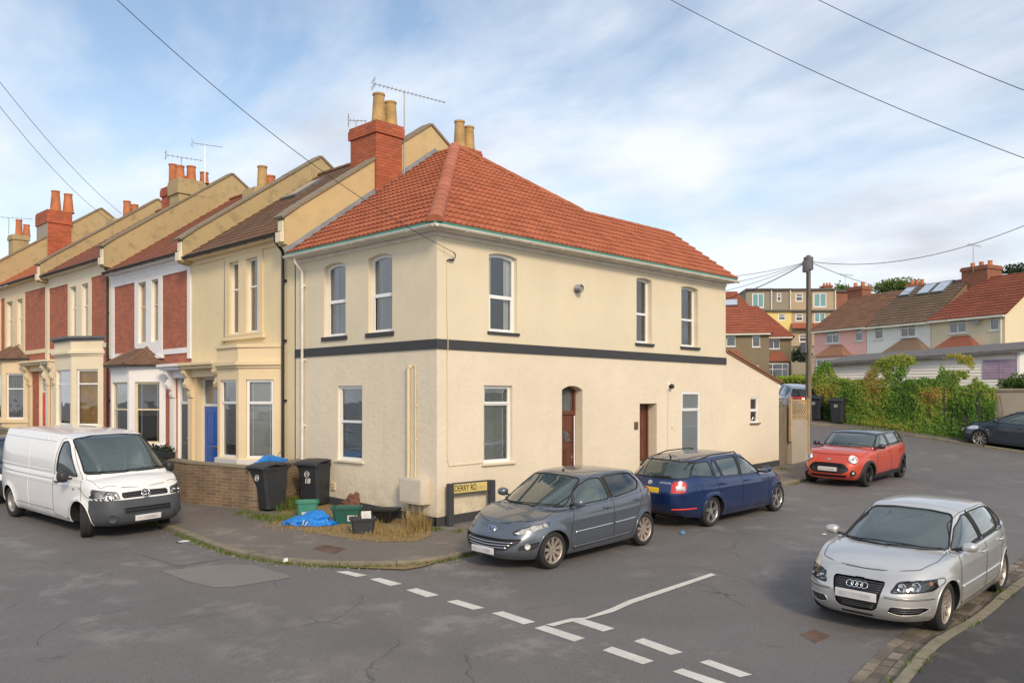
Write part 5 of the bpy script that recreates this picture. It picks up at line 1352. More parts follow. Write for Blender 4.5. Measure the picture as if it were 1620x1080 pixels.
    def mirror(s, x, z, sd, mat, sz=(.11, .20, .15), arm=.10, capm=None, low=False):
        h, n = s.hit('left' if sd > 0 else 'right', x, z); y = abs(h.y)
        mb = MB(); bm = bmesh.new(); bmesh.ops.create_icosphere(bm, subdivisions=3, radius=1)
        for v in bm.verts:
            p = v.co; q = Vector([math.copysign(abs(c) ** .72, c) for c in p]); xx = q.x * sz[0] * (1.0 if q.x > 0 else .35); v.co = Vector((x + .02 + xx, sd * (y + arm + sz[1] / 2 + q.y * sz[1] / 2 * (1 - .1 * abs(q.x))), z + .05 + q.z * sz[2] / 2 * (1 - .12 * max(0, -q.y * sd))))
        bm.verts.index_update(); mb.add([v.co[:] for v in bm.verts], [[v.index for v in f.verts] for f in bm.faces]); bm.free()
        m = s.part('door_mirror', mb, capm or mat, smooth=True)
        mb = MB(); mb.tube([(x + .03, sd * (y - .02), z - .01), (x + .02, sd * (y + arm + .05), z + .01)], .022, 8, r1=.018); build('mirror_arm', mb, 'trim_dark', m, smooth=True)
        mb = MB(); yy = y + arm + sz[1] / 2; mb.bbox(x - sz[0] * .35 + .012, x - sz[0] * .35 + .02, sd * yy - sz[1] * .36, sd * yy + sz[1] * .36, z + .05 - sz[2] * .3, z + .05 + sz[2] * .3, .003); build('mirror_glass', mb, 'chrome', m)
    def plateat(s, view, u, v, mat='plate_white', w=.52, h=.11, off=.012, smear=True):
        M = s.frame(view, u, v, off); n = M.col[2].xyz; n.z *= .2; n.normalize(); x = Vector((0, 0, 1)).cross(n).normalized(); y = n.cross(x)
        for i in range(3): M[i][0] = x[i]; M[i][1] = y[i]; M[i][2] = n[i]
        mb = MB(); mb.M = M; mb.bbox(-w / 2, w / 2, -h / 2, h / 2, -.008, .008, .006); o = s.part('number_plate', mb, mat)
        if smear:
            mb = MB(); mb.M = M; mb.bbox(-w * .40, w * .36, -h * .26, h * .22, .0085, .0095, .0004); build('plate_smudge', mb, 'plate_smear' if mat == 'plate_white' else 'plate_yellow', o)
        return o
    def handle(s, x, z, mat, sd=None, w=.2):
        for sd in (1, -1):
            M = s.frame('left' if sd > 0 else 'right', x, z, 0); mb = MB(); mb.M = M
            mb.tube([(-w / 2, 0, .0), (-w / 2 + .03, 0, .035), (w / 2 - .03, 0, .035), (w / 2, 0, .0)], .013, 8); s.part('door_handle', mb, mat, smooth=True)
            mb = MB(); mb.M = M; mb.sph((0, -.005, -.004), .045, 12, 6, sc=(1.2, .6, .16)); s.part('handle_cup', mb, 'gap', smooth=True)
    def lathed(s, view, u, v, prof, mat, name, off=0., n=20, parent=None, flat=False):
        M = s.frame(view, u, v, off)
        if flat:
            n_ = {'front': Vector((1, 0, 0)), 'rear': Vector((-1, 0, 0))}[view]; x = Vector((0, 0, 1)).cross(n_); 
            for i in range(3): M[i][0] = x[i]; M[i][1] = (0, 0, 1)[i]; M[i][2] = n_[i]
        mb = MB(); mb.M = M; mb.lathe(prof, (0, 0, 0), n, 'z'); return s.part(name, mb, mat, parent, smooth=40)
    def wiper(s, pts, view='front', r=.009):
        p = s.path(view, pts, .018); mb = MB(); mb.tube(p, r, 5); s.part('wiper', mb, 'rubber', smooth=True)
    def place(s, a, b, ga=None, yaw=None):
        """a = ground contact under the front axle centre, b = under the rear axle centre"""
        a, b = Vector(a), Vector(b); f = (a - b).normalized(); (xf, _, _), (xr, _, _) = s.P['arch']; m = (a + b) / 2 - f * ((xf + xr) / 2)
        l = Vector((0, 0, 1)).cross(f).normalized()
        la, lb = m + l * .7, m - l * .7; roll = (gz(la.x, la.y) - gz(lb.x, lb.y)) / 1.4
        l = Vector((l.x, l.y, roll)).normalized(); u = f.cross(l).normalized()
        M = Matrix.Identity(4)
        for i in range(3): M[i][0] = f[i]; M[i][1] = l[i]; M[i][2] = u[i]; M[i][3] = m[i]
        s.root.location = m; s.root.rotation_euler = M.to_euler()
def smoothpoly(P, closed=True, k=4, r=.22):
    """round the corners of a polygon a little"""
    P = [Vector((p[0], p[1])) for p in P]; n = len(P); out_ = []
    for i in range(n):
        if not closed and i in (0, n - 1): out_.append(P[i]); continue
        a, b, c = P[i - 1], P[i], P[(i + 1) % n]; d = min(.06, r * (a - b).length, r * (c - b).length) 
        p, q = b + (a - b).normalized() * d, b + (c - b).normalized() * d
        for t in np.linspace(0, 1, k): out_.append(p * (1 - t)**2 + b * 2 * t * (1 - t) + q * t * t)
    return out_
def both(fn):
    fn('left', 1); fn('right', -1)
def wheel_pts(px1, px2, width, front_first=True, toward=1):
    """contacts of two wheels on one side, from the photograph -> axle centre contacts. toward=+1: the car lies to the left of front->rear seen from above"""
    a, b = G(*px1), G(*px2); d = (a - b); d.z = 0; d.normalize(); n = Vector((-d.y, d.x, 0)) * toward
    a2 = a + n * width / 2; b2 = b + n * width / 2; a2.z = gz(a2.x, a2.y); b2.z = gz(b2.x, b2.y); return a2, b2
def sym(p): return p + [(-a, b) for a, b in reversed(p)]
# ------------------------------------------------------------------ blue-grey hatchback
def car_peug():
    P = dict(L=4.04, W=1.75, nf=3.4, nr=3.6, zs=[(-2.1, .98), (-1.6, 1.03), (-.6, .985), (.6, .935), (1.1, .89), (1.5, .80), (1.85, .66), (2.05, .57)], zb=[(-2.0, .27), (-1.0, .20), (1., .19), (2.0, .20)],
             low=[(0, 1.90, -1.86, .80), (.12, 1.97, -1.93, .845), (.35, 2.02, -2.01, .872), (.6, 2.01, -2.02, .875), (.85, 1.92, -1.98, .862), (1, 1.80, -1.93, .835)],
             g0=(1.22, -1.90, .80, 3.1, 3.4), g1=(.32, -1.52, .575, 3.8, 3.6), roof=[(-1.6, 1.385), (-1.2, 1.45), (-.5, 1.485), (.1, 1.465), (.4, 1.40)], crown=[(-2, .01), (.9, .05), (1.5, .07), (2.0, .08)],
             arch=[(1.19, .31, .345), (-1.35, .31, .345)], sill=.2, crease=[(-1.9, 1.0, .80, .74, .03, .007)])
    c = Car('parked_car', 'blue-grey hatchback parked at the corner in front of the street name sign', 'car', P, 'paint_blue_grey'); A = c.paint
    c.arches()
    c.cut('windscreen', 'front', sym([(.685, .985), (.55, 1.385), (.25, 1.41)]), 'car_glass', .006, seal=.010, label='windscreen')
    c.cut('rear_window', 'rear', sym([(.58, 1.06), (.50, 1.33), (.2, 1.35)]), 'car_glass_dark', .006, seal=.012)
    for vw in ('left', 'right'):
        c.cut('front_quarter_window', vw, [(.98, .965), (.60, .975), (.56, 1.14)], 'car_glass', .006, seal=.009)
        c.cut('door_window', vw, [(.56, .985), (-.30, 1.005), (-.22, 1.375), (.08, 1.37), (.30, 1.30), (.52, 1.17)], 'car_glass', .006, seal=.011)
        c.cut('rear_door_window', vw, [(-.40, 1.01), (-1.20, 1.08), (-1.33, 1.20), (-1.18, 1.355), (-.9, 1.385), (-.33, 1.385)], 'car_glass_dark', .006, seal=.011)
        c.cut('pillar_trim', vw, [(-.30, 1.005), (-.40, 1.01), (-.325, 1.385), (-.235, 1.38)], 'trim_dark', curve=False)
    # lower nose
    g = c.cut('grille', 'front', sym([(.0, .34), (.42, .37), (.60, .50), (.62, .545), (.3, .53)]), 'trim_dark', .03, seal=.012, sealmat='trim_dark')
    for z, w in ((.385, .45), (.43, .50), (.475, .54)): c.add_line('front', [(-w, z + .02), (0, z), (w, z + .02)], .008, 'chrome', off=-.012, parent=g, name='grille_bar', curve=True)
    for sy in (1, -1):
        h = c.cut('headlight', 'front', [(sy * .45, .645), (sy * .50, .60), (sy * .72, .655), (sy * .845, .76), (sy * .835, .80), (sy * .70, .765), (sy * .54, .70)], 'lamp_glass', .0, seal=0, nmin=.08, cond=lambda q: q.x > 1.28)
    for sy in (1, -1):
        mb = MB()
        for (y, z, rr_, dep) in ((sy * .60, .665, .050, .03), (sy * .70, .71, .045, .03), (sy * .77, .755, .030, .02)):
            M = c.frame('front', y, z, -.035); mb.M = M; mb.lathe([(rr_ * .2, -.02), (rr_ * .75, 0), (rr_, .02), (rr_ * 1.08, .02)], n=16); mb.sph((0, 0, .0), rr_ * .35, 8, 6)
        c.part('headlight_reflector', mb, 'lamp_bowl')
        mb = MB(); pts = [(sy * .47, .64), (sy * .56, .62), (sy * .72, .665), (sy * .84, .765), (sy * .82, .79), (sy * .7, .76), (sy * .54, .695)]
        ctr = c.frame('front', sy * .66, .70, -.075).col[3].xyz; w = [c.hit('front', *p)[0] - c.hit('front', *p)[1] * .02 for p in pts]; mb.add([ctr[:]] + [q[:] for q in w], [(0, i + 1, (i + 1) % len(w) + 1) for i in range(len(w))]); c.part('headlight_bowl', mb, 'lamp_bowl', smooth=False)
        f = c.cut('fog_recess', 'front', [(sy * .60, .37), (sy * .73, .37), (sy * .79, .44), (sy * .78, .49), (sy * .62, .44)], 'trim_dark', .025, seal=.006, sealmat='trim_dark', nmin=.05)
        c.lathed('front', sy * .69, .425, [(.045, -.02), (.05, .01), (.042, .012), (.02, .004), (0, .003)], 'lamp_bowl', 'fog_light', off=-.01)
    c.cut('bonnet', 'top', sym([(1.13, .0)])[:1] + [(1.12, .40), (.99, .70), (1.35, .735), (1.56, .60), (1.74, .28), (1.78, 0), (1.74, -.28), (1.56, -.60), (1.35, -.735), (.99, -.70), (1.12, -.40)], A, 0, seal=.0045, sealmat='gap', nmin=.35)
    # badge: shield with a rampant lion shape
    M = c.frame('front', 0, .655, .008); mb = MB(); mb.M = M
    sh = [(-.085, .05), (.085, .05), (.07, -.03), (0, -.085), (-.07, -.03)]
    plate2(mb, sh, [[(-.062, .033), (.062, .033), (.05, -.025), (0, -.06), (-.05, -.025)]], 0, .01); b = c.part('badge', mb, 'chrome', smooth=False)
    mb = MB(); mb.M = M; plate2(mb, [(p[0] * .8, p[1] * .8) for p in sh], [], 0, .002); build('badge_field', mb, 'paint_navy', b)
    lion = [(-.035, -.035), (-.015, -.02), (-.02, 0), (-.045, .0), (-.045, .01), (-.012, .015), (-.03, .03), (-.01, .04), (.015, .03), (.02, .015), (.045, .025), (.035, .005), (.015, -.002), (.03, -.03), (.012, -.018), (.0, -.04), (-.005, -.018)]
    mb = MB(); mb.M = M; plate2(mb, lion, [], .0, .008); build('badge_lion', mb, 'chrome', b)
    c.plateat('front', -.0, .335, off=.03)
    for vw, sd in (('left', 1), ('right', -1)):
        c.cut('front_door', vw, [(.80, .33), (.82, .50), (.70, .93), (.50, 1.20), (.25, 1.36), (-.1, 1.41), (-.30, 1.41), (-.36, .98), (-.36, .30), (.72, .27)], A, 0, seal=.0045, sealmat='gap')
        c.cut('rear_door', vw, [(-.36, .30), (-.36, .98), (-.31, 1.41), (-.95, 1.41), (-1.30, 1.33), (-1.36, 1.15), (-1.28, .95), (-1.10, .68), (-.98, .50), (-.92, .30)], A, 0, seal=.0045, sealmat='gap')
        c.cut('rear_lamp', vw, [(-1.52, 1.08), (-1.90, 1.12), (-2.1, .95), (-2.0, .80), (-1.80, .85)], 'red_lamp', -.002, seal=.004, nmin=.0)
        c.add_line(vw, [(.70, .555), (-.32, .575)], .013, 'chrome', off=.004, name='side_moulding'); c.add_line(vw, [(-.40, .577), (-1.02, .59)], .013, 'chrome', off=.004, name='side_moulding')
        c.add_line(vw, [(.70, .30), (-.9, .33)], .012, A, off=.0, name='sill_trim')
        c.mirror(.62, 1.0, sd, A)
        c.lathed(vw, -.05 - .0, .86, [(.0, 0)], A, 'x') if 0 else None
    c.handle(-.16, .875, A); c.handle(-1.08, .915, A)
    c.cut('rear_bumper', 'rear', [(-.95, .2), (.95, .2), (.95, .58), (-.95, .58)], A, 0, seal=.004, sealmat='gap', nmin=.3)
    c.finish(); c.arch_lips(); c.wheels(.31, .20, .215, 'blade', 'alloy_warm', ns=9)
    c.interior(.75, -.05, .28, .95, .60, 'seat_light', dash_z=.97)
    c.underside(-1.7, 1.6, .60, .22)
    c.wiper([(.62, 1.0), (.3, 1.005), (-.05, .99)]); c.wiper([(.0, .985), (-.3, .985), (-.62, 1.0)])
    mb = MB(); h, n = c.hit('top', .05, 0); mb.tube([h, h + Vector((-.03, 0, .02))], .02, 6); mb.tube([h, h + Vector((-.20, 0, .38))], .005, 5); c.part('aerial', mb, 'rubber')
    c.wheel_w = 1.50
    return c
def plate2(mb, outer, holes, d0, d1):
    loops = [outer] + holes; flat = [p for l in loops for p in l]; tri = tessellate_polygon([[Vector((a, b, 0)) for a, b in l] for l in loops]); n = len(flat)
    fs = [tuple(t) for t in tri]; k = 0
    for l in loops:
        for i in range(len(l)): a, b = k + i, k + (i + 1) % len(l); fs.append((a, b, n + b, n + a))
        k += len(l)
    mb.add([(a, b, d1) for a, b in flat] + [(a, b, d0) for a, b in flat], fs)
# ------------------------------------------------------------------ silver hatchback, near right
def car_audi():
    P = dict(L=4.28, W=1.765, nf=3.9, nr=3.6, zs=[(-2.2, .98), (-1.6, 1.01), (-.6, .965), (.6, .925), (1.05, .90), (1.5, .83), (1.9, .735), (2.15, .69)], zb=[(-2.1, .26), (-1.0, .19), (1., .18), (2.1, .20)],
             low=[(0, 2.02, -1.98, .81), (.12, 2.09, -2.05, .855), (.35, 2.13, -2.13, .88), (.62, 2.125, -2.14, .882), (.86, 2.07, -2.10, .868), (1, 1.96, -2.05, .84)],
             g0=(1.08, -2.02, .80, 4.4, 3.4), g1=(.22, -1.66, .575, 5.0, 3.6), roof=[(-1.8, 1.30), (-1.3, 1.375), (-.5, 1.42), (0, 1.405), (.3, 1.35)], crown=[(-2.1, .01), (.8, .05), (1.5, .065), (2.1, .05)],
             arch=[(1.27, .318, .35), (-1.31, .318, .35)], sill=.2, crease=[(-1.9, 1.1, .80, .76, .03, .006), (-1.0, .95, .42, .40, .03, .006)])
    c = Car('parked_car', 'silver hatchback parked on the gutter setts at the near right kerb', 'car', P, 'paint_silver'); A = c.paint
    c.arches()
    c.cut('windscreen', 'front', sym([(.70, .955), (.54, 1.325), (.25, 1.35)]), 'car_glass', .006, seal=.012)
    c.cut('rear_window', 'rear', sym([(.58, 1.03), (.50, 1.25), (.2, 1.27)]), 'car_glass_dark', .006, seal=.012)
    for vw in ('left', 'right'):
        c.cut('door_window', vw, [(.80, .955), (-.20, .965), (-.13, 1.31), (.06, 1.305), (.40, 1.18)], 'car_glass', .006, seal=.010, nmin=.45)
        c.cut('rear_door_window', vw, [(-.29, .97), (-1.12, 1.0), (-1.20, 1.28), (-.9, 1.315), (-.23, 1.325)], 'car_glass', .006, seal=.010)
        c.cut('rear_quarter_window', vw, [(-1.20, 1.01), (-1.62, 1.06), (-1.50, 1.20), (-1.28, 1.27)], 'car_glass_dark', .006, seal=.010)
        c.cut('pillar_trim', vw, [(-.20, .965), (-.29, .97), (-.23, 1.325), (-.13, 1.32)], 'trim_dark', curve=False)
        c.add_line(vw, [(.80, .945), (-.25, .955), (-1.2, .995), (-1.6, 1.04)], .009, 'rubber', off=.004, name='belt_trim', curve=True)
    # tall frame grille
    fr_ = [(.0, .69), (.31, .685), (.325, .65), (.26, .36), (.20, .31), (0, .30)]
    g = c.cut('grille', 'front', sym(fr_), 'trim_dark', .035, seal=.013, sealmat='chrome')
    mb = MB()
    for z in np.linspace(.34, .665, 13):
        if .44 < z < .53: continue
        w = .195 + (z - .31) * .30; mb.tube(c.path('front', [(-w, z), (w, z)], -.018), .006, 5)
    c.part('grille_bar', mb, 'lamp_dark', g, smooth=True)
    mb = MB(); mb.M = c.frame('front', 0, .485, .0); mb.bbox(-.265, .265, -.06, .06, -.02, .012, .01); c.part('plate_holder', mb, 'trim_dark')
    pl = c.plateat('front', .0, .485, off=.022); 
    mb = MB(); M = c.frame('front', 0, .605, .012); mb.M = M
    for k in (-1.5, -.5, .5, 1.5): mb.tube([(k * .062 + .042 * math.cos(a), .042 * math.sin(a), .004) for a in np.linspace(0, 2 * math.pi, 25)], .0068, 6)
    c.part('badge', mb, 'chrome', smooth=True)
    for sy in (1, -1):
        hp = [(sy * .40, .565), (sy * .78, .585), (sy * .845, .66), (sy * .83, .715), (sy * .60, .715), (sy * .46, .695)]
        c.cut('headlight', 'front', hp, 'lamp_glass', .0, seal=.006, nmin=.06, cond=lambda q: q.x > 1.55)
        w = []
        for p in smoothpoly(hp):
            h, n = c.hit('front', *p[:2]); w.append(h - n * .05)
        ctr = c.frame('front', sy * .62, .65, -.11).col[3].xyz; mb = MB(); mb.add([ctr[:]] + [q[:] for q in w], [(0, i + 1, (i + 1) % len(w) + 1) for i in range(len(w))]); c.part('headlight_bowl', mb, 'lamp_dark', smooth=False)
        for (y, z, rr_) in ((.52, .645, .052), (.655, .65, .062)):
            c.lathed('front', sy * y, z, [(rr_ * .2, -.05), (rr_ * .7, -.02), (rr_, .01), (rr_ * 1.06, .012), (rr_ * 1.1, 0)], 'chrome', 'headlight_reflector', off=-.035, flat=True)
        c.lathed('front', sy * .77, .665, [(0, .02), (.02, .01), (.028, -.01)], 'amber', 'indicator_bulb', off=-.04, flat=True)
        f = c.cut('air_intake', 'front', [(sy * .37, .33), (sy * .42, .405), (sy * .72, .395), (sy * .77, .36), (sy * .68, .30), (sy * .5, .295)], 'trim_dark', .03, seal=.006, sealmat=A, nmin=.05)
        mb = MB()
        for z in (.325, .352, .378): mb.tube(c.path('front', [(sy * .42, z), (sy * .72, z)], -.015), .006, 5)
        c.part('intake_bar', mb, 'lamp_dark', f, smooth=True)
        c.add_line('front', [(sy * .34, .52), (sy * .84, .50)], .007, 'alloy', off=.002, name='bumper_strip')
        c.add_line('front', [(sy * .34, .50), (sy * .84, .48)], .004, 'gap', off=.001)
    c.cut('lower_lip', 'front', sym([(.2, .265), (.2, .225), (0, .225), (0, .265)][:2]), 'trim_dark', .01, curve=False)
    c.cut('bonnet', 'top', [(1.0, 0), (.99, .42), (.86, .70), (1.3, .72), (1.68, .62), (1.85, .36), (1.89, 0), (1.85, -.36), (1.68, -.62), (1.3, -.72), (.86, -.70), (.99, -.42)], A, 0, seal=.0045, sealmat='gap', nmin=.35)
    for vw, sd in (('left', 1), ('right', -1)):
        c.cut('front_door', vw, [(.84, .36), (.86, .60), (.86, .93), (.40, 1.22), (.08, 1.335), (-.18, 1.35), (-.245, .95), (-.25, .29), (.78, .27)], A, 0, seal=.0045, sealmat='gap')
        c.cut('rear_door', vw, [(-.25, .29), (-.245, .95), (-.19, 1.35), (-.95, 1.345), (-1.22, 1.29), (-1.16, .97), (-1.08, .72), (-.96, .50), (-.90, .30)], A, 0, seal=.0045, sealmat='gap')
        c.cut('rear_lamp', vw, [(-1.75, .98), (-2.2, .96), (-2.2, .78), (-1.85, .80)], 'red_lamp', -.002, seal=.004, nmin=.0)
        c.add_line(vw, [(.80, .50), (-.22, .505)], .014, A, off=.004, name='side_moulding'); c.add_line(vw, [(-.28, .505), (-.94, .51)], .014, A, off=.004, name='side_moulding')
        c.mirror(.68, .955, sd, A, sz=(.10, .20, .125), arm=.07)
        c.lathed(vw, 1.02, .60, [(0, .012), (.022, .01), (.028, 0)], 'white_lens', 'side_repeater')
    c.handle(-.10, .83, A); c.handle(-1.0, .865, A)
    c.finish(); c.arch_lips(); c.wheels(.318, .21, .215, 'plain', 'alloy_warm', ns=10)
    c.interior(.66, -.10, .26, .93, .62, dash_z=.95); c.underside(-1.8, 1.7, .60, .21)
    c.wiper([(.64, .965), (.3, .97), (-.02, .955)]); c.wiper([(.02, .95), (-.3, .955), (-.62, .965)])
    M = c.frame('front', 0, 1.29, -.05); mb = MB(); mb.M = M; mb.bbox(-.11, .11, -.035, .03, -.06, -.035, .012); c.part('rear_view_mirror', mb, 'trim_dark')
    return c
# ------------------------------------------------------------------ dark blue estate
def car_skoda():
    P = dict(L=4.66, W=1.81, nf=3.0, nr=3.9, zs=[(-2.4, 1.0), (-1.6, 1.01), (-.6, .97), (.6, .925), (1.2, .90), (1.7, .82), (2.1, .72), (2.35, .65)], zb=[(-2.3, .30), (-1.2, .20), (1., .19), (2.3, .22)],
             low=[(0, 2.18, -2.16, .84), (.12, 2.27, -2.24, .88), (.35, 2.33, -2.32, .902), (.60, 2.31, -2.33, .905), (.86, 2.24, -2.27, .893), (1, 2.13, -2.23, .865)],
             g0=(1.20, -2.20, .83, 3.3, 3.8), g1=(.32, -1.86, .61, 4.0, 4.2), roof=[(-1.95, 1.40), (-1.5, 1.435), (-.5, 1.46), (.1, 1.45), (.4, 1.38)], crown=[(-2.3, .01), (.8, .05), (1.5, .07), (2.3, .05)],
             arch=[(1.43, .322, .352), (-1.256, .322, .352)], sill=.2, crease=[(-2.1, 1.2, .80, .76, .03, .008), (-.9, 1.0, .36, .34, .03, .008)])
    c = Car('parked_car', 'dark blue estate car with silver alloy wheels seen from behind along the house wall', 'car', P, 'paint_dark_blue'); A = c.paint
    c.arches()
    c.cut('windscreen', 'front', sym([(.73, .965), (.60, 1.36), (.25, 1.385)]), 'car_glass', .006, seal=.012)
    rw = c.cut('rear_window', 'rear', sym([(.69, 1.045), (.585, 1.355), (.2, 1.37)]), 'car_glass', .006, seal=.014)
    for vw in ('left', 'right'):
        c.cut('door_window', vw, [(.86, .965), (-.10, .985), (-.04, 1.355), (.10, 1.35), (.44, 1.22)], 'car_glass', .006, seal=.010, nmin=.45)
        c.cut('rear_door_window', vw, [(-.19, .99), (-.83, 1.01), (-.90, 1.355), (-.13, 1.37)], 'car_glass', .006, seal=.010)
        c.cut('quarter_light', vw, [(-.88, 1.01), (-1.07, 1.02), (-1.13, 1.12), (-1.03, 1.345), (-.95, 1.355)], 'car_glass', .006, seal=.009)
        c.cut('rear_quarter_window', vw, [(-1.18, 1.04), (-1.82, 1.09), (-1.66, 1.27), (-1.50, 1.33), (-1.14, 1.345)], 'car_glass', .006, seal=.010)
        c.cut('pillar_trim', vw, [(-.10, .985), (-.19, .99), (-.13, 1.37), (-.04, 1.36)], 'trim_dark', curve=False)
    for sy, vw in ((1, 'left'), (-1, 'right')):
        # rear lamp: red corner block with a white insert
        c.cut('rear_lamp', 'rear', [(sy * .50, .765), (sy * .52, .955), (sy * .62, 1.0), (sy * .93, 1.0), (sy * .93, .765)], 'red_lamp', -.004, seal=0, nmin=.05, cond=lambda q: q.x < -2.06)
        c.cut('rear_lamp', vw, [(-2.0, .99), (-1.97, .93), (-2.03, .78), (-2.4, .765), (-2.4, 1.0)], 'red_lamp', -.004, seal=0, nmin=.0, cond=lambda q: abs(q.y) > .5)
        mb = MB(); M = c.frame('rear', sy * .64, .86, .006); mb.M = M; mb.bbox(-.10, .10, -.045, .045, 0, .008, .003); c.part('reversing_lens', mb, 'white_lens')
        c.lathed('rear', sy * .60, .40, [(0, 0)], A, 'x') if 0 else None
        mb = MB(); mb.tube(c.path('rear', [(sy * .50, .425), (sy * .80, .44)], .004), .016, 6); c.part('rear_reflector', mb, 'red_lens')
        # front
        c.cut('headlight', 'front', [(sy * .46, .655), (sy * .50, .60), (sy * .80, .62), (sy * .88, .70), (sy * .85, .745), (sy * .6, .72)], 'lamp_bowl', .0, nmin=.06, cond=lambda q: q.x > 1.8)
    c.cut('grille', 'front', sym([(0, .54), (.38, .545), (.42, .66), (.38, .68), (0, .69)]), 'trim_dark', .02, seal=.01, sealmat='chrome')
    c.cut('air_intake', 'front', sym([(0, .30), (.6, .31), (.62, .40), (0, .41)]), 'trim_dark', .02)
    c.cut('tailgate', 'rear', sym([(0, .58), (.46, .585), (.50, .74), (.485, .80), (.50, .97), (.72, 1.02), (.62, 1.39), (0, 1.40)]), A, 0, seal=.005, sealmat='gap', nmin=.1)
    c.cut('rear_valance', 'rear', sym([(0, .26), (.62, .27), (.58, .35), (0, .345)]), 'trim_dark', .01, seal=.0)
    # plate recess, badge and lettering (rear view: x to the right of the viewer is -y)
    mb = MB(); mb.M = c.frame('rear', 0, .80, .004); mb.bbox(-.33, .33, -.085, .085, -.02, .003, .01); c.part('plate_recess', mb, A)
    c.plateat('rear', 0, .80, 'plate_yellow', off=.014)
    c.lathed('rear', 0, .945, [(0, .012), (.03, .014), (.032, .018), (.045, .018), (.05, .006), (.05, 0)], 'chrome', 'badge')
    mb = MB(); mb.M = c.frame('rear', 0, .945, .016); plate2(mb, [(-.025, -.01), (.0, -.02), (.026, .0), (.02, .02), (-.005, .024), (.005, .008), (-.022, .006)], [], 0, .004); c.part('badge_arrow', mb, 'alloy', smooth=False)
    M = c.frame('rear', -.36, .955, .003); mb = MB(); text_mb(mb, 'OCTAVIA', .052, M, .003, sx=1.15, bold=.001); c.part('model_lettering', mb, 'chrome', smooth=False)
    c.wiper([(.0, 1.06), (-.2, 1.07), (-.42, 1.075)][::-1], 'rear', .012)
    mb = MB(); mb.tube(c.path('rear', [(-.62, 1.385), (0, 1.40), (.62, 1.385)], .02), .022, 8); c.part('roof_spoiler', mb, A, smooth=True)
    c.cut('bonnet', 'top', [(1.12, 0), (1.11, .42), (.98, .72), (1.5, .76), (1.95, .62), (2.14, .36), (2.18, 0), (2.14, -.36), (1.95, -.62), (1.5, -.76), (.98, -.72), (1.11, -.42)], A, 0, seal=.004, sealmat='gap', nmin=.35)
    for vw, sd in (('left', 1), ('right', -1)):
        c.cut('front_door', vw, [(.95, .36), (.98, .60), (.97, .94), (.55, 1.26), (.22, 1.39), (-.10, 1.40), (-.15, .97), (-.15, .29), (.9, .27)], A, 0, seal=.0045, sealmat='gap')
        c.cut('rear_door', vw, [(-.15, .29), (-.15, .97), (-.11, 1.40), (-.98, 1.39), (-1.16, 1.1), (-1.12, .95), (-1.03, .72), (-.91, .52), (-.86, .30)], A, 0, seal=.0045, sealmat='gap')
        c.mirror(.78, .98, sd, A)
        mb = MB(); pts = [(.10, sd * .545), (0, sd * .56), (-.9, sd * .575), (-1.7, sd * .565), (-1.85, sd * .555)]; w = []
        for i, (x, y) in enumerate(pts):
            h, n = c.hit('top', x, y); w.append(h + Vector((0, 0, (0.0 if i in (0, 4) else .045))))
        w2 = []
        for a, b in zip(w[:-1], w[1:]): w2 += [a.lerp(b, t) for t in (0, .33, .66)]
        mb.tube(w2 + [w[-1]], .014, 6); c.part('roof_rail', mb, 'black_plastic', smooth=True)
        c.cut('fuel_flap', vw, [(-1.62, .78), (-1.62, .92), (-1.78, .92), (-1.78, .78)], A, 0, seal=.003, sealmat='gap') if sd < 0 else None
    c.handle(.02, .86, A); c.handle(-.93, .885, A)
    c.finish(); c.arch_lips(); c.wheels(.322, .205, .222, 'twin', 'alloy', ns=5)
    c.interior(.80, .0, .27, .95, .62); c.underside(-1.9, 1.9, .62, .21)
    mb = MB(); h, n = c.hit('top', -1.55, 0); mb.tube([h, h + Vector((-.06, 0, .07))], .022, 6, r1=.008); c.part('aerial', mb, 'rubber')
    return c
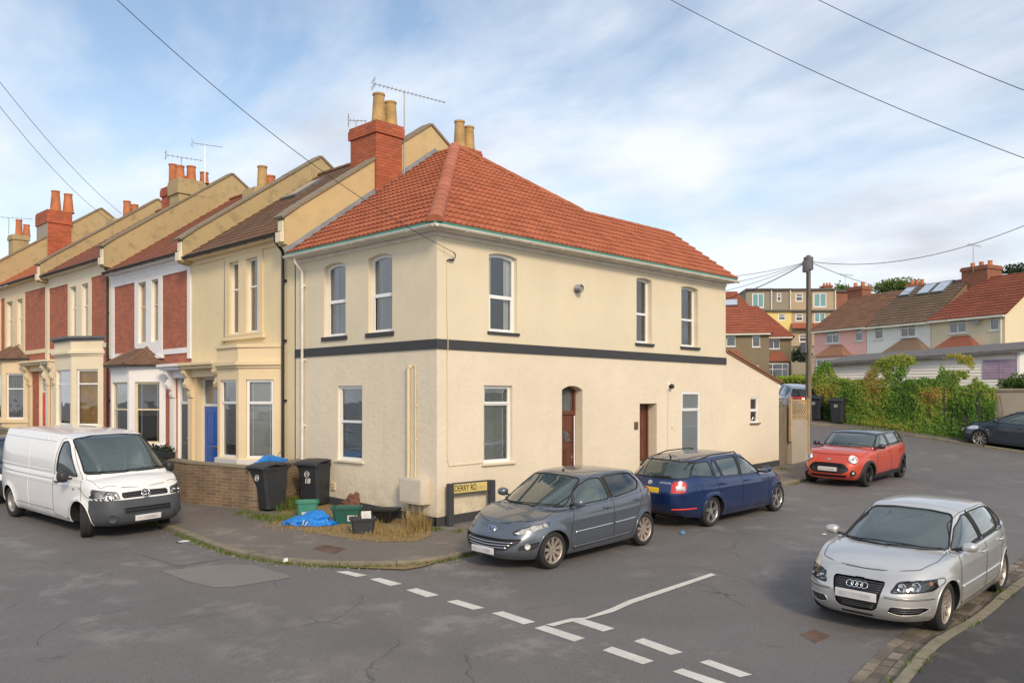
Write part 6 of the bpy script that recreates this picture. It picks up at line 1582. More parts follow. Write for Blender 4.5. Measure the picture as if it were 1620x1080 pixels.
# ------------------------------------------------------------------ red long hatch with a black roof
def car_mini():
    P = dict(L=4.25, W=1.80, nf=3.9, nr=4.2, zs=[(-2.2, 1.02), (-1.2, 1.01), (0, .985), (.8, .97), (1.2, .965), (1.6, .93), (1.9, .86), (2.12, .76)], zb=[(-2.1, .27), (-1.0, .19), (1., .19), (2.1, .22)],
             low=[(0, 1.99, -1.98, .82), (.12, 2.07, -2.05, .87), (.32, 2.12, -2.11, .895), (.6, 2.10, -2.12, .90), (.86, 2.02, -2.08, .885), (1, 1.88, -2.04, .855)],
             g0=(.98, -2.03, .82, 3.9, 4.2), g1=(.42, -1.80, .63, 4.6, 4.4), roof=[(-1.95, 1.40), (-1.3, 1.425), (-.5, 1.44), (.1, 1.43), (.5, 1.37)], crown=[(-2.1, .01), (.7, .05), (1.3, .07), (2.1, .05)],
             arch=[(1.33, .322, .35), (-1.34, .322, .35)], sill=.2, flare=.022)
    c = Car('parked_car', 'orange-red compact estate with black roof and round headlights facing the street', 'car', P, 'paint_red'); A = c.paint
    c.arches()
    c.cut('windscreen', 'front', sym([(.735, 1.04), (.63, 1.355), (.25, 1.375)]), 'car_glass', .006, seal=.012)
    c.cut('rear_window', 'rear', sym([(.66, 1.06), (.585, 1.34), (.2, 1.35)]), 'car_glass_dark', .006, seal=.012)
    for vw in ('left', 'right'):
        c.cut('door_window', vw, [(.72, 1.03), (-.18, 1.035), (-.16, 1.355), (.20, 1.345), (.44, 1.22)], 'car_glass', .006, seal=.010, nmin=.45)
        c.cut('rear_door_window', vw, [(-.28, 1.035), (-1.04, 1.05), (-1.06, 1.35), (-.26, 1.36)], 'car_glass', .006, seal=.010)
        c.cut('rear_quarter_window', vw, [(-1.14, 1.055), (-1.80, 1.07), (-1.72, 1.30), (-1.60, 1.34), (-1.14, 1.35)], 'car_glass_dark', .006, seal=.010)
    g = c.cut('grille', 'front', sym([(0, .385), (.40, .39), (.52, .46), (.55, .52), (.44, .64), (.36, .665), (0, .675)]), 'trim_dark', .03, seal=.014, sealmat='chrome')
    for z, w in ((.60, .44), (.64, .40), (.56, .47)): c.add_line('front', [(-w, z), (w, z)], .012, 'rubber', off=-.01, parent=g, name='grille_bar')
    mb = MB(); mb.M = c.frame('front', 0, .50, .0); mb.bbox(-.30, .30, -.07, .07, -.03, .01, .02); c.part('plate_holder', mb, 'trim_dark', g)
    c.plateat('front', 0, .50, off=.022)
    c.cut('air_intake', 'front', sym([(0, .285), (.46, .29), (.52, .345), (0, .35)]), 'gap', .02, seal=.008, sealmat=A)
    for sy in (1, -1):
        c.lathed('front', sy * .61, .765, [(.075, .0), (.09, .02), (.118, .022), (.124, .012), (.128, -.02)], 'chrome', 'headlight_ring', off=.012)
        c.lathed('front', sy * .61, .765, [(.0, .012), (.035, .012), (.04, 0), (.07, -.005), (.075, .01), (.108, .02), (.110, .0)], 'lamp_bowl', 'headlight', off=.014)
        c.lathed('front', sy * .61, .765, [(0, .02), (.032, .014), (.036, 0)], 'lamp_dark', 'headlight_lens', off=.018)
        c.lathed('front', sy * .61, .765, [(.078, .018), (.092, .024), (.104, .022)], 'white_lens', 'daylight_ring', off=.016)
        c.lathed('front', sy * .64, .415, [(.0, .004), (.04, .006), (.05, .02), (.075, .018), (.08, -.01)], 'black_plastic', 'fog_light', off=.01)
        c.lathed('front', sy * .64, .415, [(0, .016), (.03, .012), (.035, 0)], 'lamp_bowl', 'fog_lens', off=.014)
    mb = MB(); mb.M = c.frame('front', 0, .755, .006); mb.lathe([(0, .006), (.03, .006), (.034, 0)], n=16)
    for k in (-1, 1):
        for q in (0, 1, 2): mb.tube([(k * .035, .012 - q * .012, .003), (k * (.10 - q * .015), .02 - q * .014, .002)], .004, 5)
    c.part('badge', mb, 'chrome')
    c.cut('bonnet', 'top', [(.86, 0), (.85, .42), (.72, .72), (1.35, .80), (1.70, .74), (1.84, .40), (1.87, 0), (1.84, -.40), (1.70, -.74), (1.35, -.80), (.72, -.72), (.85, -.42)], A, 0, seal=.004, sealmat='gap', nmin=.4)
    for vw, sd in (('left', 1), ('right', -1)):
        for nm, (x, z, r) in zip('ab', P['arch']):
            q = [(x - r - .075, z - .2)] + [(x + (r + .07) * math.cos(a), z + (r + .065) * math.sin(a)) for a in np.linspace(math.pi, 0, 24)] + [(x + r + .075, z - .2)]
            c.cut('arch_cladding', vw, q, 'trim_dark', -.006, curve=False, nmin=.05, cond=lambda p: abs(p.y) > .55)
        c.cut('sill_cladding', vw, [(.98, .1), (.98, .31), (-1.0, .33), (-1.0, .1)], 'trim_dark', -.006, curve=False, nmin=-.4, cond=lambda p: abs(p.y) > .5)
        c.cut('rear_lamp', vw, [(-1.93, .92), (-2.2, .92), (-2.2, .74), (-1.95, .74)], 'red_lamp', -.002, nmin=.0)
    take_if(c, 'black_roof', 'paint_black', lambda p: p.z > 1.375 and p.x < .9)
    take_if(c, 'roof_pillars', 'paint_black', lambda p: p.z > 1.03 + (.0 if p.x < .6 else .02) and p.x < .80 and p.z > 1.0 + .02 * (p.x > .5))
    for vw, sd in (('left', 1), ('right', -1)):
        c.cut('front_door', vw, [(.80, .33), (.83, .60), (.80, 1.02), (-.22, 1.03), (-.23, .33)], A, 0, seal=.0045, sealmat='gap')
        c.cut('rear_door', vw, [(-.23, .33), (-.22, 1.03), (-1.08, 1.045), (-1.08, .85), (-.95, .65), (-.87, .45), (-.85, .33)], A, 0, seal=.0045, sealmat='gap')
        c.mirror(.64, 1.02, sd, A, sz=(.12, .20, .15), capm='paint_black')
        mb = MB(); mb.M = c.frame(vw, .93, .80, .004); mb.bbox(-.055, .055, -.02, .03, 0, .012, .008); c.part('side_repeater', mb, 'chrome')
        w = c.path(vw, [(.75, 1.015), (-.2, 1.02), (-1.9, 1.045)], .006); mb = MB(); mb.tube(w, .008, 6); c.part('belt_trim', mb, 'chrome', smooth=True)
    c.handle(-.10, .90, A); c.handle(-.97, .91, A)
    c.finish(); c.wheels(.322, .20, .225, 'twin', 'rim_black', ns=5); c.arch_lips('trim_dark')
    c.interior(.58, -.20, .28, 1.0, .62, 'seat_light', dash_z=1.0); c.underside(-1.8, 1.7, .62, .21)
    mb = MB(); h, n = c.hit('top', -1.2, 0); mb.tube([h, h + Vector((-.06, 0, .07))], .022, 6, r1=.008); c.part('aerial', mb, 'rubber')
    return c
# ------------------------------------------------------------------ white panel van
def car_van():
    P = dict(N=400, L=5.24, W=1.90, nf=5.6, nr=5.5, zs=[(-2.7, 1.13), (1.6, 1.13), (1.9, 1.12), (2.2, 1.06), (2.45, .96), (2.62, .90)], zb=[(-2.6, .30), (-1.0, .25), (1., .24), (2.6, .27)],
             low=[(0, 2.50, -2.52, .86), (.10, 2.58, -2.58, .915), (.35, 2.62, -2.62, .945), (.65, 2.585, -2.62, .952), (.88, 2.52, -2.60, .945), (1, 2.44, -2.59, .93)],
             g0=(2.02, -2.585, .91, 8., 5.5), g1=(1.06, -2.50, .765, 9., 6.), roof=[(-2.6, 1.93), (-2.3, 1.965), (-.5, 1.99), (.6, 1.975), (1.1, 1.92)], crown=[(-2.6, .0), (1.8, .05), (2.2, .085), (2.6, .05)], rc=.06, bulge=.045, ng=34,
             arch=[(1.73, .34, .385), (-1.67, .34, .385)], sill=.26, flare=.022, crease=[(-2.5, 2.2, .98, .98, .02, .010)], xc=-.4)
    c = Car('parked_van', 'white panel van with dark grey bumper parked on the left street', 'van', P, 'paint_white'); A = c.paint
    c.arches()
    c.cut('windscreen', 'front', sym([(.82, 1.225), (.705, 1.86), (.3, 1.895)]), 'car_glass', .006, seal=.014)
    for vw in ('left', 'right'):
        c.cut('door_window', vw, [(1.60, 1.17), (.72, 1.20), (.76, 1.55), (.82, 1.79), (.94, 1.82), (1.06, 1.74)], 'car_glass', .006, seal=.012, nmin=.35)
    # dark plastic front bumper wraps to the arch
    take_if(c, 'front_bumper', 'bumper_plastic', lambda q: q.x > 2.075 and q.z < .775)
    c.cut('grille', 'front', sym([(0, .79), (.44, .79), (.47, .83), (.45, .895), (0, .905)]), 'trim_dark', .02, seal=.008, sealmat='lamp_dark', nmin=.02)
    for z in (.815, .845, .880): c.add_line('front', [(-.43, z), (.43, z)], .007, 'lamp_dark', off=-.004, name='grille_bar')
    mb = MB(); M = c.frame('front', 0, .845, .004); n_ = Vector((1, 0, .1)).normalized(); mb.M = M
    mb.tube([(.082 * math.cos(a), .082 * math.sin(a), .012) for a in np.linspace(0, 2 * math.pi, 33)], .009, 8)
    for pts in ([(-.03, .066), (0, .008), (.03, .066)], [(-.066, .03), (-.036, -.05), (0, .0), (.036, -.05), (.066, .03)]):
        for a, b in zip(pts[:-1], pts[1:]): mb.tube([(*a, .012), (*b, .012)], .0085, 6)
    b = c.part('badge', mb, 'chrome', smooth=True); mb = MB(); mb.M = M; mb.lathe([(0, .006), (.078, .006), (.08, -.01)], n=28); build('badge_field', mb, 'trim_dark', b)
    for sy in (1, -1):
        hp = [(sy * .50, .785), (sy * .90, .80), (sy * .945, .90), (sy * .94, .985), (sy * .80, .96), (sy * .53, .915)]
        c.cut('headlight', 'front', hp, 'lamp_glass', .0, seal=.005, nmin=-.02, cond=lambda q: q.x > 2.12)
        w = []
        for p in smoothpoly(hp): h, n = c.hit('front', *p[:2]); w.append(h - n * .03)
        ctr = c.frame('front', sy * .70, .86, -.10).col[3].xyz; mb = MB(); mb.add([ctr[:]] + [q[:] for q in w], [(0, i + 1, (i + 1) % len(w) + 1) for i in range(len(w))]); c.part('headlight_bowl', mb, 'lamp_bowl', smooth=False)
        for (y, z, r_) in ((.60, .85, .048), (.72, .865, .062)): c.lathed('front', sy * y, z, [(r_ * .25, -.04), (r_ * .7, -.02), (r_, .01), (r_ * 1.08, .01)], 'chrome', 'headlight_reflector', off=-.02, flat=True)
        c.lathed('front', sy * .83, .90, [(0, .02), (.02, .015), (.03, -.01)], 'white_lens', 'indicator_bulb', off=-.03, flat=True)
        f = c.lathed('front', sy * .66, .43, [(.0, .0), (.07, .0), (.085, .012), (.10, .0)], 'bumper_plastic', 'fog_blank', off=.008)
    g = c.add_line('front', [(-.46, .60), (.46, .60)], .006, 'gap', off=.009)
    mb = MB()
    for z in (.535, .585):
        w = c.path('front', [(-.45, z), (.45, z)], .006); mb.tube(w, .021, 6)
    c.part('air_intake', mb, 'gap', smooth=True)
    for z in (.51, .56, .61): c.add_line('front', [(-.46, z), (.46, z)], .007, 'bumper_plastic', off=.022, name='intake_bar')
    c.plateat('front', 0, .40, off=.02)
    c.cut('bonnet', 'top', [(1.97, 0), (1.94, .45), (1.78, .82), (2.05, .84), (2.30, .78), (2.42, .45), (2.45, 0), (2.42, -.45), (2.30, -.78), (2.05, -.84), (1.78, -.82), (1.94, -.45)], A, 0, seal=.004, sealmat='gap', nmin=.3)
    for vw, sd in (('left', 1), ('right', -1)):
        c.cut('front_door', vw, [(1.83, .72), (1.80, 1.10), (1.14, 1.75), (.98, 1.87), (.78, 1.87), (.66, 1.55), (.62, 1.12), (.60, .34), (1.30, .31), (1.33, .50), (1.5, .68), (1.7, .74)], A, 0, seal=.005, sealmat='gap')
        c.add_line(vw, [(.60, .42), (-1.23, .42)], .005, 'gap', off=.0); c.add_line(vw, [(-.62, .34), (-.62, 1.82)], .004, 'paint_white', off=.002) 
        c.add_line(vw, [(.60, 1.055), (-2.45, 1.055)], .004, 'gap', off=.001)
        # pressed panel outlines
        c.add_line(vw, [(.50, 1.20), (.60, 1.55), (.60, 1.80), (-2.20, 1.80), (-2.36, 1.70), (-2.42, 1.20)], .012, A, off=.0, closed=True, name='panel_rib', curve=True)
        c.cut('rear_lamp', vw, [(-2.52, 1.35), (-2.7, 1.35), (-2.7, .85), (-2.50, .85)], 'red_lamp', -.002, nmin=.0)
        c.mirror(1.38, 1.13, sd, 'trim_dark', sz=(.13, .22, .24), arm=.06)
        c.lathed(vw, 1.52, .93, [(0, .012), (.018, .01), (.024, 0)], 'lamp_dark', 'side_repeater')
        c.cut('rear_bumper', vw, [(-2.28, .1), (-2.28, .50), (-2.7, .52), (-2.7, .1)], 'bumper_plastic', -.006, curve=False, nmin=-.3)
    c.handle(.80, 1.01, 'black_plastic')
    c.finish(); c.arch_lips(); c.wheels(.345, .215, .215, 'steel', 'steel_rim', steer=R(-24))
    c.interior(1.55, .75, .62, 1.2, .72, 'seat_fabric', rear=False, dash_z=1.22)
    mb = MB(); mb.box(.05, .10, -.82, .82, .5, 1.85); c.part('bulkhead', mb, 'blind'); c.underside(-2.3, 2.1, .62, .27)
    c.wiper([(.75, 1.25), (.35, 1.26), (-.1, 1.245)]); c.wiper([(-.05, 1.235), (-.45, 1.25), (-.8, 1.26)])
    return c
# ------------------------------------------------------------------ plain hatchback body used for the dark cars
def car_hatch(label, paint_, name='parked_car', wheel='alloy', dark=False):
    P = dict(N=300, L=4.03, W=1.71, nf=2.9, nr=3.6, zs=[(-2.1, .98), (-1.6, 1.0), (-.6, .965), (.6, .93), (1.1, .90), (1.5, .83), (1.85, .70), (2.05, .62)], zb=[(-2.0, .27), (-1.0, .20), (1., .19), (2.0, .21)],
             low=[(0, 1.90, -1.86, .79), (.12, 1.97, -1.93, .83), (.35, 2.01, -2.01, .852), (.6, 1.99, -2.01, .855), (.85, 1.90, -1.97, .845), (1, 1.78, -1.92, .82)],
             g0=(1.20, -1.92, .785, 3.1, 3.6), g1=(.22, -1.60, .57, 3.8, 3.8), roof=[(-1.7, 1.39), (-1.2, 1.465), (-.5, 1.495), (0, 1.48), (.3, 1.41)], crown=[(-2, .01), (.9, .05), (1.5, .07), (2.0, .07)],
             arch=[(1.20, .305, .34), (-1.37, .305, .34)], sill=.2, crease=[(-1.9, 1.0, .74, .70, .03, .006)])
    c = Car(name, label, 'car', P, paint_); A = c.paint
    c.arches()
    c.cut('windscreen', 'front', sym([(.68, .985), (.53, 1.39), (.25, 1.415)]), 'car_glass', .006, seal=.010)
    c.cut('rear_window', 'rear', sym([(.60, 1.06), (.50, 1.34), (.2, 1.36)]), 'car_glass_dark', .006, seal=.012)
    for vw in ('left', 'right'):
        c.cut('door_window', vw, [(.78, .98), (-.28, .99), (-.22, 1.395), (.02, 1.385), (.38, 1.25)], 'car_glass', .006, seal=.010, nmin=.4)
        c.cut('rear_door_window', vw, [(-.38, .99), (-1.30, 1.02), (-1.38, 1.25), (-1.1, 1.38), (-.32, 1.40)], 'car_glass_dark', .006, seal=.010)
    c.cut('grille', 'front', sym([(0, .33), (.5, .34), (.56, .42), (0, .45)]), 'trim_dark', .02, seal=.008, sealmat='trim_dark')
    c.cut('upper_grille', 'front', sym([(0, .56), (.25, .565), (.2, .62), (0, .63)]), 'trim_dark', .01)
    for sy in (1, -1):
        c.cut('headlight', 'front', [(sy * .42, .60), (sy * .70, .60), (sy * .83, .70), (sy * .80, .79), (sy * .6, .74)], 'lamp_bowl', .0, seal=.005, nmin=.06, cond=lambda q: q.x > 1.30)
    c.cut('bonnet', 'top', [(1.12, 0), (1.10, .42), (.97, .70), (1.35, .72), (1.55, .60), (1.72, .28), (1.76, 0), (1.72, -.28), (1.55, -.60), (1.35, -.72), (.97, -.70), (1.10, -.42)], A, 0, seal=.0045, sealmat='gap', nmin=.35)
    for vw, sd in (('left', 1), ('right', -1)):
        c.cut('front_door', vw, [(.82, .33), (.84, .50), (.80, .95), (.36, 1.30), (.05, 1.42), (-.30, 1.43), (-.35, .98), (-.35, .29), (.74, .27)], A, 0, seal=.005, sealmat='gap')
        c.cut('rear_door', vw, [(-.35, .29), (-.35, .98), (-.31, 1.43), (-1.05, 1.43), (-1.36, 1.33), (-1.38, 1.15), (-1.28, .92), (-1.12, .68), (-1.0, .50), (-.95, .30)], A, 0, seal=.005, sealmat='gap')
        c.cut('rear_lamp', vw, [(-1.62, 1.20), (-1.75, 1.20), (-2.1, .98), (-2.1, .80), (-1.80, .84), (-1.70, 1.0)], 'red_lamp', -.002, nmin=.0)
        c.add_line(vw, [(.72, .52), (-.32, .53)], .012, 'trim_dark', off=.004, name='side_moulding')
        c.mirror(.66, .99, sd, A)
        c.lathed(vw, .96, .66, [(0, .012), (.016, .01), (.022, 0)], 'white_lens', 'side_repeater')
    c.handle(-.15, .86, A); c.handle(-1.1, .89, A)
    c.plateat('front', 0, .50, off=.02); c.plateat('rear', 0, .80, 'plate_yellow', off=.02)
    c.finish(); c.arch_lips(); c.wheels(.305, .19, .215, 'plain', wheel, ns=9)
    c.interior(.75, -.05, .28, .95, .58); c.underside(-1.7, 1.6, .58, .21)
    return c
# ================================================================== houses up the hill
class Plane_:
    """vertical facade through two ground points"""
    def __init__(s, P0, P1):
        s.o = Vector((P0.x, P0.y, 0)); d = Vector((P1.x - P0.x, P1.y - P0.y, 0)); s.L = d.length; s.u = d.normalized()
        n = Vector((s.u.y, -s.u.x, 0)); s.n = n if n.dot(Vector((CAM[0], CAM[1], 0)) - s.o) > 0 else -n
    def uv(s, px, py, d=0.):
        r = ray(px, py); o = s.o + s.n * d; den = r[0] * s.n.x + r[1] * s.n.y; t = ((o.x - CAM[0]) * s.n.x + (o.y - CAM[1]) * s.n.y) / den
        p = Vector((CAM[0] + t * r[0], CAM[1] + t * r[1], 0)); return ((p - s.o).dot(s.u), 2.65 + t * r[2])
    def face(s, d=0.): return Face(s.o + s.n * d, s.u, s.n)
    def P(s, u, v, d=0.): p = s.o + s.u * u + s.n * d; return Vector((p.x, p.y, v))
FW = dict(fr=.07, gmat='window_glass', inside='net', room='room_dim', back=.3, depth=.05)
def far_house(label, pl, p0, p1, wmat, tmat, eave, ridge, wins=(), bays=(), depth=8., rd=3.8, group='houses up the hill', gable=(False, False), zb=None, name='hillside_house', gauge=.34, sky=(), rise=None):
    """p0,p1: pixels (x) of the front; eave, ridge: ((x,y),(x,y)) pixels"""
    u0, ze0 = pl.uv(p0, eave[0][1]); u1, ze1 = pl.uv(p1, eave[1][1]); ze = (ze0 + ze1) / 2
    q0, zr0 = pl.uv(*ridge[0], -rd); q1, zr1 = pl.uv(*ridge[1], -rd); zr = (zr0 + zr1) / 2
    q0, q1 = max(q0, u0), min(q1, u1) if not gable[1] else u1
    if gable[0]: q0 = u0
    base = zb if zb is not None else ze - 5.4
    H = thing(name, label, 'house', pl.P((u0 + u1) / 2, base), group); F = pl.face(); hl = []
    for w in wins: a, c = pl.uv(w[0], w[3]); b, d = pl.uv(w[2], w[1]); hl.append((a, b, c, d, w[4] if len(w) > 4 else 'uw'))
    mb = F.mb(); plate(mb, R_(u0, u1, base - 1, ze + .02), [R_(*h[:4]) for h in hl], -.1, 0, False); build('wall', mb, wmat, H); mb = F.mb()
    mb.add([(u0, 0, base - 1), (u0, -depth, base - 1), (u0, -depth, ze), (u0, 0, ze)] + ([(q0, -rd, zr - .06)]), [(0, 1, 2, 3)] + ([(3, 2, 4)] if gable[0] else []))
    mb.add([(u1, 0, base - 1), (u1, -depth, base - 1), (u1, -depth, ze), (u1, 0, ze), (u1, -rd, zr - .06)], [(0, 1, 2, 3)] + ([(3, 2, 4)] if gable[1] else []))
    mb.add([(u0, -depth, base - 1), (u1, -depth, base - 1), (u1, -depth, ze), (u0, -depth, ze)], [(0, 1, 2, 3)]); build('side_wall', mb, wmat, H, weld=True)
    o = .25; sl = (zr - ze) / rd; A, B = pl.P(u0 - (o if gable[0] else o), ze - sl * o, o), pl.P(u1 + o, ze - sl * o, o); C, D = pl.P(q1 + (o if gable[1] else 0), zr, -rd), pl.P(q0 - (o if gable[0] else 0), zr, -rd)
    rf = tiled('roof', H, [[A, B, C, D]], A, B, (D - A) - (B - A).normalized() * (D - A).dot((B - A).normalized()), tmat, gauge=gauge, wave=.3, amp=.02, lip=.045, ns=3)
    mb = MB(); E_, G_ = pl.P(u0 - o, ze - .1, -depth - o), pl.P(u1 + o, ze - .1, -depth - o); dn = Vector((0, 0, -.05)); mb.add([v + dn for v in (D, C, G_, E_, A, B)], [(0, 1, 2, 3)] + ([] if gable[1] else [(1, 5, 2)]) + ([] if gable[0] else [(0, 3, 4)])); build('back_roof', mb, tmat, H)
    ridge_tiles('ridge_tiles', H, D, C, mat=tmat, r=.10, seg=.8, n=5)
    mb = F.mb(); mb.box(u0 - .1, u1 + .1, .02, .34, ze - sl * o - .16, ze - sl * o - .04); build('gutter', mb, 'gutter_white', H)
    for (a, b, c, d, k) in hl:
        kw = dict(FW)
        if k == 'orange': kw.update(inside='woodblind', gmat='window_glass')
        if k == 'teal': kw.update(gmat='far_glass')
        window(H, F, a, b, c, d, tr=(.68,), mul=(.5,) if b - a > .9 else (), sill=('timber_white', .05, .06, .06), **kw)
    for (x0, y0, x1, y1) in bays:         # lean-to tiled bay with a window below
        a, zt = pl.uv(x0, y0, .3); b, zb2 = pl.uv(x1, y1, .8); pr = .8; t = .32 * (b - a) if (b - a) > 1 else .2
        P = [pl.P(a, zb2, pr), pl.P(b, zb2, pr), pl.P(b - t, zt, 0.02), pl.P(a + t, zt, .02), pl.P(a - .05, zb2, 0.02), pl.P(b + .05, zb2, 0.02)]
        mb = MB(); mb.add(P, [(0, 1, 2, 3), (0, 3, 4), (1, 5, 2)]); R1 = build('bay_roof', mb, tmat if tmat != 'tile_far_red' else 'tile_mix', H)
        mb = F.mb(); mb.box(a + .1, b - .1, 0.003, pr - .12, base - 1, zb2 - 1.75); build('bay_wall', mb, wmat, H); mb = F.mb(); mb.box(a + .1, b - .1, .003, pr - .12, zb2 - .16, zb2 - .01); build('bay_head', mb, wmat, H)
        Fb = pl.face(pr - .12); window(H, Fb, a + .12, b - .12, zb2 - 1.75, zb2 - .16, tr=(.7,), mul=(.28, .72), fr=.08, depth=.0, inside='net', room='room_dim', back=.4)
    for (x, y, w_, h_) in sky:
        # skylight lying in the roof
        r = ray(x, y); nrm = (B - A).cross(D - A).normalized(); t = (A - Vector(CAM)).dot(nrm) / Vector(r).dot(nrm); p = Vector(CAM) + Vector(r) * t
        if nrm.z < 0: nrm = -nrm
        U = (B - A).normalized(); V = nrm.cross(U).normalized(); M = Matrix.Identity(4)
        for i in range(3): M[i][0] = U[i]; M[i][1] = V[i]; M[i][2] = nrm[i]; M[i][3] = p[i]
        mb = MB(); mb.M = M; mb.bbox(-w_ / 2, w_ / 2, -h_ / 2, h_ / 2, 0, .14, .01); s_ = build('skylight', mb, 'slate_grey', H); mb = MB(); mb.M = M; mb.box(-w_ / 2 + .08, w_ / 2 - .08, -h_ / 2 + .1, h_ / 2 - .1, .141, .15); build('skylight_glass', mb, 'skylight', s_)
    return H, ze, zr, u0, u1
def far_chimney(H, pl, x0, x1, y0, y1, d, mat='brick_far', pots=2, w=.9, potm='pot_clay'):
    a, zt = pl.uv(x0, y0, d); b, _ = pl.uv(x1, y0, d); _, zb = pl.uv(x0, y1, d); F = pl.face(); mb = F.mb()
    mb.box(a, b, d - w, d, zb - 1.2, zt - .25); mb.box(a - .07, b + .07, d - w - .07, d + .07, zt - .25, zt - .08); mb.box(a - .02, b + .02, d - w - .02, d + .02, zt - .08, zt); o = build('chimney', mb, mat, H)
    for i in range(pots):
        t = (i + .5) / pots; c = pl.P(a + (b - a) * t, zt, d - w / 2); pot('chimney_pot', o, c, .15, .12, .32, potm)
    return zt, (a + b) / 2
# row of three
Q0, Q1 = Pd(1288, 500, 61), Pd(1590, 500, 48.5); ROW = Plane_(Q0, Q1)
hp = far_house('pink rendered house with brown tiled roof on the hill, left of the row of three', ROW, 1288, 1370, 'far_pink', 'tile_far_brown', ((1288, 521), (1370, 512)), ((1343, 471), (1436, 459)), [(1306, 522, 1327, 544), (1352, 519, 1364.5, 540)], [(1295, 547, 1334, 562)], group='row of three hill houses')
hw = far_house('white rendered house with three skylights, middle of the hill row', ROW, 1371, 1472, 'far_white', 'tile_far_dark', ((1371, 514), (1472, 503)), ((1436, 455), (1560, 437)), [(1383, 515, 1396.5, 537, 'orange'), (1424, 511, 1448, 534, 'orange')], [(1403, 537, 1459, 554)], group='row of three hill houses', sky=((1437, 463, .85, 1.1), (1467.5, 459, .95, 1.3), (1491.5, 455.5, .95, 1.4)))
hc = far_house('cream rendered house with orange-red roof at the right end of the hill row', ROW, 1473, 1590, 'far_cream', 'tile_far_red', ((1473, 503), (1590, 492)), ((1560, 436), (1700, 425)), [(1501, 502, 1529, 528), (1565, 496, 1580, 523)], [(1478, 533, 1543, 552)], group='row of three hill houses', gable=(False, True))
far_chimney(hp[0], ROW, 1341, 1364, 455, 466, -3.6)
zt_, uc_ = far_chimney(hw[0], ROW, 1521, 1562, 424, 445, -3.4, w=1.4, pots=3)
P = ROW.P(uc_, zt_ - .4, -3.3); yagi(hw[0], P, 1.7, (1, -.6), 1., 6, el=.3, refl=False)
P = ROW.P(ROW.uv(1337, 440, -3.6)[0], hp[2] - .6, -3.6); yagi(hp[0], P, 2.3, (1, -.6), 1.2, 6, el=.4, refl=False)
mb = ROW.face().mb(); a, z = ROW.uv(1585, 500); mb.tube([(a, .08, z + .2), (a, .08, z - 5)], .05, 6); build('downpipe', mb, 'gutter_white', hc[0])
a, z = ROW.uv(1547, 508); mb = ROW.face().mb(); mb.lathe([(0, .1), (.2, .14), (.24, .2)], (a, .08, z), 12, 'y'); build('satellite_dish', mb, 'grey_metal', hc[0])
# brown pair, left of the pole
PA = Plane_(Pd(1120, 500, 70), Pd(1217, 500, 69)); PA2 = Plane_(Pd(1214, 500, 70.5), Pd(1252, 500, 70))
ha = far_house('brown rendered semi with red roof and skylight, next to the corner house gable', PA, 1118, 1217, 'far_brown', 'tile_far_red', ((1118, 521), (1217, 524)), ((1110, 462), (1166, 463)), [(1149, 526, 1164, 548), (1190, 526, 1203, 549), (1190, 577, 1201, 600)], [(1135, 554, 1183, 573)], group='brown pair on the hill', sky=((1157, 480, 1.1, .9),))
hb = far_house('brown rendered semi with red roof and white bay window, right half of its pair', PA2, 1160, 1252, 'far_brown', 'tile_far_red', ((1160, 529), (1252, 530)), ((1166, 485), (1199, 485)), [(1214, 531, 1234, 552)], [(1210, 556, 1250, 571)], group='brown pair on the hill')
# terrace with flat-roofed dormers at the top of the hill
PB = Plane_(Pd(1168, 500, 104), Pd(1345, 500, 103))
def dorm(label, x0, x1, mats, wins, ytop=459, ymid=491, pots=None):
    u0, zt = PB.uv(x0, ytop); u1, _ = PB.uv(x1, ytop); _, zm = PB.uv(x0, ymid); _, z2 = PB.uv(x0, 512); _, zb = PB.uv(x0, 575)
    H = thing('hilltop_house', label, 'house', PB.P((u0 + u1) / 2, zb), 'dormered terrace on the hilltop'); F = PB.face(); hl = []
    for w in wins: a, c = PB.uv(w[0], w[3]); b, d = PB.uv(w[2], w[1]); hl.append((a, b, c, d, w[4] if len(w) > 4 else ''))
    up = [h for h in hl if h[2] > zm]; lo = [h for h in hl if h[2] <= zm]
    mb = F.mb(); plate(mb, R_(u0, u1, zm, zt), [R_(*h[:4]) for h in up], -.1, 0, False); mb.add([(u0, 0, zm), (u0, -7, zm), (u0, -7, zt), (u0, 0, zt), (u1, 0, zm), (u1, -7, zm), (u1, -7, zt), (u1, 0, zt)], [(0, 1, 2, 3), (4, 5, 6, 7)]); build('dormer_wall', mb, mats[0], H)
    mb = F.mb(); plate(mb, R_(u0, u1, zb - 3, zm - .001), [R_(*h[:4]) for h in lo], -.1, .001, False); mb.add([(u0, 0, zb - 3), (u0, -8, zb - 3), (u0, -8, zm), (u0, 0, zm), (u1, 0, zb - 3), (u1, -8, zb - 3), (u1, -8, zm), (u1, 0, zm)], [(0, 1, 2, 3), (4, 5, 6, 7)]); build('wall', mb, mats[1], H)
    mb = F.mb(); mb.box(u0 - .02, u1 + .02, -7.2, .3, zt, zt + .18); mb.box(u0, u1, .002, .35, zm - .12, zm + .05); build('flat_roof', mb, 'roof_felt', H)
    mb = F.mb(); mb.tube([(u1 - .15, .12, zt), (u1 - .15, .12, zm)], .09, 6); build('downpipe', mb, 'gutter_white', H)
    for (a, b, c, d, k) in hl:
        kw = dict(FW)
        if k == 'teal': kw.update(gmat='teal_glass', inside='none')
        window(H, F, a, b, c, d, mul=(.5,) if b - a > 1.2 else (), tr=() if k == 'teal' else (.6,), **{**kw, 'fr': .12})
    return H
dorm('grey dormered hilltop house with teal glass doors, leftmost of its terrace', 1180, 1222, ('far_grey', 'far_yellow'), [(1190, 463.5, 1209, 487, 'teal')])
dorm('hilltop house with grey dormer over bright yellow wall', 1222, 1252, ('far_grey', 'far_yellow'), [(1229, 463, 1236.5, 477), (1231, 496, 1243, 507)])
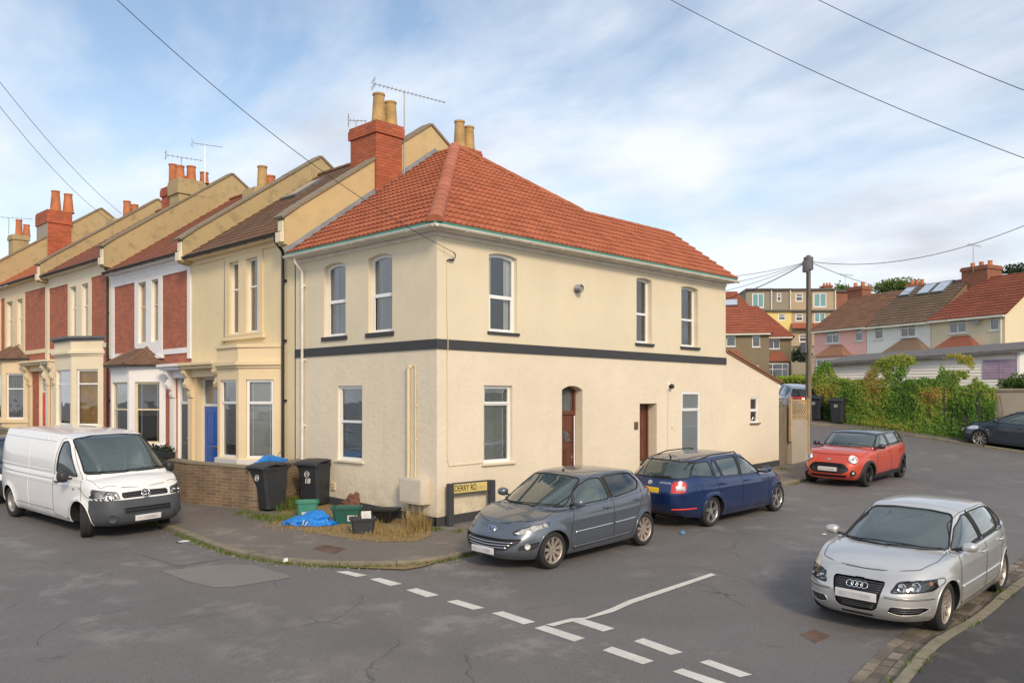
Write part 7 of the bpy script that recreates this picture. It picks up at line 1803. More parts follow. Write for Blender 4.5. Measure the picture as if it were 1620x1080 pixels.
d3 = dorm('tan dormered hilltop house with two small windows, just left of the pole', 1252, 1283, ('far_tan', 'far_tan'), [(1258.5, 463.5, 1270.5, 477), (1258.5, 496, 1270.5, 508), (1264, 529, 1278, 541)])
d4 = dorm('tan dormered hilltop house with teal balcony doors, just right of the pole', 1284, 1323, ('far_tan', 'far_tan'), [(1287, 463, 1308, 486, 'teal'), (1288, 494.5, 1306, 510, 'teal')])
d5 = dorm('brick hilltop house half hidden behind the pink house', 1323, 1350, ('brick_far', 'brick_far'), [], ytop=462)
for H, a, b in ((d3, 1251, 1284), (d4, 1285, 1300)):      # tiled strip below
    u0, z1 = PB.uv(a, 511); u1, z0 = PB.uv(b, 520); mb = PB.face().mb(); mb.add([(u0, .01, z1), (u1, .01, z1), (u1, .9, z0), (u0, .9, z0)], [(0, 1, 2, 3)]); build('porch_roof', mb, 'tile_far_red', H)
far_chimney(d4, PB, 1303, 1317, 451, 460, -3, pots=3); far_chimney(d5, PB, 1297, 1302, 456, 460, -4, pots=1)
H = thing('hillside_house', 'low red roofed house ridge behind the brown tiled pink house', 'house', Pd(1400, 500, 90)); a, b = Pd(1360, 460, 90), Pd(1450, 458, 88)
mb = MB(); f_ = Vector((CD[0], CD[1], 0)); mb.add([a + Vector((0, 0, -.3)), b + Vector((0, 0, -.3)), b - f_ * 4 + Vector((0, 0, -4)), a - f_ * 4 + Vector((0, 0, -4)), a + f_ * 4 + Vector((0, 0, -4)), b + f_ * 4 + Vector((0, 0, -4))], [(0, 1, 2, 3), (0, 4, 5, 1)]); build('roof', mb, 'tile_far_red', H)
mb = MB(); c_ = Pd(1451, 455, 88); mb.box(c_.x - .7, c_.x + .7, c_.y - .9, c_.y + .9, c_.z - 3, c_.z + .3); o = build('chimney', mb, 'brick_chimney', H)
for i in (-1, 0, 1): pot('chimney_pot', o, c_ + Vector((0, i * .5, .3)), .2, .16, .5, 'pot_clay')
# retaining wall and lane below the hilltop terrace
T = thing('retaining_wall', 'grey stone retaining wall below the hilltop terrace', 'wall', Pd(1262, 575, 92)); PR = Plane_(Pd(1225, 500, 92), Pd(1300, 500, 90)); a, z1 = PR.uv(1240, 563); b, z0 = PR.uv(1300, 600)
mb = PR.face().mb(); mb.box(a - 3, b, -.5, 0, z0 - 3, z1 + .9); build('stonework', mb, 'concrete', T); mb = PR.face().mb(); mb.box(a - 3, b, -.56, .06, z1 + .9, z1 + 1.05); build('coping', mb, 'coping', T)

# ================================================================== leaves
def leaves(mb, pts, size, rr, vals=None, nrm=None, droop=.3, fold=True):
    for i, p in enumerate(pts):
        s = size * rr.uniform(.6, 1.35); n = (nrm[i] if nrm else Vector((rr.gauss(0, 1), rr.gauss(0, 1), rr.gauss(0, .6)))); n = (n + Vector((rr.gauss(0, .45), rr.gauss(0, .45), rr.gauss(0, .45)))).normalized()
        t = n.cross(Vector((rr.gauss(0, 1), rr.gauss(0, 1), rr.gauss(0, 1)))).normalized(); b = n.cross(t)
        tip = p + t * s; l = p + t * s * .4 + b * s * .42 - n * s * .1; r_ = p + t * s * .4 - b * s * .42 - n * s * .1
        mb.add([p, r_, tip, l], [(0, 1, 2, 3)] if not fold else [(0, 1, 2), (0, 2, 3)], vals[i] if vals else rr.random())
def vnoise(x, y, seed=0):
    def h(i, j): v = math.sin(i * 127.1 + j * 311.7 + seed * 74.7) * 43758.5453; return v - math.floor(v)
    i, j = math.floor(x), math.floor(y); fx, fy = x - i, y - j; fx = fx * fx * (3 - 2 * fx); fy = fy * fy * (3 - 2 * fy)
    return (h(i, j) * (1 - fx) + h(i + 1, j) * fx) * (1 - fy) + (h(i, j + 1) * (1 - fx) + h(i + 1, j + 1) * fx) * fy
# boundary wall along the far pavement
WX = 25.3
yr = FL(1572, 650, WX)[0]; yl = FL(1283, 650, WX)[0]
T = thing('boundary_wall', 'grey rendered boundary wall running behind the navy hatchback', 'wall', (WX, yr, gz(WX, yr)))
zw = FL(1600, 619, WX)[1]
mb = MB(); mb.prism([(y, gz(WX, y) - .3) for y in (-14., yr, 2, yl + .2)] + [(yl + .2, zw + .2), (-14., zw - .0)], WX, WX + .22, 'x'); build('wall_face', mb, 'concrete', T)
mb = MB(); mb.box(WX - .04, WX + .26, -14., yr + .02, zw + .001, zw + .07); build('coping', mb, 'coping', T)
I = thing('ivy', 'dense climbing ivy turning red and orange over the garden wall and shed', 'climbing plant', (WX, (yl + yr) / 2, gz(WX, 0)))
prof = [(1283, 606), (1287, 590), (1293, 579), (1301, 573), (1311, 573), (1315, 590), (1320, 599), (1335, 600), (1350, 603), (1368, 600), (1376, 580), (1390, 570), (1403, 565), (1425, 562), (1440, 563), (1447, 572), (1450, 590), (1455, 599), (1478, 600), (1486, 590), (1488, 572), (1500, 562), (1520, 561), (1535, 566), (1538, 590), (1545, 603), (1560, 611), (1573, 617)]
mb = MB(); rr = random.Random(21); pts = []; nr = []; vals = []
xs_ = [p[0] for p in prof]; ys_ = [p[1] for p in prof]
gaps = [(1493, 640, 3.5, 28), (1506, 665, 3, 16), (1527, 668, 5, 20), (1548, 642, 5.5, 26)]
n_i = 0
while n_i < 40000:
    px = rr.uniform(1281, 1574); top = float(np.interp(px, xs_, ys_)) + rr.uniform(-2.5, 1.5); g = G(px, 680); y0, zg = FL(px, 640, WX - .2)[0], 0; zg = gz(WX, y0)
    zt = FL(px, top, WX)[1]; z = zg + (zt - zg) * rr.random() ** .9; 
    pyy = 632 - (z - 2.65) * 1361 / max(1, ((WX - CAM[0]) * CD[0] + (y0 - CAM[1]) * CD[1]))
    if zt - zg > 2.35 and z > zg + 2.1 and vnoise(y0 * 3.1, z * 3.3, 17) < .42: n_i += 1; continue
    if any(((px - a) / c) ** 2 + ((pyy - b) / d) ** 2 < 1 and rr.random() < .96 for a, b, c, d in gaps): continue
    bulge = .08 + .24 * vnoise(y0 * 1.1, z * 1.0, 3) * vnoise(y0 * 2.3, z * 1.6, 5) + .12 * vnoise(y0 * 5, z * 4, 7)
    if z < zg + .5: bulge += .15 * (1 - (z - zg) / .5)
    d = bulge * rr.uniform(.55, 1.0); over = z > zg + 1.9
    pts.append(Vector((WX - d + (.25 if over and rr.random() < .5 else 0), y0, z))); nr.append(Vector((-1., -.2, .35)))
    hgt = (z - zg) / 2.4; v = vnoise(y0 * .9, z * 1.4, 11) * .75 + rr.uniform(-.25, .25) - .06 + .34 * max(0, hgt - .55); vals.append(min(1, max(0, v))); n_i += 1
leaves(mb, pts, .072, rr, vals, nr, fold=False); build('ivy_leaves', mb, 'ivy', I)
mb = MB()
for i in range(60):
    y0 = rr.uniform(yr, yl); z0 = gz(WX, y0); w = [Vector((WX - .03, y0, z0))]
    for k in range(6): w.append(w[-1] + Vector((rr.uniform(-.02, .01), rr.uniform(-.12, .12), rr.uniform(.2, .4))))
    mb.tube(w, .012, 4)
build('ivy_stems', mb, 'rust', I)
# shed behind the ivy
SX = 27.2
y0, y1 = FL(1612, 560, SX)[0], FL(1308, 570, SX)[0]; z_r = FL(1612, 553, SX)[1]; z_l = FL(1311, 574, SX)[1]; zg = 1.2
SH = thing('garden_shed', 'long white clad shed with grey felt roof behind the ivy wall', 'shed', (SX, y0, zg)); FS = Face((SX, 0, 0), (0, 1, 0), (-1, 0, 0))
wa, wz0 = FL(1612 - 2, 598, SX); wb, wz1 = FL(1556, 569, SX)
mb = FS.mb(); zz0 = .9; n = 0; bh = .13; top = lambda y: z_r + (z_l - z_r) * (y - y0) / (y1 - y0)
z = zz0
while z < max(z_r, z_l):
    for (a, b) in ((y0, y1),):
        # clip each board under the sloping eave
        ya = a; yb = b
        if z + bh > min(z_l, z_r):
            t = (z + bh - z_r) / (z_l - z_r) if abs(z_l - z_r) > 1e-3 else 1; yb = y0 + (y1 - y0) * min(1, max(0, t)) if z_l < z_r else b
        if yb - ya > .05:
            mb.add([(ya, .0, z + bh), (yb, .0, z + bh), (yb, .028, z), (ya, .028, z), (ya, 0, z), (yb, 0, z)], [(0, 1, 2, 3), (3, 2, 5, 4)])
    z += bh
mb.box(y0, y1, -.1, -.02, zz0, min(z_l, z_r)); mb.M = Matrix.Identity(4)
mb.add([(SX, y0, zz0), (SX + 3, y0, zz0), (SX + 3, y0, z_r + .3), (SX, y0, z_r), (SX, y1, zz0), (SX + 3, y1, zz0), (SX + 3, y1, z_l + .3), (SX, y1, z_l)], [(0, 1, 2, 3), (4, 5, 6, 7)]); build('cladding', mb, 'siding', SH)
mb = MB(); o_ = .35; lift_r = FL(1600, 545, SX + 3.)[1]; lift_l = FL(1400, 561, SX + 3.)[1] 
zb_r, zb_l = z_r + .55, z_l + .5
mb.add([(SX - o_, y0 - .3, z_r + .02), (SX - o_, y1 + .3, z_l - .02), (SX + 3.3, y1 + .3, zb_l), (SX + 3.3, y0 - .3, zb_r)] + [(SX - o_, y0 - .3, z_r - .10), (SX - o_, y1 + .3, z_l - .14), (SX + 3.3, y1 + .3, zb_l - .1), (SX + 3.3, y0 - .3, zb_r - .1)],
       [(0, 1, 2, 3), (7, 6, 5, 4), (0, 4, 5, 1), (1, 5, 6, 2), (2, 6, 7, 3), (3, 7, 4, 0)]); build('roof', mb, 'roof_felt', SH)
mb = FS.mb(); mb.bbox(y0 - .05, y0 + .06, .0, .08, zz0, z_r - .12, .01); build('corner_post', mb, 'upvc', SH)
mb = FS.mb(); k = 7
for i in range(k): mb.bbox(wa, wb, .03, .06, wz0 + (wz1 - wz0) * i / k + .008, wz0 + (wz1 - wz0) * (i + 1) / k, .005)
mb.box((wa + wb) / 2 - .02, (wa + wb) / 2 + .02, .06, .075, wz0, wz1); build('purple_shutter', mb, 'purple_shutter', SH)
def foliage(name, label, cat, center, rad, n, mat, size, seed=1, trunk=None, group=None, flat=False, clump=12):
    T = thing(name, label, cat, center, group); rr = random.Random(seed); mb = MB(); pts = []; vals = []
    cl = []
    for i in range(clump):
        v = Vector((rr.gauss(0, 1), rr.gauss(0, 1), rr.gauss(0, 1))).normalized() * rr.random() ** .4; cl.append((Vector((v.x * rad[0], v.y * rad[1], v.z * rad[2])), rr.uniform(.35, .6)))
    for i in range(n):
        c, s = cl[rr.randrange(len(cl))]; v = Vector((rr.gauss(0, 1), rr.gauss(0, 1), rr.gauss(0, 1))).normalized() * rr.random() ** .25
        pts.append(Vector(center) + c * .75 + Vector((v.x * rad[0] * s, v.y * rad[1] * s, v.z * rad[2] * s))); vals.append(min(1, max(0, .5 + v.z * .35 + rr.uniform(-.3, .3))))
    leaves(mb, pts, size, rr, vals, fold=False); build('crown' if trunk else 'foliage', mb, mat, T)
    if trunk:
        mb = MB(); b = Vector(center) - Vector((0, 0, trunk)); mb.tube([b, Vector(center)], .22, 8, r1=.1)
        for i in range(5): a = rr.uniform(0, 6.28); mb.tube([Vector(center) - Vector((0, 0, rad[2] * .6)), Vector(center) + Vector((math.cos(a) * rad[0] * .6, math.sin(a) * rad[1] * .6, rad[2] * .3))], .08, 5, r1=.03)
        build('trunk', mb, 'wood_grey', T)
    return T
def hedge(name, label, a, b, h, w, n, mat, size, seed, z0=None):
    a, b = Vector(a), Vector(b); T = thing(name, label, 'hedge', ((a + b) / 2)); rr = random.Random(seed); mb = MB(); pts = []; vals = []; d = (b - a); nn = Vector((-d.y, d.x, 0)).normalized()
    for i in range(n):
        t = rr.random(); f = rr.random(); p = a.lerp(b, t); hh = h * (1 + .08 * (vnoise(t * 9, 1, seed) - .5))
        if f < .55: q = p + nn * (w / 2 * rr.uniform(.85, 1.08) * (1 if rr.random() < .5 else -1)) + Vector((0, 0, hh * rr.random()))
        else: q = p + nn * rr.uniform(-w / 2, w / 2) + Vector((0, 0, hh * rr.uniform(.93, 1.04)))
        pts.append(q); vals.append(min(1, max(0, .15 + .6 * vnoise(t * 14, q.z * 2, seed) + rr.uniform(-.1, .25))))
    leaves(mb, pts, size, rr, vals, fold=False); build('foliage', mb, mat, T)
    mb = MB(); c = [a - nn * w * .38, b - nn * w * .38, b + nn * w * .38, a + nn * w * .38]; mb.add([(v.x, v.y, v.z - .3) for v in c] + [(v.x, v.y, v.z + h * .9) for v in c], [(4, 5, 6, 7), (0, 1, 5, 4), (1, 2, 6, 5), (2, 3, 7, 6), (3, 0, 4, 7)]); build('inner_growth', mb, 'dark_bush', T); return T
a, b = Pd(1215, 632, 50), Pd(1300, 632, 46); zt = Pd(1250, 598, 48).z
hedge('hedge', 'bright yellow-green clipped hedge behind the pale hatchback', (a.x, a.y, 2.0), (b.x, b.y, 2.0), zt - 2.0, 1.2, 6000, 'hedge', .10, 5)
foliage('shrub', 'dark green shrub above the stone retaining wall', 'shrub', Pd(1262, 561, 88), (1.6, 1.6, .9), 2200, 'dark_bush', .18, 3)
foliage('tree', 'sunlit treetop showing over the brown roof ridge', 'tree', Pd(1420, 456, 110), (4.2, 4.2, 1.6), 2600, 'bush', .3, 8, trunk=6)
foliage('tree', 'small treetop beside the hilltop chimneys', 'tree', Pd(1330, 461, 112), (1.2, 1.2, 1.5), 900, 'bush', .25, 9, trunk=6)
foliage('tree', 'dark treetop at the right edge above the orange-red roof', 'tree', Pd(1606, 428, 75), (1., 1., .55), 700, 'dark_bush', .2, 10, trunk=5)
foliage('shrub', 'light green shrub behind the grey boundary wall at the right edge', 'shrub', (WX + 1.0, FL(1615, 610, WX + 1)[0], zw + .25), (.5, 1.1, .45), 1600, 'bush', .11, 12)
# garden plot beside the lean-to: fence, block wall with lattice, posts
y_f = .02; xa, xb = XL + .04, FR(1250, 690)[0]; xc, xd = FR(1253.5, 690, -.15)[0], FR(1278, 690, -.15)[0]
T = thing('garden_fence', 'weathered grey board fence with lattice top beside the lean-to', 'fence', (xa, 0, gz(xa, 0)))
zt = FR(1240, 643)[1]; mb = MB(); x = xa; rr = random.Random(3)
while x < xb - .03: w = min(.115, xb - x); mb.bbox(x, x + w - .008, .0, .022, gz(x, 0) - .1, zt + rr.uniform(-.015, .02), .003); x += .115
build('boards', mb, 'wood_grey', T)
def lattice(par, x0, x1, z0, z1, y, mat, s=.13, w=.022, frame=.04):
    mb = MB(); k = int(((x1 - x0) + (z1 - z0)) / s) + 1
    for i in range(k + 1):
        t = i * s
        for sg in (1, -1):
            a = (x0 + max(0, t - (z1 - z0)), z0 + min(t, z1 - z0)); b = (x0 + min(t, x1 - x0), z0 + max(0, t - (x1 - x0)))
            if sg < 0: a = (x0 + x1 - a[0], a[1]); b = (x0 + x1 - b[0], b[1])
            mb.tube([(a[0], y + .008 * sg, a[1]), (b[0], y + .008 * sg, b[1])], w / 2, 4)
    for (a, b, c, d) in ((x0, x1, z0, z0 + frame), (x0, x1, z1 - frame, z1), (x0, x0 + frame, z0, z1), (x1 - frame, x1, z0, z1)): mb.bbox(a, b, y - .018, y + .018, c, d, .004)
    return build('lattice', mb, mat, par)
lattice(T, xa, xb, zt + .01, FR(1240, 630)[1], .01, 'wood_grey')
T = thing('block_wall', 'stained concrete end wall topped by a pale lattice panel at the street corner', 'wall', (xc, -.15, gz(xc, 0))); zc, zl = FR(1265, 664, -.15)[1], FR(1265, 632, -.15)[1]
mb = MB(); mb.bbox(xc, xd, -.15, .35, gz(xc, 0) - .2, zc, .015); build('blockwork', mb, 'concrete', T)
lattice(T, xc - .02, xd + .02, zc + .005, zl, -.10, 'trellis')
mb = MB(); mb.bbox(xc - .12, xc - .03, -.17, -.08, zc - .7, zl + .06, .01); mb2 = MB(); mb2.bbox(xd + .03, xd + .10, -.17, -.09, gz(xd, 0), zl + .03, .01)
build('timber_post', mb, 'trellis', T); build('timber_post', mb2, 'trellis', T)
mb = MB(); mb.prism([(17.4, .35), (17.4, 14), (17.2, 14), (17.2, .35)], gz(17, 0) - .3, zc + .2, 'z'); T2 = thing('side_wall', 'garden side wall running up the cross street behind the lattice', 'wall', (17.4, 7, .6)); build('wall_face', mb, 'concrete', T2)
# ================================================================== utility pole and wires
pp = Pd(1279, 632, 37.0); zb_ = gz(pp.x, pp.y); zt = Pd(1279, 404, 37.0).z
T = thing('utility_pole', 'tall weathered wooden telegraph pole beside the ivy', 'utility pole', (pp.x, pp.y, zb_))
mb = MB(); mb.tube([(pp.x, pp.y, zb_ - .2), (pp.x, pp.y, zb_ + 3), (pp.x, pp.y, zt)], .135, 14, r1=.09); build('pole', mb, 'wood_grey', T, smooth=40)
mb = MB(); mb.tube([(pp.x, pp.y, zt - .62), (pp.x, pp.y, zt - .08)], .20, 12); mb.bbox(pp.x - .30, pp.x - .14, pp.y - .1, pp.y + .14, zt - .75, zt - .25, .03); build('junction_box', mb, 'slate_grey', T, smooth=40)
mb = MB(); mb.bbox(pp.x - .28, pp.x - .12, pp.y - .02, pp.y + .24, zb_ + 3.0, zb_ + 3.45, .03); build('terminal_box', mb, 'slate_grey', T)
mb = MB(); mb.tube([(pp.x - .17, pp.y - .05, zt - .7), (pp.x - .18, pp.y - .05, zb_ + 1)], .02, 5); build('pole_cable', mb, 'black_iron', T)
def wire(label, a, b, sag, r=.010, n=24):
    a, b = Vector(a), Vector(b); w = [a.lerp(b, i / n) - Vector((0, 0, sag * 4 * (i / n) * (1 - i / n))) for i in range(n + 1)]; mb = MB(); mb.tube(w, r, 5)
    return tag(build('overhead_wire', mb, 'wire', None), label, 'wire', 'overhead wires')
wire('service wire from the upper left down to the bracket at the corner house', Pd(120, -62, 13), HOOK, .38, .0065)
wire('left wire crossing the upper left sky to the terrace, upper of two', Pd(-80, 25, 17), Pd(192, 338, 29.5), .30, .0065)
wire('left wire crossing the upper left sky to the terrace, lower of two', Pd(-90, 50, 17), Pd(172, 348, 30.5), .35, .0065)
wire('long wire sweeping across the upper right sky, longer one', Pd(980, -45, 22), Pd(1760, 300, 17), .32, .0085)
wire('wire cutting the top right corner of the sky, shorter one', Pd(1180, -60, 22), Pd(1760, 195, 17), .20, .0085)
PT = Vector((pp.x, pp.y, zt - .25))
wire('wire rising to the right from the top of the telegraph pole', PT, Pd(1750, 296, 26), .9, .012)
wire('wire falling right from the pole to the white hill house', PT, ROW.P(*ROW.uv(1440, 462, -3.), -3.), .25, .014)
for i, (x, y) in enumerate([(1150, 430), (1150, 441), (1150, 452), (1150, 466), (1185, 457)]):
    wire(['topmost', 'second from top', 'middle', 'second lowest', 'lowest'][i] + ' wire of the fan running left from the pole', PT, Pd(x - 60, y + (y - 412) * .45, 44), .25, .011)
# ------------------------------------------------------------------ parked vehicles
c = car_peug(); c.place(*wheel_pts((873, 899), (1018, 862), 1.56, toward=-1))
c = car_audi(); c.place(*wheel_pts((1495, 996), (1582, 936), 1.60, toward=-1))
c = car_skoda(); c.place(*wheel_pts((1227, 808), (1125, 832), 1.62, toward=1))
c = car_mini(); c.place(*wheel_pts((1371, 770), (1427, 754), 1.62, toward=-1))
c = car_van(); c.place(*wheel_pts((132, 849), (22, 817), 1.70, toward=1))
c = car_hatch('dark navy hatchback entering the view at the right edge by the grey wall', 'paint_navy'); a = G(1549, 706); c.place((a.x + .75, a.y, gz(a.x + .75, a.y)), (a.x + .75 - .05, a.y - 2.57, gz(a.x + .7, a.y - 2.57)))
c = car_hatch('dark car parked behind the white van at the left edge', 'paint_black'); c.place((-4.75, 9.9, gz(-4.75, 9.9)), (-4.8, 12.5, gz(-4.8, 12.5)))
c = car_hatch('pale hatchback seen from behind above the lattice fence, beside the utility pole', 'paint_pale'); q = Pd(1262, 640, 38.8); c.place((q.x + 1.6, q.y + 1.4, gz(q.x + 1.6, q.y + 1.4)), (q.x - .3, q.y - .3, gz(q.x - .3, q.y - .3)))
# ================================================================== bins, boxes, sign, litter, grass
def wheelie(label, loc, rz, group=None, mark=None, num=None, cat='wheelie bin'):
    B = thing('wheelie_bin', label, cat, loc, group, local=True, rz=rz)
    mb = MB(); w0, w1, d0, d1, h = .235, .29, .25, .345, .96     # front faces +x
    def ring(t):
        w, d = w0 + (w1 - w0) * t, d0 + (d1 - d0) * t; z = .04 + (h - .04) * t; c = .05; x = -.05 * (1 - t)
        return [(x + d - c, -w, z), (x + d, -w + c, z), (x + d, w - c, z), (x + d - c, w, z), (x - d + c, w, z), (x - d, w - c, z), (x - d, -w + c, z), (x - d + c, -w, z)]
    rs = [ring(t) for t in (0, .25, .5, .75, .93, .931, 1.)]; 
    for k in (5, 6): rs[k] = [(p[0] * 1.06, p[1] * 1.06, p[2]) for p in rs[k]]
    vs = [p for r_ in rs for p in r_]; mb.add(vs, [(i * 8 + j, i * 8 + (j + 1) % 8, (i + 1) * 8 + (j + 1) % 8, (i + 1) * 8 + j) for i in range(6) for j in range(8)] + [tuple(range(7, -1, -1))])
    build('bin_body', mb, 'bin_black', B)
    mb = MB(); n = 8; vs = []
    for (x, z) in ((-.40, .99), (-.36, 1.05), (-.1, 1.075), (.2, 1.05), (.36, 1.01), (.40, .97), (.40, .935)):
        vs += [(x, -.325, z - .035), (x, -.29, z), (x, 0, z + .012), (x, .29, z), (x, .325, z - .035)]
    mb.add(vs, [(i * 5 + j, i * 5 + j + 1, (i + 1) * 5 + j + 1, (i + 1) * 5 + j) for i in range(6) for j in range(4)])
    mb.bbox(-.39, .385, -.318, .318, .945, .985, .012)
    mb.tube([(-.42, -.26, .99), (-.47, -.2, 1.0), (-.47, .2, 1.0), (-.42, .26, .99)], .016, 6); build('lid', mb, 'bin_black', B, smooth=30)
    for sy in (1, -1):
        mb = MB(); mb.lathe([(0, -.03), (.085, -.03), (.10, -.02), (.10, .02), (.085, .03), (0, .03)], (-.27, sy * .27, .10), 20, 'y'); build('wheel', mb, 'rubber', B, smooth=40)
    mb = MB(); mb.tube([(-.27, -.26, .10), (-.27, .26, .10)], .014, 6); build('axle', mb, 'black_iron', B)
    if mark:      # crest: a ring with small strokes
        M = Matrix.Translation((.318, .0, .74)) @ Matrix.Rotation(R(90), 4, 'Z') @ Matrix.Rotation(R(84), 4, 'X'); mb = MB(); mb.M = M
        mb.tube([(.062 * math.cos(a), .066 * math.sin(a), .004) for a in np.linspace(0, 2 * math.pi, 25)], .009, 5)
        for (x0, y0, x1, y1) in ((-.02, -.03, -.02, .03), (.02, -.03, .02, .03), (-.02, 0, .02, 0), (0, .03, 0, .045)): mb.tube([(x0, y0, .004), (x1, y1, .004)], .006, 4)
        build('council_crest', mb, 'label_white', B)
    if num:
        M = Matrix.Translation((.300, .0, .58)) @ Matrix.Rotation(R(90), 4, 'Z') @ Matrix.Rotation(R(84), 4, 'X'); mb = MB(); text_mb(mb, num, .17, M, .002, bold=.006); build('house_number', mb, 'label_white', B)
    return B
PZ = .065
def gp(px, py, off=PZ): return G(px, py, off)
def face_cam(p): return math.atan2(CAM[1] - p[1], CAM[0] - p[0])
b1 = Vector((-1.42, 4.02, 0)); b1.z = gz(b1.x, b1.y) + PZ; b2 = Vector((-.55, 3.98, 0)); b2.z = gz(b2.x, b2.y) + PZ
b1 = gp(425, 806); b2 = gp(499, 798)
wheelie('black wheelie bin with white crest below the brick wall end, blue bag behind it', b1, R(188), 'wheelie bins by the corner house', True)
wheelie('black wheelie bin with white crest and number, against the cream wall', b2, R(200), 'wheelie bins by the corner house', True, '18')
for px, lb in ((1290, 'wheelie bin by the telegraph pole on the far pavement'), (1325, 'wheelie bin in front of the ivy on the far pavement')):
    y_ = FL(px, 650, 24.75)[0]; p = Vector((24.75, y_, gz(24.75, y_) + PZ)); wheelie(lb, p, R(190), 'bins on the far pavement', True)
def tub(name, label, p, rz, L, Wd, H, mat, taper=.86, label_at=None, cat='box', rot=None, rim=.02, slots=False):
    T = thing(name, label, cat, p, None, local=True, rz=rz)
    if rot: T.rotation_euler = (rot[0], rot[1], rz)
    mb = MB(); t = .012
    def rg(z, s, o=0): a, b = L / 2 * s - o, Wd / 2 * s - o; c = .035; return [(a - c, -b, z), (a, -b + c, z), (a, b - c, z), (a - c, b, z), (-a + c, b, z), (-a, b - c, z), (-a, -b + c, z), (-a + c, -b, z)]
    rs = [rg(0, taper), rg(H * .5, (1 + taper) / 2), rg(H - .045, .99), rg(H - .044, .99, -rim), rg(H, 1, -rim), rg(H, 1, t), rg(H * .5, (1 + taper) / 2, t), rg(.02, taper, t)]
    vs = [q for r_ in rs for q in r_]; mb.add(vs, [(i * 8 + j, i * 8 + (j + 1) % 8, (i + 1) * 8 + (j + 1) % 8, (i + 1) * 8 + j) for i in range(7) for j in range(8)] + [tuple(range(7, -1, -1)), tuple(56 + j for j in range(8))])
    for sx in (-.3, 0, .3):
        for sy in (1, -1): mb.box(L * sx - .008, L * sx + .008, sy * Wd / 2 * .93 - .008, sy * Wd / 2 * .93 + .008, .04, H - .05)
    build('tub', mb, mat, T, smooth=30)
    if slots:
        for z in (.10, .16, .22):
            mb = MB(); mb.box(-L / 2 * .93 - .018, -L / 2 * .93 + .002, -Wd * .3, Wd * .3, z * H / .3, (z + .018) * H / .3); build('side_slot', mb, 'plate_smear', T)
    if label_at:
        x0, x1, z0, z1, sd = label_at; mb = MB(); y = -Wd / 2 * (taper + (1 - taper) * (z0 + z1) / 2 / H) - .006; mb.add([(x0, y + (.0), z0), (x1, y, z0), (x1, y - .006, z1), (x0, y - .006, z1), (x0, y + .004, z0), (x1, y + .004, z0), (x1, y - .002, z1), (x0, y - .002, z1)], [(0, 1, 2, 3), (7, 6, 5, 4), (0, 4, 5, 1), (1, 5, 6, 2), (2, 6, 7, 3), (3, 7, 4, 0)])
        o = build('sticker', mb, 'label_white', T)
        if sd: mb = MB(); xm = (x0 + x1) / 2; mb.box(x0 + .03, xm + .02, y - .011, y - .007, z0 + .03, z0 + .055); mb.box(x0 + .03, x0 + .045, y - .011, y - .007, z0 + .03, z1 - .02); mb.box(xm, x1 - .02, y - .0115, y - .0075, z0 + .04, z1 - .03); build('sticker_print', mb, 'sign_black', o)
    return T
RA = math.atan2(-.71, .70)       # along the picture plane, seen from the street
tub('recycling_box', 'pale green open recycling box behind the blue bag', gp(486, 815), RA + .25, .46, .38, .33, 'box_green_light', label_at=(-.12, .12, .03, .10, 0))
tub('recycling_box', 'dark green recycling tub with white sticker near the wall', gp(549, 826) , RA + .12, .60, .40, .34, 'box_green', .8, label_at=(.02, .22, .05, .17, 1))
k_ = tub('recycling_box', 'grey-black recycling crate holding a white paper sheet, nearest the kerb', gp(574, 842), RA + .22, .46, .38, .30, 'bin_black', .88, slots=True)
k2_ = tub('planter_tub', 'black tapered tub standing against the black plinth', gp(607, 826), RA - .1, .62, .42, .30, 'rubber', .45)
p = gp(574, 842); T = thing('paper_sheet', 'white paper sheet standing up inside the grey-black crate', 'paper', p, None, local=True, rz=RA + .3)
mb = MB(); mb.add([(-.02, .02, .16), (.17, .02, .16), (.17, .075, .41), (-.02, .075, .41), (-.02, .024, .16), (.17, .024, .16), (.17, .079, .41), (-.02, .079, .41)], [(0, 1, 2, 3), (7, 6, 5, 4), (0, 4, 5, 1), (2, 6, 7, 3), (1, 5, 6, 2), (3, 7, 4, 0)])
for i in range(5): pass
build('sheet', mb, 'label_white', T); mb = MB()
for i in range(4): mb.box(.02, .13 - .02 * (i % 2), .033 + .009 * i, .036 + .009 * i, .24 + .035 * i, .25 + .035 * i)
build('print', mb, 'plate_smear', T)
def crumple(name, label, p, rad, mat, seed, cat, rz=0., n=3, amp=.35, straps=None):
    T = thing(name, label, cat, p, None, local=True, rz=rz); bm = bmesh.new(); bmesh.ops.create_icosphere(bm, subdivisions=5, radius=1); rr = random.Random(seed)
    dirs = [(Vector((rr.gauss(0, 1), rr.gauss(0, 1), rr.gauss(0, 1))).normalized(), (f_ := rr.uniform(2, 13)), rr.uniform(0, 6.28), rr.uniform(.5, 1.4) / (1 + .16 * f_)) for _ in range(14)]
    for v in bm.verts:
        q = v.co.copy(); s = 0
        for d, f, ph, a in dirs: s += a * (abs(math.sin(q.dot(d) * f + ph)) - .5)
        s = 1 + amp * s * .32; z = q.z * rad[2] * s; z = z if z > 0 else z * .12
        v.co = Vector((q.x * rad[0] * s, q.y * rad[1] * s * (1 + .2 * math.sin(q.x * 4 + seed)), max(0.005, z * (1 + .45 * math.sin(q.x * 2.6 + 1.2))) + .0))
    bm.verts.index_update(); mb = MB(); mb.add([v.co[:] for v in bm.verts], [[v.index for v in f.verts] for f in bm.faces]); bm.free(); build('body', mb, mat, T, smooth=50)
    for k, st in enumerate(straps or ()): mb = MB(); mb.tube(st[0], st[1], 5); build('strap', mb, st[2], T, smooth=True)
    return T
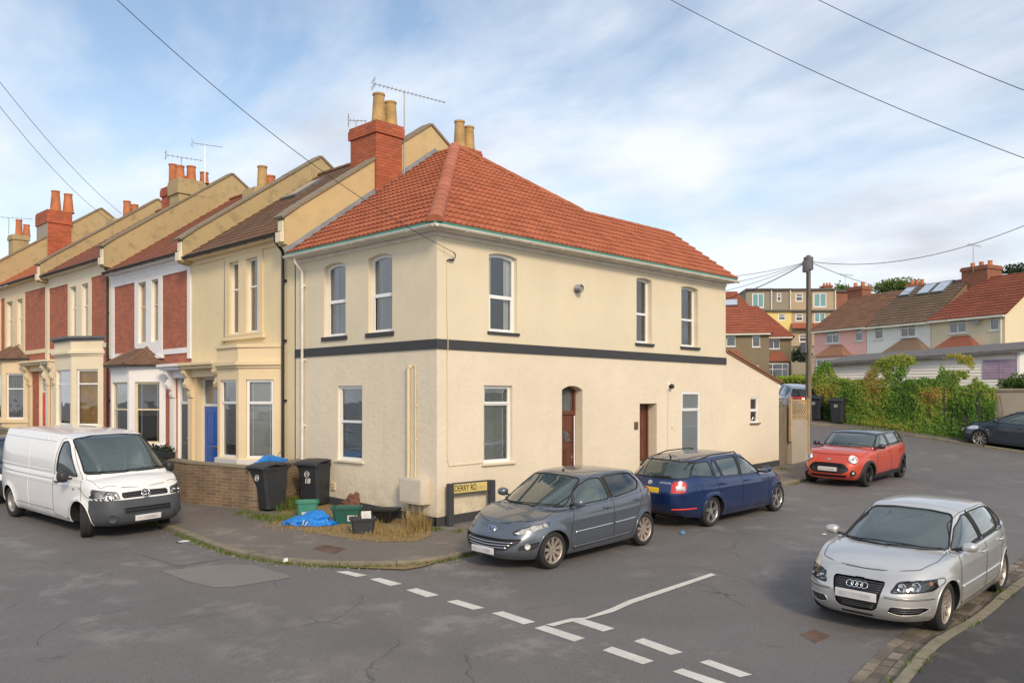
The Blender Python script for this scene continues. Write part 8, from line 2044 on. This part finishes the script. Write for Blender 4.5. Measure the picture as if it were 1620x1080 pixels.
crumple('plastic_bag', 'bright blue reusable sack lying on the dry grass', gp(492, 829), (.46, .24, .16), 'bag_blue', 5, 'bag', RA, amp=.75, straps=[([(.0 - .08, -.26, .12), (-.10, -.33, .02), (-.04, -.36, .015), (.0, -.30, .10)], .015, 'label_white')])
T0 = Vector((-1.45, 4.62, gz(-1.5, 4.6) + 1.03)); T0 = Vector((-.95, 4.88, gz(-.95, 4.85) + 1.035))
crumple('plastic_bag', 'blue sack folded on top of the brick wall above the bins', T0, (.50, .16, .10), 'bag_blue', 9, 'bag', math.atan2(-.8, -1.73) , amp=.5, straps=[([(-.30 - .1 * math.cos(a), .05, .12 + .11 * math.sin(a)) for a in np.linspace(0, math.pi, 9)], .008, 'black_plastic')])
crumple('sack_cloth', 'brown crumpled cloth lying behind the dark green tub', gp(561, 806, PZ) + Vector((0, 0, .10)), (.30, .12, .16), 'brown_cloth', 14, 'cloth', RA, amp=.6)
crumple('litter', 'crushed blue and white wrapper on the road by the parked cars', G(1080, 844), (.07, .05, .05), 'litter_blue', 4, 'litter', .3)
crumple('litter', 'flattened white wrapper in the gutter near the van', G(291, 856), (.14, .09, .01), 'litter_white', 6, 'litter', .3)
crumple('litter', 'small white scrap on the grass by the kerb', G(452, 888, .03), (.05, .04, .04), 'litter_white', 8, 'litter', .3)
crumple('litter', 'tiny pale scrap on the road beyond the silver hatchback', G(1304, 845), (.07, .04, .012), 'litter_white', 3, 'litter', .3)
# street name sign
yS = -.16; x1, z1 = FR(708.5, 765, yS); x2, _ = FR(716, 765, yS); x3, z3 = FR(774, 759, yS); x4, _ = FR(781.5, 759, yS)
T = thing('street_sign', 'yellow street name plate reading DERRY RD. between two black posts', 'street sign', (x1, yS, gz(x1, yS)))
for (a, b, zt) in ((x1, x2, z1), (x3, x4, z3)):
    mb = MB(); mb.bbox(a, b, yS - .05, yS + .05, gz(a, yS) - .1, zt, .012); build('post', mb, 'black_band', T)
zb0, zb1 = FR(743, 777.5, yS)[1], FR(743, 763.5, yS)[1]
mb = MB(); mb.box(x2, x3, yS - .02, yS + .015, zb0 - .012, zb1 + .03); build('backing_board', mb, 'black_band', T)
xe = FR(770.5, 770, yS - .03)[0]; mb = MB(); mb.bbox(x2 + .002, xe, yS - .032, yS - .0205, zb0, zb1, .003); o = build('name_plate', mb, 'sign_yellow', T)
M = Matrix.Identity(4); M[0][0] = 1; M[1][1] = 0; M[1][2] = -1; M[2][1] = 1; M[2][2] = 0; Wp = xe - x2
M[0][3] = x2 + .02; M[1][3] = yS - .034; M[2][3] = (zb0 + zb1) / 2
hh = zb1 - zb0
mb = MB(); text_mb(mb, 'DERRY RD.', hh * .98, M, .0015, 'LEFT', sx=Wp * .70 / (hh * .98 * 4.98), bold=.001); build('lettering', mb, 'sign_black', o)
M2 = M.copy(); M2[0][3] = x2 + .02 + Wp * .74; M2[2][3] -= hh * .08; mb = MB(); text_mb(mb, 'BS 3', hh * .55, M2, .001, 'LEFT', sx=.9); build('faded_lettering', mb, 'trellis', o)
# window box with plants by the dark door
T = thing('window_box', 'black trough of trailing plants on the garden wall by the dark grey door', 'planter', (-2.35, 7.6, gz(-2.35, 7.6) + 1.06)); mb = MB(); mb.bbox(-2.45, -2.2, 7.2, 8.3, gz(-2.3, 7.6) + 1.06, gz(-2.3, 7.6) + 1.2, .01); build('trough', mb, 'black_plastic', T)
mb = MB(); rr = random.Random(2); leaves(mb, [Vector((-2.33 + rr.gauss(0, .07), rr.uniform(7.2, 8.3), gz(-2.3, 7.6) + 1.2 + abs(rr.gauss(0, .06)))) for _ in range(700)], .05, rr); tag(build('plants', mb, 'flower_leaf', T), kind='stuff')
# grass
def blades(mb, x, y, z, n, h, spread, rr, lean=.5, w=.004):
    for _ in range(n):
        bx_, by_ = x + rr.gauss(0, spread), y + rr.gauss(0, spread); hh = h * rr.uniform(.4, 1.2); a = rr.uniform(0, 6.28); l = hh * lean * rr.random(); dx, dy = math.cos(a), math.sin(a); px_, py_ = -dy * w, dx * w; zz = z(bx_, by_)
        mb.add([(bx_ - px_, by_ - py_, zz), (bx_ + px_, by_ + py_, zz), (bx_ + dx * l * .4 + px_ * .7, by_ + dy * l * .4 + py_ * .7, zz + hh * .6), (bx_ + dx * l * .4 - px_ * .7, by_ + dy * l * .4 - py_ * .7, zz + hh * .6), (bx_ + dx * l, by_ + dy * l, zz + hh)], [(0, 1, 2, 3), (3, 2, 4)], rr.random())
rr = random.Random(31); zp = lambda x, y: gz(x, y) + PZ; zr0 = lambda x, y: gz(x, y)
mb = MB()
Kk = [Vector(k[:2]) for k in K1 if -5 < k[0] < 17.3 and k[1] < 8]
for a, b in zip(Kk[:-1], Kk[1:]):       # weeds where the kerb meets the road
    L = (b - a).length; t = (b - a).normalized(); n = Vector((-t.y, t.x)); k = int(L / .02)
    for i in range(k):
        p = a.lerp(b, rr.random()); m = vnoise(p.x * 1.3, p.y * 1.3, 2) + (.25 if p.x < 0 and p.y < 2.5 else -.1 if p.x < 0 else -.28)
        if m < .36: continue
        p = p - n * abs(rr.gauss(0, .055)) + n * .01; blades(mb, p.x, p.y, zr0, 6 if p.x < 0 else 2, .06, .03, rr, 1.0, .006)
for a, b in zip([Vector(k[:2]) for k in K2[6:36]], [Vector(k[:2]) for k in K2[7:37]]):
    n0 = Vector((-(b - a).y, (b - a).x)).normalized()
    for i in range(int((b - a).length / .02)):
        p = a.lerp(b, rr.random())
        if vnoise(p.x * 1.6, p.y * 1.6, 6) > .52: q = p - n0 * rr.choice((.0, .17)) ; blades(mb, q.x, q.y, zp, 3, .05, .025, rr, 1.2, .005)
for i in range(1500):                   # foot of the far wall
    y = rr.uniform(yr, yl); blades(mb, WX - abs(rr.gauss(.12, .15)), y, zp, 2, .14, .05, rr, .8, .008)
for (px, py, n, s, h) in ((440, 822, 150, .16, .12), (410, 818, 120, .12, .10), (455, 805, 260, .14, .22), (462, 797, 200, .12, .2), (385, 812, 70, .1, .08), (470, 818, 90, .14, .08), (690, 838, 50, .06, .07), (725, 840, 40, .06, .05), (1238, 742, 60, .12, .07)):
    p = gp(px, py); blades(mb, p.x, p.y, zp, n * 2, h, s, rr, .8, .006)
tag(build('grass', mb, 'grass_green', None), kind='stuff', label='green weeds and grass along the kerbs and wall foot', cat='grass')
mb = MB()
for (px, py, n, s, h) in ((600, 843, 420, .20, .12), (640, 843, 500, .20, .12), (663, 838, 520, .12, .30), (655, 830, 260, .10, .36), (535, 838, 300, .2, .07), (500, 838, 260, .16, .06), (620, 850, 420, .22, .06), (570, 850, 160, .16, .06), (440, 830, 160, .18, .06), (460, 835, 160, .14, .06), (590, 833, 200, .1, .14), (650, 850, 250, .2, .06)):
    p = gp(px, py); blades(mb, p.x, p.y, zp, n, h, s, rr, 1.0, .0045)
tag(build('dry_grass', mb, 'grass_dry', None), kind='stuff', label='straw-coloured dry grass in the bed beside the corner house', cat='grass')
w = [gp(*p) for p in [(428, 826), (470, 838), (530, 849), (600, 857), (660, 856), (684, 846), (680, 832), (640, 818), (560, 800), (505, 795), (455, 800)]]
tag(sheet('planting_bed', [(p.x, p.y) for p in w], PZ + .006, 'dirt', .2), kind='structure')
# stains under the sills and tar lines in the road
mb = MB(); rr = random.Random(77)
def crack(p0, ang, n, st, w):
    p = Vector(p0); a = ang; pts = [p.copy()]
    for _ in range(n): a += rr.gauss(0, .22); p = p + Vector((math.cos(a), math.sin(a))) * st; pts.append(p.copy())
    for q, s in zip(pts[:-1], pts[1:]):
        t = (s - q).normalized(); n_ = Vector((-t.y, t.x)) * w * rr.uniform(.5, 1.3); c = [q - n_, s - n_, s + n_, q + n_]; mb.add([(v.x, v.y, gz(v.x, v.y) + .0035) for v in c], [(0, 1, 2, 3)])
for (px, py, a, n) in ((330, 1010, -.6, 22), (1000, 900, -.4, 20), (1180, 960, .9, 18), (1330, 720, .4, 20), (60, 1020, 1.1, 16)):
    g = G(px, py); crack((g.x, g.y), a, n, .13, .0022)
tag(build('road_cracks', mb, 'gap', None), kind='structure')
mb = MB()
for _ in range(260):          # grit and small stones in the gutters
    i = rr.randrange(len(Kk) - 1); p = Kk[i].lerp(Kk[i + 1], rr.random()); t = (Kk[i + 1] - Kk[i]).normalized(); q = p - Vector((-t.y, t.x)) * abs(rr.gauss(.05, .12)); s = rr.uniform(.004, .014)
    mb.sph((q.x, q.y, gz(q.x, q.y) + s * .4), s, 5, 3)
tag(build('gutter_grit', mb, 'paving_slab', None), kind='stuff', label='small stones and grit lying in the gutter', cat='grit')
